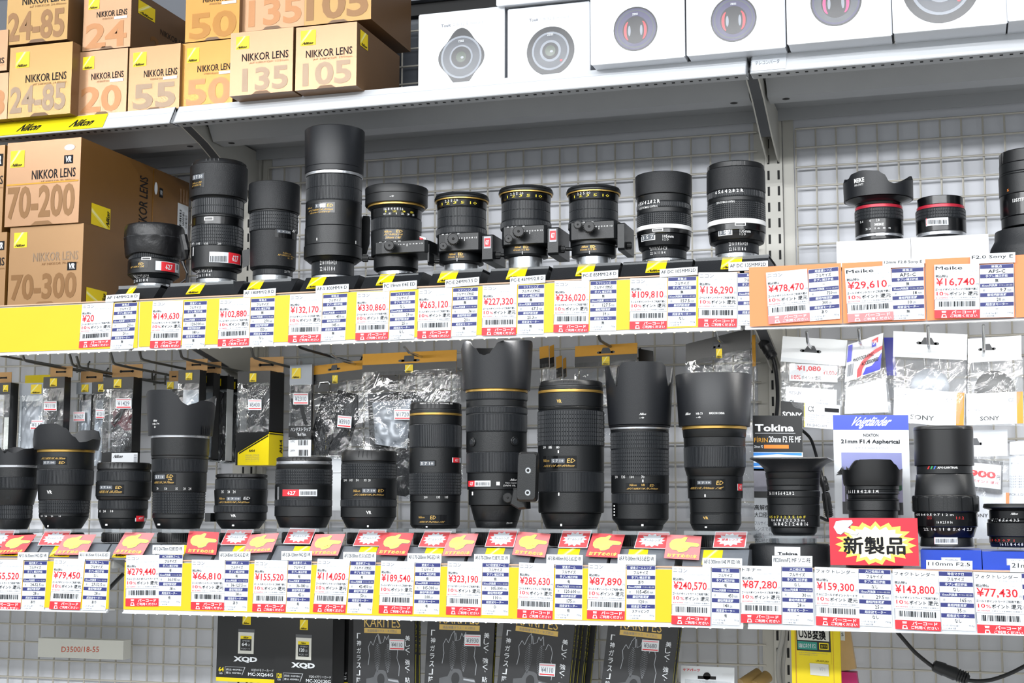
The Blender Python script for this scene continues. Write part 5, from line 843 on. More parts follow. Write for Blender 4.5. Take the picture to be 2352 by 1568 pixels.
def hand_card(tl, tr, bl, label, off=.004, col='card_red'):
    f = Fr(slc(*tl, off), slc(*tr, off), slc(*bl, off)); g = G(); f.sheet(g, col, .0003)
    f.poly(g, [(x+.01, y+.012) for x, y in HAND], 'ink_grey', 1); f.poly(g, HAND, 'hand_yellow', 2)
    for k in range(3): f.poly(g, [(.42+.07*k, .60), (.47+.08*k, .54), (.475+.08*k, .545), (.425+.07*k, .607)], 'ink_grey', 3); 
    for k in range(3): f.disc(g, .45+.07*k, .64-.055*k, .055, .05, 'hand_yellow', 3, 16)
    f.text(g, 'おすすめの1本', .08, .80, .94, .96, 'hand_yellow', 3, .03)
    return solo(g, 'pointer_card', label, 'promo card')
def burst_card(tl, tr, bl, label, word='ズームレンズ', off=.0025, m='ink_grey'):
    f = Fr(slc(*tl, off), slc(*tr, off), slc(*bl, off)); g = G(); f.sheet(g, 'paper', .0003); f.rect(g, .02, .06, .97, .97, 'card_red', 1); n = 13; pts = []
    for i in range(2*n):
        w = math.pi*i/n; k = 1 if i % 2 == 0 else .74; pts.append((.5+.42*k*math.cos(w), .53+.40*k*math.sin(w)))
    f.poly(g, pts, 'paper', 2); f.text(g, word, .24, .46, .76, .60, m, 3, .01); return solo(g, 'burst_card', label, 'promo card')
HC = [((22, 1229), (84, 1227), (-10, 1272), 'under the fat wide lens'), ((150, 1227), (221, 1227), (125, 1273), 'below the wide zoom with flower hood'), ((288, 1221), (355, 1224), (259, 1271), 'left of the ¥279,440 card'), ((434, 1219), (503, 1222), (426, 1270), 'right of the zoom with scalloped hood'), ((575, 1227), (641, 1224), (557, 1270), 'between the small dark zoom and the stickered zoom'), ((724, 1226), (793, 1226), (706, 1275), 'between the stickered zoom and the stout VR zoom'), ((882, 1222), (951, 1224), (864, 1273), 'left of the slim tall zoom'), ((1033, 1225), (1099, 1225), (1015, 1276), 'right of the slim tall zoom'), ((1191, 1220), (1265, 1226), (1176, 1273), 'left of the large waffle-grip zoom'), ((1362, 1224), (1436, 1227), (1345, 1277), 'left of the lens with slotted hood'), ((1533, 1227), (1612, 1231), (1525, 1281), 'left of the stubby telephoto')]
for i, (a, b, c_, l) in enumerate(HC): hand_card(a, b, c_, 'red card with yellow pointing hand '+l, .0045, 'card_red' if i % 3 == 0 else 'card_pink')
BC = [((-40, 1216), (36, 1216), (-55, 1254), 'at the left picture edge'), ((104, 1218), (165, 1218), (86, 1252), 'under the wide zoom with flower hood'), ((523, 1215), (583, 1215), (506, 1251), 'under the small dark zoom'), ((666, 1212), (727, 1213), (650, 1248), 'under the stickered zoom'), ((826, 1215), (888, 1216), (810, 1253), 'under the stout VR zoom'), ((976, 1218), (1038, 1219), (960, 1256), 'under the slim tall zoom'), ((1125, 1215), (1191, 1216), (1113, 1255), 'under the lens with swivel foot'), ((1293, 1216), (1360, 1217), (1281, 1257), 'under the large waffle-grip zoom'), ((1467, 1220), (1540, 1222), (1456, 1258), 'under the lens with slotted hood')]
for a, b, c_, l in BC: burst_card(a, b, c_, 'red card with white burst '+l)
burst_card((1643, 1220), (1717, 1220), (1637, 1257), 'red card with white burst and red lettering under the stubby telephoto', '望遠レンズ', .0025, 'ink_red')

# ---- pop cards and boxes in the right bay of the lowest shelf
ZC = 1.1764
# blue cartons carrying lenses
for nm, tl, tr, bl, lx, dep in (('under the tall glossy manual lens', (2114, 1262.5), (2254, 1266), (2114, 1302), 2175, .11), ('at the right picture edge under the small manual lens', (2256, 1266), (2420, 1270), (2256, 1306), 2334, .11)):
    b = Carton('blue_lens_box', 'blue box '+nm, tl, tr, bl, 1.885, dep, 'blue_box', 'blue_box', 'blue boxes', zsnap=ZC, m_top='blue_box'); f = b.fr
    b.done(); g = G(); f.rect(g, .34, .36, .66, .72, 'paper_grey', 1); f.rect(g, .355, .40, .645, .68, 'carton_edge', 2); f.text(g, 'Voigtländer', .37, .44, .63, .64, 'ink_grey', 3, .01, .2); part(g, 'brand_label', b.root)
# black round base with small white label, under the square-hooded lens
c = at(1812, 1255, 1.93); g = G(); r0 = .094; g.lathe((c[0], 1.935), [(.001, ZC+.0004), (r0*.55, ZC+.0004), (r0*.555, ZC+.026), (r0*.53, ZC+.029), (.03, ZC+.0300), (.001, ZC+.0300)], 'stand_black', 64); g2 = G()
t = thing('round_pedestal', 'grey-black round pedestal with a small white label, right bay of the lowest shelf', 'display stand', (c[0], 1.935, ZC)); part(g, 'pedestal_body', t)
f = frp((1779, 1255), (1838, 1256), (1779, 1275), 1.878); g = G(); f.sheet(g, 'paper', .0006); f.text(g, 'Tokina', .12, .62, .9, .93, 'ink', 2, .03); part(g, 'white_label', t)
g = G(); p = c; zz = min(o.location.z for o in bpy.data.objects if o.get('category') == 'camera lens' and 'square' in o['label'])-.0004; g.lathe((c[0]+.006, 1.93), [(.001, zz), (.052, zz), (.052, zz-.003), (.030, zz-.0032), (.030, ZC+.0303), (.001, ZC+.0303)], 'acrylic', 48); part(g, 'clear_disc', t)
# voigt lens base support
g = G(); L0 = [o for o in bpy.data.objects if o.get('category') == 'camera lens' and 'scalloped rim' in o['label']][0]; z1 = L0.location.z-.0004; g.lathe((L0.location.x, L0.location.y), [(.001, z1), (.034, z1), (.036, z1-.004), (.036, ZC+.0004), (.001, ZC+.0004)], 'stand_black', 48); solo(g, 'round_pedestal', 'low black riser under the lens behind the red starburst sign', 'display stand', (L0.location.x, L0.location.y, ZC))
# starburst sign
f = frp((1904, 1189), (2107, 1189.5), (1907.5, 1297), 1.872); g = G(); f.sheet(g, 'foil_red', .0006); n = 19
for k, m, lay in ((1., 'burst_yellow', 1), (.80, 'burst_pale', 2)):
    pts = []
    for i in range(2*n): w = math.pi*i/n+.1; q = k*(1 if i % 2 == 0 else .80+.06*math.sin(i*2.3)); pts.append((.52+.46*q*math.cos(w), .53+.46*q*math.sin(w)))
    f.poly(g, pts, m, lay)
f.text(g, '新製品', .16, .40, .85, .76, 'ink', 4, 0, 0, 3, .006)
hw = [(.05, .20), (.08, .07), (.16, .05), (.22, .05), (.26, .045), (.27, .10), (.24, .16), (.21, .20), (.26, .25), (.33, .31), (.32, .36), (.26, .35), (.17, .29), (.13, .35), (.09, .33)]
f.poly(g, [(x+.004, y+.008) for x, y in hw], 'ink_grey', 4); f.poly(g, hw, 'paper', 5); solo(g, 'starburst_sign', 'red sign with yellow starburst and big black Japanese characters', 'sign')
# picture cards
t = thing('picture_card', 'blue-topped card with dusk palm photo standing behind the red starburst sign', 'advert card', at(2000, 1235, 1.99)); f = frp((1913, 953), (2086, 953), (1913, 1236), 1.99); f.b = np.array([0, 0, ZC+.0005-f.o[2]]); g = G(); f.sheet(g, 'paper', .0006)
Hh = f.h; yv = lambda py: (py-953)/(1236-953)
f.rect(g, 0, .0, 1, yv(981), 'voigt_blue', 1); f.text(g, 'Voigtländer', .18, .012, .82, yv(979), 'paper', 2, .02, .25); f.text(g, 'NOKTON', .40, yv(988), .60, yv(994), 'ink', 2, .02); f.text(g, '21mm F1.4 Aspherical', .10, yv(999), .88, yv(1009), 'ink', 2, .03); f.text(g, 'フルサイズ SONY Eマウント', .25, yv(1013), .74, yv(1017), 'ink_grey', 2)
f.text(g, '21mm', .04, yv(1162), .18, yv(1167), 'ink', 2); f.text(g, '超広角レンズ', .04, yv(1171), .32, yv(1177), 'ink', 2); f.text(g, '効果に', .04, yv(1180), .18, yv(1186), 'ink', 2); part(g, 'card_sheet', t)
g = G(); q = f.sub(.10, yv(1024), .90, yv(1140), 1); q.rect(g, 0, 0, 1, .45, 'dusk', 0); q.rect(g, 0, .45, 1, .8, 'dusk_pale', 0); q.rect(g, 0, .8, 1, 1, 'camera_dark', 0)
for px, py, s_ in ((.06, .36, .16), (.90, .40, .10), (.52, .27, .05)):
    for k in range(9): w = math.pi*(.05+.9*k/8); q.poly(g, [(px, py), (px+s_*.5*math.cos(w)-.01, py-s_*.8*math.sin(w)-.02), (px+s_*math.cos(w), py-s_*math.sin(w)*.7+.03)], 'camera_dark', 1)
    q.poly(g, [(px-.008, py), (px+.008, py), (px+.012, .8), (px-.012, .8)], 'camera_dark', 1)
q.poly(g, [(.92, .35), (.99, .33), (.99, .6), (.90, .62)], 'leaf_green', 2); part(g, 'printed_photo', t)
g = G(); qf = Fr(f.P(-.015, -.012, 3), f.P(1.015, -.012, 3), f.P(-.015, 1, 3)); qf.sheet(g, 'rail_clear', .0005); part(g, 'clear_sleeve', t)
t = thing('picture_card', 'black-topped card with cloudy sky photo behind the square-hooded lens', 'advert card', at(1786, 1240, 2.0)); f = frp((1729, 954), (1842, 954), (1729, 1240), 2.0); f.b = np.array([0, 0, ZC+.0005-f.o[2]]); g = G(); f.sheet(g, 'paper', .0006); yv = lambda py: (py-954)/(1240-954)
f.rect(g, 0, 0, 1, yv(1025), 'pack_black', 1); f.text(g, 'Tokina', .04, yv(971), .83, yv(985), 'paper', 2, .03); f.rect(g, .04, yv(988), .86, yv(989), 'paper_grey', 2); f.text(g, 'FÍRIN', .02, yv(995), .30, yv(1006), 'header_gold', 2); f.text(g, '20mm F2 FE MF', .32, yv(994), .97, yv(1006), 'paper', 2, .01); f.text(g, '20mm F2', .02, yv(1012), .20, yv(1017), 'paper', 2); f.rect(g, .22, yv(1011), .72, yv(1018), 'sony_orange', 2)
for i, s_ in enumerate(('高解像力', '大口径広角')): f.text(g, s_, .0, yv(1127+i*14), .42, yv(1137+i*14), 'ink', 2, .01)
for i, s_ in enumerate(('フルサイズ対応', 'レンズで表現', 'を描く。F2の', '大口径と組合', 'わせた配置。', 'を得られます', 'た、独自機構')): f.text(g, s_, .0, yv(1158+i*11), .42, yv(1166+i*11), 'ink_grey', 2)
part(g, 'card_sheet', t); g = G(); q = f.sub(0, yv(1026), .98, yv(1104), 1); q.rect(g, 0, 0, 1, .45, 'sky_blue', 0); q.rect(g, 0, .4, 1, 1, 'sea', 0)
for a, b, c_, d in ((0, .04, 1, .14), (0, .18, .8, .27), (.0, .30, .7, .38)): q.poly(g, [(a, b+.04), ((a+c_)/2, b), (c_, b+.03), (c_, d-.03), ((a+c_)/2, d), (a, d-.02)], 'sky_white', 1)
q.poly(g, [(.55, .42), (.72, .33), (.9, .32), (1, .36), (1, .44), (.6, .46)], 'leaf_green', 2); q.rect(g, 0, .96, 1, 1.12, 'pack_black', 1); part(g, 'printed_photo', t)
# ------------------------------------------------------------------ goods hanging on hooks behind and below the lowest shelf
def hook(x, y, label, Yf=2.0, m='hook_dark', up=.016, Yb=2.246, drop=.004, fwd=.008):
    p = at(x, y, Yf); t = thing('peg_hook', label, 'peg hook', (p[0], Yb, p[2])); g = G()
    g.tube([(p[0], Yb, p[2]-drop), (p[0], Yf+.03, p[2]-.001), (p[0], Yf+.006, p[2]), (p[0], Yf, p[2]+.002), (p[0], Yf-fwd, p[2]+up), (p[0], Yf-fwd-.0006, p[2]+up+.001)], .0021, m, 10); part(g, 'rod', t)
    g = G(); g.tube([(p[0]-.011, Yb-.001, p[2]-drop), (p[0]+.011, Yb-.001, p[2]-drop)], .0018, m, 8)
    for s in (-1, 1): g.tube([(p[0]+s*.011, Yb-.001, p[2]-drop-.004), (p[0]+s*.011, Yb-.001, p[2]+.008), (p[0]+s*.011, Yb+.004, p[2]+.012)], .0018, m, 8)
    part(g, 'back_clip', t); return p
def sheet3(g, x0, x1, z0, z1, Y, m, t=.0006): g.box((x0, Y, z0), (x1, Y+t, z1), m)
def filmgrid(g, tl, tr, br, bl, m, amp=.004, nx=18, nz=26, seed=1, hold=True):
    rr = random.Random(seed); ph = [(rr.uniform(-30, 30), rr.uniform(-30, 30), rr.uniform(0, 6), rr.uniform(.3, 1)) for _ in range(7)]; vs = []
    tl, tr, br, bl = [np.array(p, float) for p in (tl, tr, br, bl)]
    for j in range(nz+1):
        v = j/nz
        for i in range(nx+1):
            u = i/nx; p = (tl*(1-u)+tr*u)*(1-v)+(bl*(1-u)+br*u)*v; w = math.sin(math.pi*u)**.5*min(1, v*4)
            d = sum(k*abs(math.sin(a*u*.45+b*v*.4+c)) for a, b, c, k in ph)/3.5; vs.append((p[0], p[1]-amp*d*w, p[2]))
    g.add(vs, [(j*(nx+1)+i, j*(nx+1)+i+1, (j+1)*(nx+1)+i+1, (j+1)*(nx+1)+i) for j in range(nz) for i in range(nx)], m, True)
def sticker(g, x0, y0, x1, y1, Y, word, skew=0.):
    f = Fr(at(x0, y0, Y), at(x1, y0+skew, Y), at(x0-skew*.6, y1, Y)); f.sheet(g, 'paper', .0003); f.rect(g, .05, .10, .95, .18, 'sticker_pink', 1); f.rect(g, .05, .82, .95, .92, 'tag_red', 1); f.text(g, word, .12, .30, .88, .72, 'ink_grey', 2, .01)
def strap(g, pts, w, m='strap_black', t=.003):
    """flat band following points (x,y,z), wide in the direction across its run."""
    P = [np.array(p, float) for p in pts]; vs = []
    for i, p in enumerate(P):
        d = P[min(i+1, len(P)-1)]-P[max(i-1, 0)]; n = np.cross(d, (0, 1, 0)); n /= np.linalg.norm(n)+1e-9
        for a, b in ((-1, 0), (1, 0), (1, 1), (-1, 1)): vs.append(p+n*a*w/2+np.array([0, b*t, 0]))
    k = len(P); g.add(vs, [(4*i+j, 4*i+(j+1) % 4, 4*i+4+(j+1) % 4, 4*i+4+j) for i in range(k-1) for j in range(4)]+[(0, 3, 2, 1), (4*k-4, 4*k-3, 4*k-2, 4*k-1)], m)
def hangbox(label, hdr, ybot, Y, dep, kraft=None, logo=None, stick=None, cont='strap', hm='pack_black', body='pack_black', base=None, xb=None, group=None, hooky=None):
    x0, y0, x1, y1 = hdr; A = at(x0, y0, Y); B = at(x1, y0, Y); z1 = A[2]; zh = at(x0, y1, Y)[2]; zb = at(x0, ybot, Y)[2]; xl, xr = A[0], B[0]
    t = thing('hanging_pack', label, 'hanging pack', ((xl+xr)/2, Y, z1), group)
    g = G(); g.box((xl, Y, zh), (xr, Y+dep, z1), hm); f = Fr((xl, Y-.0002, z1), (xr, Y-.0002, z1), (xl, Y-.0002, zh))
    part(g, 'header', t)
    if logo:
        g = G(); la, lb = at(logo[0], logo[1], Y), at(logo[2], logo[3], Y); q = Fr((la[0], Y-.0004, la[2]), (lb[0], Y-.0004, la[2]), (la[0], Y-.0004, lb[2])); q.logo(g, 0, 0, 1, 1, 1); part(g, 'logo_label', t)
    g = G(); g.box((xl, Y+dep-.001, zb), (xr, Y+dep, zh), body); g.box((xr-.0008, Y, zb), (xr, Y+dep, zh), body); g.box((xl, Y, zb), (xr, Y+dep, zb+.0015), body); part(g, 'tray', t)
    g = G(); filmgrid(g, (xl, Y+.0005, zh), (xr-.001, Y+.0005, zh), (xr-.001, Y+.0005, zb), (xl, Y+.0005, zb), 'window_film', .0015, 10, 16, int(x0)); part(g, 'clear_window', t)
    g = G(); rr = random.Random(int(x0)+5); w = xr-xl; ym = Y+dep*.45
    if cont == 'strap':
        for k in range(3): xx = xl+w*(.22+.27*k); strap(g, [(xx+rr.uniform(-.004, .004), ym+.002*k, zh-.004-(zh-zb)*q) for q in np.linspace(0, .96, 9)], w*.22, 'strap_black')
        strap(g, [(xl+w*(.15+.7*q), ym-.004, zh-(zh-zb)*(.25+.4*q+.1*math.sin(q*9))) for q in np.linspace(0, 1, 10)], w*.16, 'strap_black')
    elif cont == 'maroon':
        for k in range(4): strap(g, [(xl+w*(.22+.6*q), ym, zh-(zh-zb)*(.34+.07*k+.06*math.sin(6*q+k))) for q in np.linspace(0, 1, 9)], w*.18, 'maroon')
        strap(g, [(xl+w*(.5+.1*math.sin(5*q)), ym+.003, zh-(zh-zb)*(.5+.5*q)) for q in np.linspace(0, 1, 9)], w*.4, 'strap_black')
    elif cont == 'silver':
        filmgrid(g, (xl+w*.1, ym, zh-.01), (xr-w*.1, ym, zh-.01), (xr-w*.1, ym, zb+.004), (xl+w*.1, ym, zb+.004), 'pack_silver', .008, 12, 20, int(x0)+3)
    elif cont == 'white': g.box((xl+w*.35, ym, zb+.004), (xl+w*.68, ym+.004, zb+(zh-zb)*.6), 'sign_white'); strap(g, [(xl+w*.8, ym, zh-(zh-zb)*q) for q in np.linspace(.3, .95, 6)], w*.2)
    part(g, 'packed_strap', t)
    if kraft:
        g = G(); ka, kb = at(kraft[0], kraft[1], Y+dep*.5), at(kraft[2], kraft[3], Y+dep*.5); g.box((ka[0], Y+dep*.5, z1-.0005), (kb[0], Y+dep*.5+.0008, ka[2]), 'kraft'); f = Fr((ka[0], Y+dep*.5-.0003, ka[2]), (kb[0], Y+dep*.5-.0003, ka[2]), (ka[0], Y+dep*.5-.0003, z1))
        f.rect(g, .30, .44, .68, .58, 'hole_black', 1); f.disc(g, .30, .51, .045, .10, 'hole_black', 1, 16); f.disc(g, .68, .51, .045, .10, 'hole_black', 1, 16); part(g, 'kraft_tab', t)
    if stick: g = G(); sticker(g, *stick[:4], Y-.003, stick[4]); part(g, 'price_sticker', t)
    if base: base(t, xl, xr, zb, Y, dep)
    return t
# left bay
hook(-18, 812, 'peg hook entering from the left picture edge', 1.99)
hangbox('narrow hanging pack with white strip inside, at the left picture edge', (-6, 879, 25, 905), 1036, 2.10, .022, (-8, 855, 26, 877), (8, 884, 19, 899), None, 'white')
hangbox('silver headed hanging pack with crumpled foil, second from left edge', (45, 880, 100, 908), 1036, 2.115, .004, None, (72, 883, 95.5, 904), (69, 964, 101, 986, '¥110'), 'silver', 'pack_silver', 'grey_panel')
hook(55, 828, 'peg hook with upturned tip above the silver headed pack', 1.99)
g = G(); a, b = at(58, 862, 2.16), at(116, 880, 2.16); g.box((a[0], 2.16, b[2]), (b[0], 2.161, a[2]), 'pack_yellow'); solo(g, 'yellow_tab', 'yellow hang tab showing behind the silver headed pack', 'hang tab')
hangbox('black headed pack with pale sticker, beside the silver headed pack', (100, 866, 149, 891), 1040, 2.095, .018, (116, 842, 166, 864), (115.5, 869, 131, 887), (100.5, 920.5, 130, 943, '¥1110'), 'strap')
hook(166, 839, 'left one of two close peg hooks beside the black headed pack', 2.02)
hangbox('grey headed pack with price sticker low on its window, behind the hooked pair', (176, 879, 212, 905), 1075, 2.125, .016, (186, 853, 236, 876), (188, 883, 203.5, 900), (168, 945, 195, 967, '¥1627'), 'silver', 'pack_silver')
hook(182, 844, 'right one of two close peg hooks beside the black headed pack', 2.0)
hangbox('black headed pack half hidden by the pack with red strap', (213, 877, 240, 904), 1075, 2.12, .016, None, (226, 882, 240, 899), (220, 939, 240, 961, '¥1211'), 'silver')
def lab_base(t, xl, xr, zb, Y, dep):
    g = G(); g.box((xl+.001, Y+.0005, zb-.020), (xr, Y+dep, zb), 'pack_black'); f = Fr((xl+(xr-xl)*.36, Y-.0006, zb-.001), (xr+.012, Y-.0006, zb-.001), (xl+(xr-xl)*.36, Y-.0006, zb-.0195)); f.sheet(g, 'paper', .0004); f.text(g, 'Nikon', .05, .15, .48, .45, 'ink', 1, .03, .25); f.bars(g, .86, .15, .98, .9, 'ink_grey', 1, 9, 3, True); part(g, 'bottom_label', t)
hangbox('tall pack with dark red strap inside its window and yellow corner mark', (238, 867, 307, 894), 1039, 2.08, .026, (258, 838, 327, 864), (262, 871, 279, 890), (266, 914, 302, 938, '¥1429'), 'maroon', base=lab_base)
hook(260, 835, 'peg hook through the kraft tab of the pack with red strap', 1.99)
hook(324, 825, 'peg hook above the scalloped hood of the zoom lens', 1.98)
hangbox('black headed pack mostly hidden behind the scalloped hood', (382, 876, 412, 893), 1010, 2.13, .02, (389, 852, 412, 871), (384.5, 877, 399, 893), None, 'strap', 'pack_silver')
LP = ['front pack of the receding row above the scalloped hood', 'second pack of the receding row above the scalloped hood', 'third pack of the receding row above the scalloped hood', 'rear pack of the receding row, beside the left upright']
for k in (3, 2, 1, 0):
    sc = 1-.022*k; cx = 410+k*33; y0 = 850+k*7
    hangbox(LP[k], (cx, y0, cx+49*sc, y0+30), 1052+k*4, 2.06+.042*k, .022, (cx+18, y0-25, cx+66*sc, y0-4) if k < 2 else None, (cx+17, y0+6, cx+32, y0+22), None, 'silver' if k < 2 else 'strap', 'pack_black', 'grey_panel' if k > 1 else 'pack_black')
hook(417, 822, 'peg hook carrying the receding row of packs beside the left upright', 1.99)
def ah_base(t, xl, xr, zb, Y, dep):
    z0 = at(560, 1068, Y)[2]; g = G(); g.box((xl+.002, Y, z0), (xr, Y+dep, zb), 'pack_yellow'); f = Fr((xl, Y-.0004, zb), (xr, Y-.0004, zb), (xl, Y-.0004, z0)); f.poly(g, [(0, 0), (1, 0), (1, .05), (.06, .62), (.06, 1), (0, 1)], 'pack_black', 1); f.poly(g, [(.98, .09), (.98, .13), (.10, .66), (.10, .62)], 'pack_black', 1)
    f.text(g, 'AH-4', .40, .52, .58, .60, 'ink', 1, .03); [f.text(g, w, .30, .68+i*.06, .72, .71+i*.06, 'ink_grey', 1) for i, w in enumerate(('HAND STRAP', 'HANDSCHLAUFE', 'SANGLE DE MAINTIEN', 'ハンドストラップ'))]
    s = Fr((xr+.0004, Y, zb), (xr+.0004, Y+dep, zb), (xr+.0004, Y, z0)); s.rect(g, .02, .03, 1, .06, 'pack_black', 1); q = Fr(s.P(.72, .62, 1), s.P(.72, .2, 1), s.P(.92, .62, 1)); q.text(g, 'AH-4', 0, 0, 1, 1, 'ink', 1, .03); part(g, 'yellow_base', t)
hangbox('hand strap pack with bright yellow base and yellow side, beside the left upright', (546, 853, 621, 880), 993, 2.07, .05, (575, 821, 651, 847), (574, 857.5, 589, 876.5), (570, 917, 600.5, 941, '¥5430'), 'strap', base=ah_base)
hook(581.5, 821, 'peg hook through the kraft tab of the yellow based strap pack', 1.99)
def hs_base(t, xl, xr, zb, Y, dep):
    z0 = at(690, 1050, Y)[2]; g = G(); g.box((xl, Y, z0), (xr, Y+.002, zb), 'paper'); f = Fr((xl, Y-.0004, zb+.022), (xr, Y-.0004, zb+.022), (xl, Y-.0004, z0)); f.rect(g, 0, 0, 1, .36, 'pack_black', 1); f.text(g, 'ハンドストラップ', .10, .05, 1.0, .18, 'paper', 2, .01); f.text(g, 'Ref No.', .42, .22, .8, .32, 'paper', 2); f.text(g, 'UPC', .1, .45, .3, .52, 'ink_grey', 2); f.text(g, 'JAN', .1, .75, .3, .82, 'ink_grey', 2); f.bars(g, .45, .45, .9, .62, 'ink', 2, 12, 5); f.bars(g, .45, .76, .9, .95, 'ink', 2, 12, 6); part(g, 'bottom_label', t)
hangbox('grey headed hand strap pack with black back, right of the yellow based pack', (666, 838, 717, 884), 1010, 2.09, .006, None, (671, 845.5, 691, 869), (673.5, 902, 708, 928.5, '¥2310'), 'strap', 'pack_silver', base=hs_base)
g = G(); a, b = at(689, 812, 2.13), at(768, 835, 2.13); g.box((a[0], 2.13, b[2]), (b[0], 2.131, a[2]), 'acrylic'); solo(g, 'clear_tab', 'clear plastic hang tab above the grey headed strap pack', 'hang tab')
hook(686, 797, 'dark peg hook leading to the clear plastic tab', 1.98, 'cable_black', .004)
# header card bags
def bag(label, tl, tr, br, bl, ybot, Y, hm, band=None, logo=None, slot=None, stick=None, fm='bag_film', xo=(0, 0), dy=0, contents=None, amp=.007, seed=1, group=None, name='header_card_bag', tcurve=0):
    TL, TR, BR, BL = at(*tl, Y), at(*tr, Y), at(*br, Y), at(*bl, Y); t = thing(name, label, 'hanging pack', (TL+TR)/2, group); g = G(); f = Fr(TL, TR, BL); f.sheet(g, hm, .0012)
    if band: f.rect(g, 0, band[0], 1, 1, band[1], 1)
    if slot: sx, sy, sw = slot; f.disc(g, sx-sw, sy, .035, .055, 'thread_grey', 2, 16); f.disc(g, sx+sw, sy, .035, .055, 'thread_grey', 2, 16); f.rect(g, sx-sw, sy-.05, sx+sw, sy+.05, 'thread_grey', 2); f.poly(g, [(sx-sw*.7, sy-.05), (sx-.05, sy-.22), (sx+.05, sy-.22), (sx+sw*.7, sy-.05)], 'thread_grey', 2)
    part(g, 'header_card', t)
    if logo: g = G(); la, lb = at(logo[0], logo[1], Y), at(logo[2], logo[3], Y); q = Fr((la[0], Y-.0008, la[2]), (lb[0], Y-.0008, la[2]), (la[0], Y-.0008, lb[2])); q.logo(g, 0, 0, 1, 1, 1); part(g, 'logo_label', t)
    g = G(); b0, b1 = at(bl[0]+xo[0], ybot, Y), at(br[0]+xo[1], ybot+dy, Y); up = np.array([0, 0, .006])
    filmgrid(g, BL+up-[0, .0016, 0], BR+up-[0, .0016, 0], b1, b0, fm, amp, 22, 30, seed); filmgrid(g, BL+[0, .014, 0], BR+[0, .014, 0], b1+[0, .014, 0], b0+[0, .014, 0], fm, amp*.5, 8, 8, seed+9); part(g, 'clear_bag', t)
    if contents: contents(t, Y)
    if stick: g = G(); sticker(g, *stick[:4], Y-.011, stick[4], stick[5] if len(stick) > 5 else 0); part(g, 'price_sticker', t)
    return t
def shape(g, pts, Y, th, m): P = [at(x, y, Y) for x, y in pts]; k = len(P); g.add(P+[p+[0, th, 0] for p in P], [tuple(range(k)), tuple(range(2*k-1, k-1, -1))]+[(i, k+i, k+(i+1) % k, (i+1) % k) for i in range(k)], m)
def straps_c(t, Y):
    g = G(); shape(g, [(741, 905), (775, 905), (772, 960), (752, 1045), (700, 1045), (720, 980)], Y+.006, .003, 'strap_black'); shape(g, [(776, 895), (820, 905), (822, 960), (790, 1045), (755, 1045)], Y+.009, .003, 'strap_black'); part(g, 'black_strap', t)
    g = G(); p = at(745, 884, Y-.003); g.tube([p+[-.010, 0, -.004], p+[-.007, 0, .004], p+[.007, 0, .005], p+[.010, 0, .001]], .0014, 'chrome', 8); part(g, 'metal_ring', t)
bag('gold and black headed bag with long black straps, leaning left', (722, 840), (840, 826), (840, 880), (717, 884), 1052, 2.10, 'header_gold', (.48, 'pack_black'), (764, 862, 776, 880), (.40, .30, .09), (776, 953, 808, 980, '¥3910', 3), xo=(-26, 10), contents=straps_c, seed=4)
hook(768, 822, 'chrome peg hook holding the leaning gold headed bag', 2.02, 'chrome', .004, fwd=.012)
def wrap_c(t, Y):
    g = G(); shape(g, [(845, 905), (880, 902), (950, 898), (985, 935), (985, 1100), (930, 1140), (860, 1130), (848, 1000)], Y+.008, .004, 'strap_black'); part(g, 'black_pouch', t)
    g = G(); filmgrid(g, at(855, 925, Y+.003), at(945, 915, Y+.003), at(935, 1030, Y+.003), at(862, 1020, Y+.003), 'pack_silver', .012, 16, 18, 21); part(g, 'foil_wrap', t)
bag('wide gold and black headed bag holding a black pouch and foil', (833, 813), (1049, 803), (1050, 855), (832, 864), 1145, 2.07, 'header_gold', (.50, 'pack_black'), (931, 837.5, 949, 855), (.50, .38, .08), (905, 939, 944, 963.5, '¥1720'), xo=(0, 8), contents=wrap_c, seed=7)
hook(936, 808, 'chrome peg hook holding the wide gold headed bag', 2.01, 'chrome', .006, fwd=.013)
ED = [((1239, 793, 1260, 846), 2.10, 'first'), ((1262, 791, 1272, 845), 2.12, 'second'), ((1277, 816, 1290, 868), 2.15, 'third'), ((1293, 820, 1300, 868), 2.17, 'fourth')]
for (x0, y0, x1, y1), Y, nth in ED: bag(f'{nth} of the gold headed bags seen edge on behind the big notched hood', (x0, y0+4), (x1, y0), (x1+2, y1-3), (x0+1, y1), 1000, Y, 'header_gold', (.55, 'pack_black'), xo=(-2, 4), seed=11+int(x0), amp=.004)
bag('gold and black headed bag above the slotted hood lens', (1321, 795), (1464, 787), (1463, 834), (1320, 844), 1000, 2.09, 'header_gold', (.50, 'pack_black'), (1383, 819, 1400.5, 838), (.50, .36, .11), xo=(2, -4), seed=15)
hook(1377, 781, 'dark peg hook holding the bag above the slotted hood lens', 2.02, 'hook_dark', .010, fwd=.010)
bag('plain black headed bag showing at the right behind the slotted hood lens', (1466, 800), (1500, 806), (1504, 850), (1468, 850), 990, 2.14, 'pack_black', seed=17, amp=.004)
def nothing(t, Y): pass
bag('black headed bag with slanting header beside the right upright', (1575, 790), (1724, 753), (1726, 808), (1575, 842), 1190, 2.04, 'pack_black', None, (1645, 801, 1659, 822), (.48, .45, .05), xo=(0, 2), dy=-4, seed=19)
hook(1647, 776, 'chrome peg hook holding the slanting black headed bag', 1.99, 'chrome', .010, fwd=.012)
bag('narrow gold edged bag between the slanting bag and the right upright', (1727, 770), (1735, 768), (1736, 840), (1728, 842), 1000, 2.12, 'header_gold', seed=23, amp=.003)
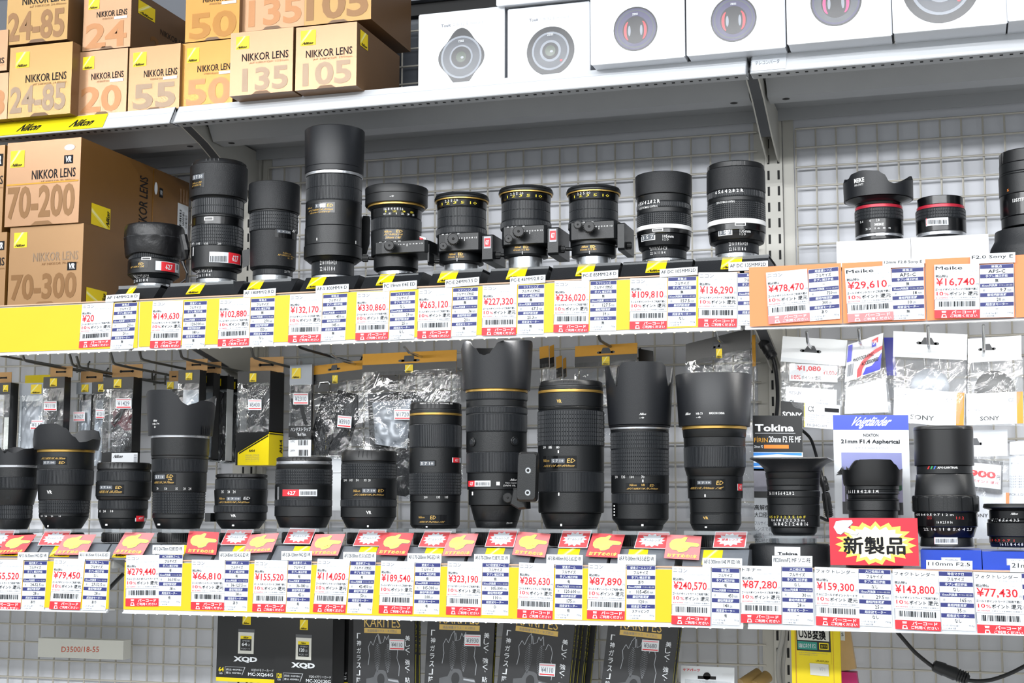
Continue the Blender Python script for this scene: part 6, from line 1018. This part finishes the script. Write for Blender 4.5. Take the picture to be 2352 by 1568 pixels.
# right bay
def sony1(t, Y):
    g = G(); f = frp((1812.7, 834.5), (1923.5, 838), (1812.7, 874), Y+.003); f.sheet(g, 'paper', .0004); f.text(g, '¥1,080', .16, .10, .66, .45, 'ink_red', 1, .03); f.text(g, '10%', .05, .66, .24, .90, 'ink_red', 1, .02); f.text(g, 'ポイント還元', .25, .68, .66, .90, 'ink', 1); f.rect(g, .68, .14, 1, .86, 'paper_pale', 1); f.text(g, '¥1,030', .70, .35, .98, .62, 'ink_red', 2); part(g, 'price_slip', t)
    g = G(); f = frp((1805, 887), (1922, 895), (1804, 936), Y+.002); f.sheet(g, 'paper_pale', .0004); f.text(g, 'SONY', .07, .20, .32, .38, 'ink_grey', 1, .02); f.text(g, 'α', .07, .62, .17, .88, 'ink', 1); [f.text(g, w, .28, .5+.14*i, .84, .58+.14*i, 'ink_grey', 1) for i, w in enumerate(('アクセサリーシューキャップ', 'Accessory Shoe Cap', 'Cache du sabot'))]; part(g, 'back_card', t)
    g = G(); f = frp((1793.6, 920.6), (1930, 931), (1793, 976), Y-.004); f.sheet(g, 'paper_pale', .0004); f.rect(g, 0, 0, .40, 1, 'pack_black', 1); f.rect(g, .395, 0, .41, 1, 'pack_yellow', 2); f.text(g, 'SONY', .03, .42, .36, .66, 'paper', 2, .03); f.text(g, 'α', .46, .12, .56, .34, 'ink', 2); f.rect(g, .74, .14, .98, .30, 'ink', 2); [f.text(g, 'Protects shoe of the camera', .46, .44+.09*i, .86, .49+.09*i, 'ink_grey', 2, res=1) for i in range(4)]; f.text(g, 'FA-SHC1AM', .45, .84, .78, .94, 'ink_grey', 2); part(g, 'front_card', t)
bag('white headed bag with black and white card, first in the right bay', (1798, 771.5), (1946.5, 781), (1941, 844), (1793, 830), 978, 2.06, 'grey_panel', None, None, (.45, .52, .13), None, 'bag_milky', (0, -8), 4, sony1, .005, 25)
hook(1855, 788, 'chrome peg hook holding the first white headed bag', 2.0, 'chrome', .014, fwd=.010)
def un_front(t, Y):
    g = G(); f = frp((1947, 792), (2029, 764), (1940, 877), Y-.002); f.b = np.array(at(1940, 877, Y-.002))-f.o; f.rect(g, .02, .03, .14, .48, 'un_blue', 1); f.bars(g, .05, .56, .22, .88, 'ink_grey', 1, 9, 8); f.poly(g, [(.70, .10), (.86, .06), (.86, .20), (.72, .27)], 'un_red', 1); f.poly(g, [(.70, .16), (.82, .22), (.82, .30), (.70, .30)], 'un_blue', 2); f.text(g, 'UN', .72, .13, .83, .24, 'paper', 3, .04)
    f.poly(g, [(.34, 1), (.34, .78), (.44, .60), (.60, .47), (.80, .38), (1, .34), (1, .44), (.78, .50), (.58, .62), (.48, .80), (.46, 1)], 'un_red', 1); f.poly(g, [(.50, .98), (.58, .80), (.74, .80), (.90, .66), (1, .52), (1, .98)], 'un_blue', 1); f.text(g, 'PHOTOGRAPHIC', .20, .44, .78, .54, 'ink', 3, .01); f.text(g, 'ACCESSORIES', .44, .62, .92, .72, 'ink', 3, .02); part(g, 'printed_header', t)
def un_body(t, Y): un_front(t, Y); g = G(); shape(g, [(1943, 890), (2034, 868), (2040, 946), (1940, 950)], Y+.006, .003, 'paper_pale'); part(g, 'white_insert', t)
bag('blister bag with red and blue slanted header card', (1947, 792), (2029, 764), (2035, 853), (1940, 878), 950, 2.055, 'paper', None, None, None, None, 'bag_milky', (-2, 12), -2, un_body, .004, 27)
bag('second red and blue header card peeking out behind the first', (2030, 775), (2052, 775), (2056, 858), (2037, 862), 950, 2.10, 'un_blue', (.62, 'un_blue'), None, None, None, 'bag_milky', (0, 2), 0, None, .003, 29)
hook(1974, 784, 'chrome peg hook holding the red and blue header card', 1.99, 'chrome', .015, fwd=.010)
def sonycard(tl, tr, bl, code, mm, wide=True):
    def fn(t, Y):
        g = G(); f = frp(tl, tr, bl, Y-.003); f.sheet(g, 'paper_pale', .0005); f.rect(g, 0, .66, 1, 1, 'paper', 1); f.rect(g, .885, 0, .995, 1, 'sony_orange', 2); f.text(g, 'SONY', .24, .74, .58, .88, 'ink', 2, .02); f.text(g, 'α', .74, .19, .83, .31, 'ink_grey', 2); f.text(g, code, .04, .50, .24, .57, 'ink_grey', 2); f.rect(g, .62, .51, .83, .60, 'paper', 1); f.text(g, mm, .66, .53, .79, .585, 'ink_grey', 2)
        [f.text(g, w, .05, .16+.062*i, .05+.52*k, .20+.062*i, 'ink_grey', 2, res=1) for i, (w, k) in enumerate((('Lens cap for front of lens', .75), ('Bouchon avant objectif capot', .95), ('Objektivdeckel vorn schutz', 1), ('Tapa frontal de objetivo', 1), ('レンズフロントキャップ', .8)))]; part(g, 'product_card', t)
        g = G(); m = (np.array(tl)+np.array(tr))/2; c = at(m[0], m[1]-6, Y+.006); vs = []; n = 32
        for rr, dy in ((.001, -.004), (.022, -.003), (.026, 0), (.026, .004)): vs += [(c[0]+rr*math.cos(2*math.pi*i/n), c[1]+dy, c[2]+rr*math.sin(2*math.pi*i/n)) for i in range(n)]
        g.add(vs, [(j*n+i, j*n+(i+1) % n, (j+1)*n+(i+1) % n, (j+1)*n+i) for j in range(3) for i in range(n)], 'pack_silver' if wide else 'cap_black', True); part(g, 'round_cap', t)
    return fn
bag('white headed bag with orange striped card, third header in the right bay', (2052, 760), (2222, 767.5), (2220.5, 826.5), (2051, 818.5), 972, 2.05, 'paper', None, None, (.47, .42, .12), None, 'bag_milky', (2, -2), 2, sonycard((2054, 889), (2216, 902), (2052, 968), 'ALC-F405S', 'ø40.5mm'), .008, 31)
hook(2133, 793, 'chrome peg hook holding the third white header', 1.99, 'chrome', .024, fwd=.010)
bag('white headed bag with orange striped card, rightmost upper bag', (2223, 778), (2346, 770), (2349, 830), (2223, 833), 978, 2.045, 'paper', None, None, (.36, .48, .13), None, 'bag_milky', (-2, 2), 0, sonycard((2219, 904), (2350, 899), (2220, 976), 'F49S', 'ø49mm', False), .008, 33)
hook(2260, 802, 'chrome peg hook holding the rightmost upper bag', 1.98, 'chrome', .030, fwd=.010)
def lowslip(t, Y):
    g = G(); f = frp((2225, 1052), (2304, 1060), (2223, 1126), Y-.002); f.sheet(g, 'thread_grey', .0006); f.rect(g, .0, .12, .95, .86, 'paper', 1); f.text(g, '900', .02, .34, .80, .56, 'ink_red', 2, .04); f.text(g, '円', .83, .44, .92, .57, 'ink', 2); f.text(g, 'ポイント還元', .1, .63, .9, .72, 'ink_red', 2); part(g, 'price_slip', t)
    g = G(); f = frp((2222, 1130), (2318, 1131), (2222, 1236), Y+.002); f.sheet(g, 'paper_pale', .0005); f.rect(g, .92, 0, 1.0, .6, 'sony_orange', 1); f.text(g, 'SONY', .1, .46, .5, .54, 'ink', 1, .02); part(g, 'product_card', t)
bag('lower white headed bag with red price slip beside the tall glossy lens', (2232, 988), (2314, 986), (2318, 1046), (2232, 1048), 1238, 2.06, 'paper', None, None, (.1, .52, .16), None, 'bag_milky', (-4, 0), 0, lowslip, .005, 35)
def low2(t, Y):
    g = G(); f = frp((2318, 1030), (2420, 1030), (2318, 1236), Y+.004); f.sheet(g, 'paper_pale', .0005); f.rect(g, .02, .14, .3, .18, 'paper', 1); f.text(g, 'anti-fade', .04, .148, .26, .172, 'ink_grey', 2); [f.text(g, 'フィルター専用プロテクト', .0, .30+.03*i, .5, .318+.03*i, 'ink_grey', 2, res=1) for i in range(5)]; f.text(g, 'PCK-LG1', .0, .50, .34, .525, 'ink_grey', 2); part(g, 'product_card', t)
bag('lower white headed bag cut off by the right edge', (2319, 1014), (2420, 1010), (2420, 1040), (2319, 1044), 1238, 2.075, 'paper', None, None, None, None, 'bag_milky', (0, 0), 0, low2, .005, 37)
# things behind the lens row, middle bay: white box and dark cable
g = G(); a, b = at(738, 1042, 2.12), at(782, 1172, 2.12); g.box((a[0], 2.12, b[2]), (b[0], 2.16, a[2]), 'grey_panel'); g.box((a[0], 2.1185, a[2]-.03), (b[0], 2.12, a[2]-.029), 'carton_edge'); solo(g, 'white_device', 'white plastic box hanging behind the round stickered zoom', 'box')
# cables by the right upright
def cable(label, pts, r, m, plug=None):
    t = thing('cable', label, 'cable', at(*pts[0][:2], pts[0][2])); P = [at(*p[:2], p[2]) for p in pts]; Q = []
    for i in range(len(P)-1):
        p0, p1, p2, p3 = P[max(i-1, 0)], P[i], P[i+1], P[min(i+2, len(P)-1)]
        for k in range(8): u = k/8; Q.append(.5*((2*p1)+(-p0+p2)*u+(2*p0-5*p1+4*p2-p3)*u*u+(-p0+3*p1-3*p2+p3)*u**3))
    Q.append(P[-1]); g = G(); g.tube(Q, r, m, 10); part(g, 'cord', t)
    if plug:
        for (x0, y0), (x1, y1), rr, nm in plug:
            g = G(); a, b = at(x0, y0, pts[0][2]-.002), at(x1, y1, pts[0][2]-.002); d = b-a; g.tube([a, a+d*.04, a+d*.3, a+d*.34, a+d*.62, a+d*.66, a+d*.94, b], [rr*.5, rr*.85, rr, rr*.9, rr, rr*.88, rr*.8, rr*.5], m, 14)
            for q in (.7, .77, .84, .91): g.tube([a+d*q, a+d*(q+.03)], rr*.98, m, 14)
            part(g, nm, t)
    return t
cable('black cable with inline plug hanging by the right upright below the orange sheets', [(1764, 757, 2.12), (1752, 785, 2.12), (1772, 815, 2.12), (1782, 850, 2.12), (1786, 920, 2.13), (1779, 1000, 2.14), (1775, 1090, 2.15)], .0028, 'cable_black', [((1750, 782), (1776, 822), .0085, 'inline_plug')])
cable('thin black cable with two plugs right of the square-hooded lens', [(1840, 986, 2.12), (1862, 1008, 2.12), (1876, 1050, 2.1), (1888, 1095, 2.08), (1893, 1130, 2.08), (1900, 1180, 2.08), (1903, 1195, 2.08), (1885, 1188, 2.1)], .0022, 'cable_black', [((1888, 1094), (1898, 1128), .006, 'upper_plug'), ((1896, 1130), (1905, 1188), .0065, 'lower_plug')])
cable('pale cable running down the right upright behind the lowest shelf', [(1800, 1436, 2.20), (1796, 1470, 2.20), (1789, 1500, 2.20), (1787, 1535, 2.20), (1791, 1575, 2.20)], .0034, 'cable_grey')
cable('second pale cable beside the first on the right upright', [(1806, 1436, 2.21), (1803, 1480, 2.21), (1798, 1530, 2.21), (1799, 1580, 2.21)], .0034, 'cable_grey')
cable('black cable sagging across the grid at lower right, with moulded connector', [(2050, 1438, 2.19), (2090, 1485, 2.19), (2110, 1505, 2.19), (2150, 1535, 2.19), (2190, 1550, 2.19), (2225, 1562, 2.19), (2270, 1562, 2.19), (2320, 1546, 2.19), (2370, 1520, 2.19)], .0028, 'cable_black', [((2142, 1527), (2226, 1560), .0095, 'moulded_connector')])
cable('black cable behind the gap between the two left rails', [(283, 1318, 1.95), (266, 1335, 1.95), (252, 1350, 1.95), (240, 1362, 1.95)], .003, 'cable_black')

# ------------------------------------------------------------------ below the lowest shelf
g = G(); f = frp((88.4, 1471), (283.7, 1471), (86.5, 1508), 2.20); t = thing('shelf_sign', 'small white sign with red code lettering on the bare grid', 'sign', f.P(.5, 1)); p = f.P(0, 1); q = f.P(1, 0); g.box((p[0], 2.20, p[2]), (q[0], 2.224, q[2]), 'sign_white'); part(g, 'sign_block', t); g = G(); f.text(g, 'D3500/18-55', .28, .36, .72, .70, 'sign_red', 1, .005); part(g, 'red_lettering', t)
def card_pack(name, label, tl, tr, bl, Y, dep, front, draw, group=None, side=None, sm='pack_black'):
    f = frp(tl, tr, bl, Y); t = thing(name, label, 'hanging pack', f.P(.5, 0), group); g = G(); q = [f.P(0, 1), f.P(1, 1), f.P(1, 0), f.P(0, 0)]; k = np.array([0, dep, 0]); g.hexa(q+[p+k for p in q], sm); g.add([p-[0, .0001, 0] for p in q], [(0, 1, 2, 3)], front)
    draw(f, g)
    if side: s = Fr(f.P(1, 0)+[.0001, 0, 0], f.P(1, 0)+k+[.0001, 0, 0], f.P(1, 1)+[.0001, 0, 0]); s.n = np.array([1., 0, 0]); side(s, g)
    part(g, 'pack_body', t); return t, f
def xqd(gb):
    def d(f, g):
        f.logo(g, .43, .045, .57, .185, 1); f.rect(g, .36, .25, .64, .32, 'camera_grey', 1); f.rect(g, .365, .295, .635, .60, 'sign_white', 2); f.rect(g, .405, .345, .595, .39, 'pack_yellow', 3); f.text(g, 'Nikon', .45, .352, .55, .383, 'ink', 4, .02, .2); f.rect(g, .405, .39, .595, .555, 'pack_black', 3); f.text(g, gb, .43, .44, .52, .49, 'paper', 4, .03); f.text(g, 'GB', .53, .455, .57, .49, 'paper_grey', 4); f.text(g, 'SPEED', .44, .405, .57, .425, 'paper_grey', 4); f.text(g, 'XQD 10', .42, .515, .57, .54, 'paper_grey', 4)
        f.text(g, 'XQD', .29, .64, .70, .725, 'paper', 1, .05); f.text(g, gb, .04, .80, .13, .865, 'pack_yellow', 1, .02); f.text(g, 'GB', .05, .875, .11, .90, 'paper_pale', 1); f.poly(g, [(.15, .79), (.50, .79), (.45, .905), (.44, .905), (.485, .795), (.155, .795), (.155, .905), (.15, .905)], 'paper_grey', 1); f.text(g, '読出 440MB/s', .17, .815, .45, .845, 'paper', 1); f.text(g, '書込 400MB/s', .17, .86, .43, .89, 'paper', 1); f.text(g, 'XQDメモリーカード', .60, .805, .98, .845, 'paper_pale', 1); f.text(g, f'MC-XQ{gb}G', .55, .86, .975, .915, 'paper', 1, .02); f.rect(g, 0, .945, 1, 1, 'pack_yellow', 1)
    return d
card_pack('memory_card_pack', 'left black memory card pack marked 64 with yellow base', (501, 1402), (634.5, 1406), (496, 1563), 2.10, .03, 'pack_black', xqd('64'), 'memory card packs')
card_pack('memory_card_pack', 'black memory card pack marked 120, overlapping the pack marked 64', (633, 1413), (765, 1418), (630, 1578), 2.085, .045, 'pack_black', xqd('120'), 'memory card packs')
card_pack('memory_card_pack', 'second memory card pack behind the one marked 120, only its edge showing', (668, 1404), (802, 1408), (664, 1570), 2.14, .03, 'pack_black', xqd('120'), 'memory card packs')
def karites(yel=True):
    def d(f, g):
        f.text(g, 'KARITES', .18, .035, .77, .135, 'pack_gold', 1, .0); f.rect(g, .18, .145, .78, .195, 'pack_gold', 1); f.text(g, '液晶保護ガラス・キズ防止', .23, .156, .72, .185, 'ink_grey', 2)
        for i, ch in enumerate('「神ガラス」降臨。'): f.text(g, ch, .06, .20+i*.075, .13 if ch not in '「」。' else .12, .255+i*.075, 'paper', 1, .01)
        for i, ch in enumerate('美しく、強く、貼りやすい。'):
            sm = ch in '、。'; y = .21+i*.06; f.text(g, ch, .85 if not sm else .88, y, .93 if not sm else .90, y+(.052 if not sm else .015), 'paper', 1, .01)
        for cx, w in ((.40, .055), (.57, .055)):
            for k in range(16):
                a = .30+.018*k; wd = w*math.sin(math.pi*(k+1.5)/18)
                f.poly(g, [(cx-wd, a), (cx-wd+.004, a), (cx+wd*.4, a+.02), (cx+wd*.4-.004, a+.02)], 'art_grey', 1); f.poly(g, [(cx+wd, a), (cx+wd-.004, a), (cx-wd*.2, a+.017), (cx-wd*.2+.004, a+.017)], 'art_grey', 1)
        for pts in ([(.25, .52), (.27, .42), (.25, .34), (.29, .28), (.33, .32), (.37, .24), (.41, .20), (.43, .30)], [(.43, .22), (.45, .30), (.50, .28), (.52, .22), (.55, .26), (.58, .21), (.60, .30)], [(.63, .34), (.66, .28), (.70, .30), (.73, .36), (.72, .44), (.76, .52), (.75, .62)]):
            for (a, b), (c_, e) in zip(pts[:-1], pts[1:]): f.poly(g, [(a-.004, b), (a+.004, b), (c_+.004, e), (c_-.004, e)], 'art_grey', 1)
        f.poly(g, [(.22, .66), (.34, .64), (.38, .58), (.42, .565), (.50, .565), (.54, .58), (.57, .64), (.74, .655), (.77, .70), (.77, 1), (.22, 1)], 'camera_grey', 1); f.disc(g, .46, .66, .06, .06, 'camera_dark', 2, 24); f.poly(g, [(.58, .655), (.74, .665), (.755, .685), (.58, .67)], 'art_grey', 2); f.rect(g, .26, .735, .52, 1, 'screen_blue', 2); f.disc(g, .64, .88, .07, .08, 'camera_dark', 2, 24)
    return d
def kside(s, g): q = Fr(s.P(.85, .03), s.P(.85, .38), s.P(.25, .03)); q.n = s.n; q.text(g, 'KARITES', 0, .1, 1, .9, 'spine_yellow', 1, .01); s.rect(g, .30, .40, .62, .80, 'spine_yellow', 1)
KG = 'black protector packs below the lowest shelf'
def kpack(lbl, short, tl, tr, bl, Y, n, stick=None, dx=1.):
    for k in range(n-1, -1, -1):
        Yk = Y+.0135*k; s = depth(at(*tl, Y)); P = [at(*p, Y)+[.0012*k*dx*math.sin(k*2.1), .0135*k, -.002*k] for p in (tl, tr, bl)]
        px = [proj(p) for p in P]
        t, f = card_pack('protector_pack', lbl if k == 0 else f'{["", "second", "third", "fourth", "fifth", "sixth", "seventh", "eighth", "ninth"][k]} pack in the row led by the {short}', px[0], px[1], px[2], Yk, .011, 'thread_grey' if False else 'camera_dark', karites() if k == 0 else (lambda f, g: None), KG, kside)
        if k == 0 and stick: g = G(); sticker(g, *stick[:4], Y-.001, stick[4], stick[5]); part(g, 'price_sticker', t)
kpack('black protector pack hanging straight beside the memory card packs', 'pack beside the memory cards', (812, 1408), (952, 1412), (810, 1634), 2.10, 2, (895, 1467, 929, 1492, '¥4110', 1))
kpack('black protector pack with sticker high at its right, second of four fronts', 'pack with high sticker', (984, 1398), (1138, 1403), (971, 1636), 2.09, 1, (1067, 1456.5, 1104, 1483, '¥3930', 1))
kpack('black protector pack tilted to the right with sticker low on it', 'tilted pack with low sticker', (1160, 1398), (1322, 1421), (1135, 1632), 2.085, 8, (1239, 1522, 1276, 1551, '¥4110', 2.5))
kpack('black protector pack with sticker, rightmost of four fronts, near the bare grid', 'rightmost pack near the bare grid', (1400, 1408), (1560, 1425), (1372, 1645), 2.085, 3, (1475, 1468, 1514, 1494, '¥3680', 2.5))
for x, y, l in ((833, 1418, 'thin peg hook over the straight protector pack'), (760, 1419, 'thin peg hook by the memory card pack marked 120')): hook(x, y, l, 2.02, 'chrome', .008)
# small white blister and brown rolls
t = thing('blister_pack', 'white headed blister pack at the bottom edge on the bare grid', 'hanging pack', at(1625, 1530, 2.12)); f = frp((1564, 1528), (1687, 1533), (1563, 1600), 2.12); g = G(); f.sheet(g, 'paper', .0008); f.text(g, 'ケアパーツ', .04, .08, .36, .17, 'ink_red', 2, .03); f.rect(g, .78, .20, .95, .28, 'paper_pale', 1); f.rect(g, .32, .30, .66, .40, 'hole_black', 2); f.disc(g, .49, .30, .07, .12, 'hole_black', 2, 20); part(g, 'header_card', t); g = G(); filmgrid(g, f.P(.08, .42, 3), f.P(.95, .45, 3), f.P(.95, 1, 3), f.P(.06, 1, 3), 'bag_milky', .012, 18, 10, 41); part(g, 'clear_blister', t)
for i, (a, b) in enumerate((((1704, 1572), (1744, 1546)), ((1735, 1576), (1763, 1552)))): g = G(); P, Q = at(*a, 2.12), at(*b, 2.14); g.tube([P, P+(Q-P)*.98, Q], [.009, .009, .0085], 'brown_roll', 20); solo(g, 'brown_tube', ('left' if i == 0 else 'right')+' of two brown tubes leaning at the bottom edge', 'tube')
# yellow adapter pack and neighbour
t = thing('adapter_pack', 'bright yellow adapter pack with black framed label beside the right upright', 'hanging pack', at(1872, 1437, 2.06)); f = frp((1816, 1430), (1929, 1434), (1820, 1600), 2.06); g = G(); f.sheet(g, 'pack_yellow', .004)
f.rect(g, .08, -.02, .10, .98, 'header_gold', 1); f.rect(g, .85, -.02, .87, .98, 'header_gold', 1); part(g, 'yellow_back_card', t)
g = G(); q = Fr(f.P(.11, .05, 4), f.P(.80, .06, 4), f.P(.12, .53, 4)); q.sheet(g, 'pack_yellow', .0006); q.rect(g, 0, -.10, 1, .66, 'pack_black', 1); q.rect(g, .03, -.02, .96, .36, 'sign_white', 2); q.text(g, 'USB', .07, .04, .46, .30, 'ink', 3, .02); q.text(g, '変換', .48, .04, .86, .32, 'ink', 3, 0, 0, 2, .008); q.rect(g, .03, .40, .60, .62, 'teal', 2); q.text(g, 'USB Bコネクタ オス', .06, .44, .56, .58, 'paper', 3, .02); q.rect(g, .66, .41, .94, .60, 'pack_yellow', 2); q.rect(g, .69, .44, .91, .57, 'ink', 3); q.text(g, '変換アダプタ', .71, .47, .89, .54, 'pack_yellow', 4)
[q.text(g, 'コネクタ形状を変換するアダプタ', .05, .70+.055*i, .9-.3*i, .73+.055*i, 'ink_grey', 2, res=1) for i in range(2)]; q.text(g, 'UM-KB7USB3', .55, .90, .92, .95, 'ink', 2); part(g, 'printed_label', t)
g = G(); sq = Fr(f.P(.37, .53, 8), f.P(.75, .54, 8), f.P(.38, .69, 8)); sq.sheet(g, 'sign_white', .0003); sq.text(g, '¥71', .5, .3, .8, .6, 'paper_grey', 1); part(g, 'blank_sticker', t)
g = G(); f.text(g, 'HAKUBA', .40, .80, .88, .86, 'pack_gold', 2, .02); f.rect(g, .86, .0, .99, .9, 'pack_yellow', 2); part(g, 'raised_lettering', t)
t = thing('wooden_item_pack', 'narrow pack with tan top and magenta base behind the yellow adapter pack', 'hanging pack', at(1946, 1440, 2.12)); g = G(); shape(g, [(1922, 1438), (1950, 1438), (1966, 1536), (1922, 1542)], 2.12, .02, 'tan_wood'); part(g, 'tan_top', t); g = G(); shape(g, [(1922, 1541), (1967, 1545), (1974, 1600), (1922, 1600)], 2.118, .024, 'magenta'); part(g, 'magenta_base', t); g = G(); q = frp((1930, 1445), (1940, 1446), (1931, 1470), 2.116); q.sheet(g, 'paper', .0003); q.text(g, '5', .2, .3, .7, .6, 'ink', 1); part(g, 'white_label', t)
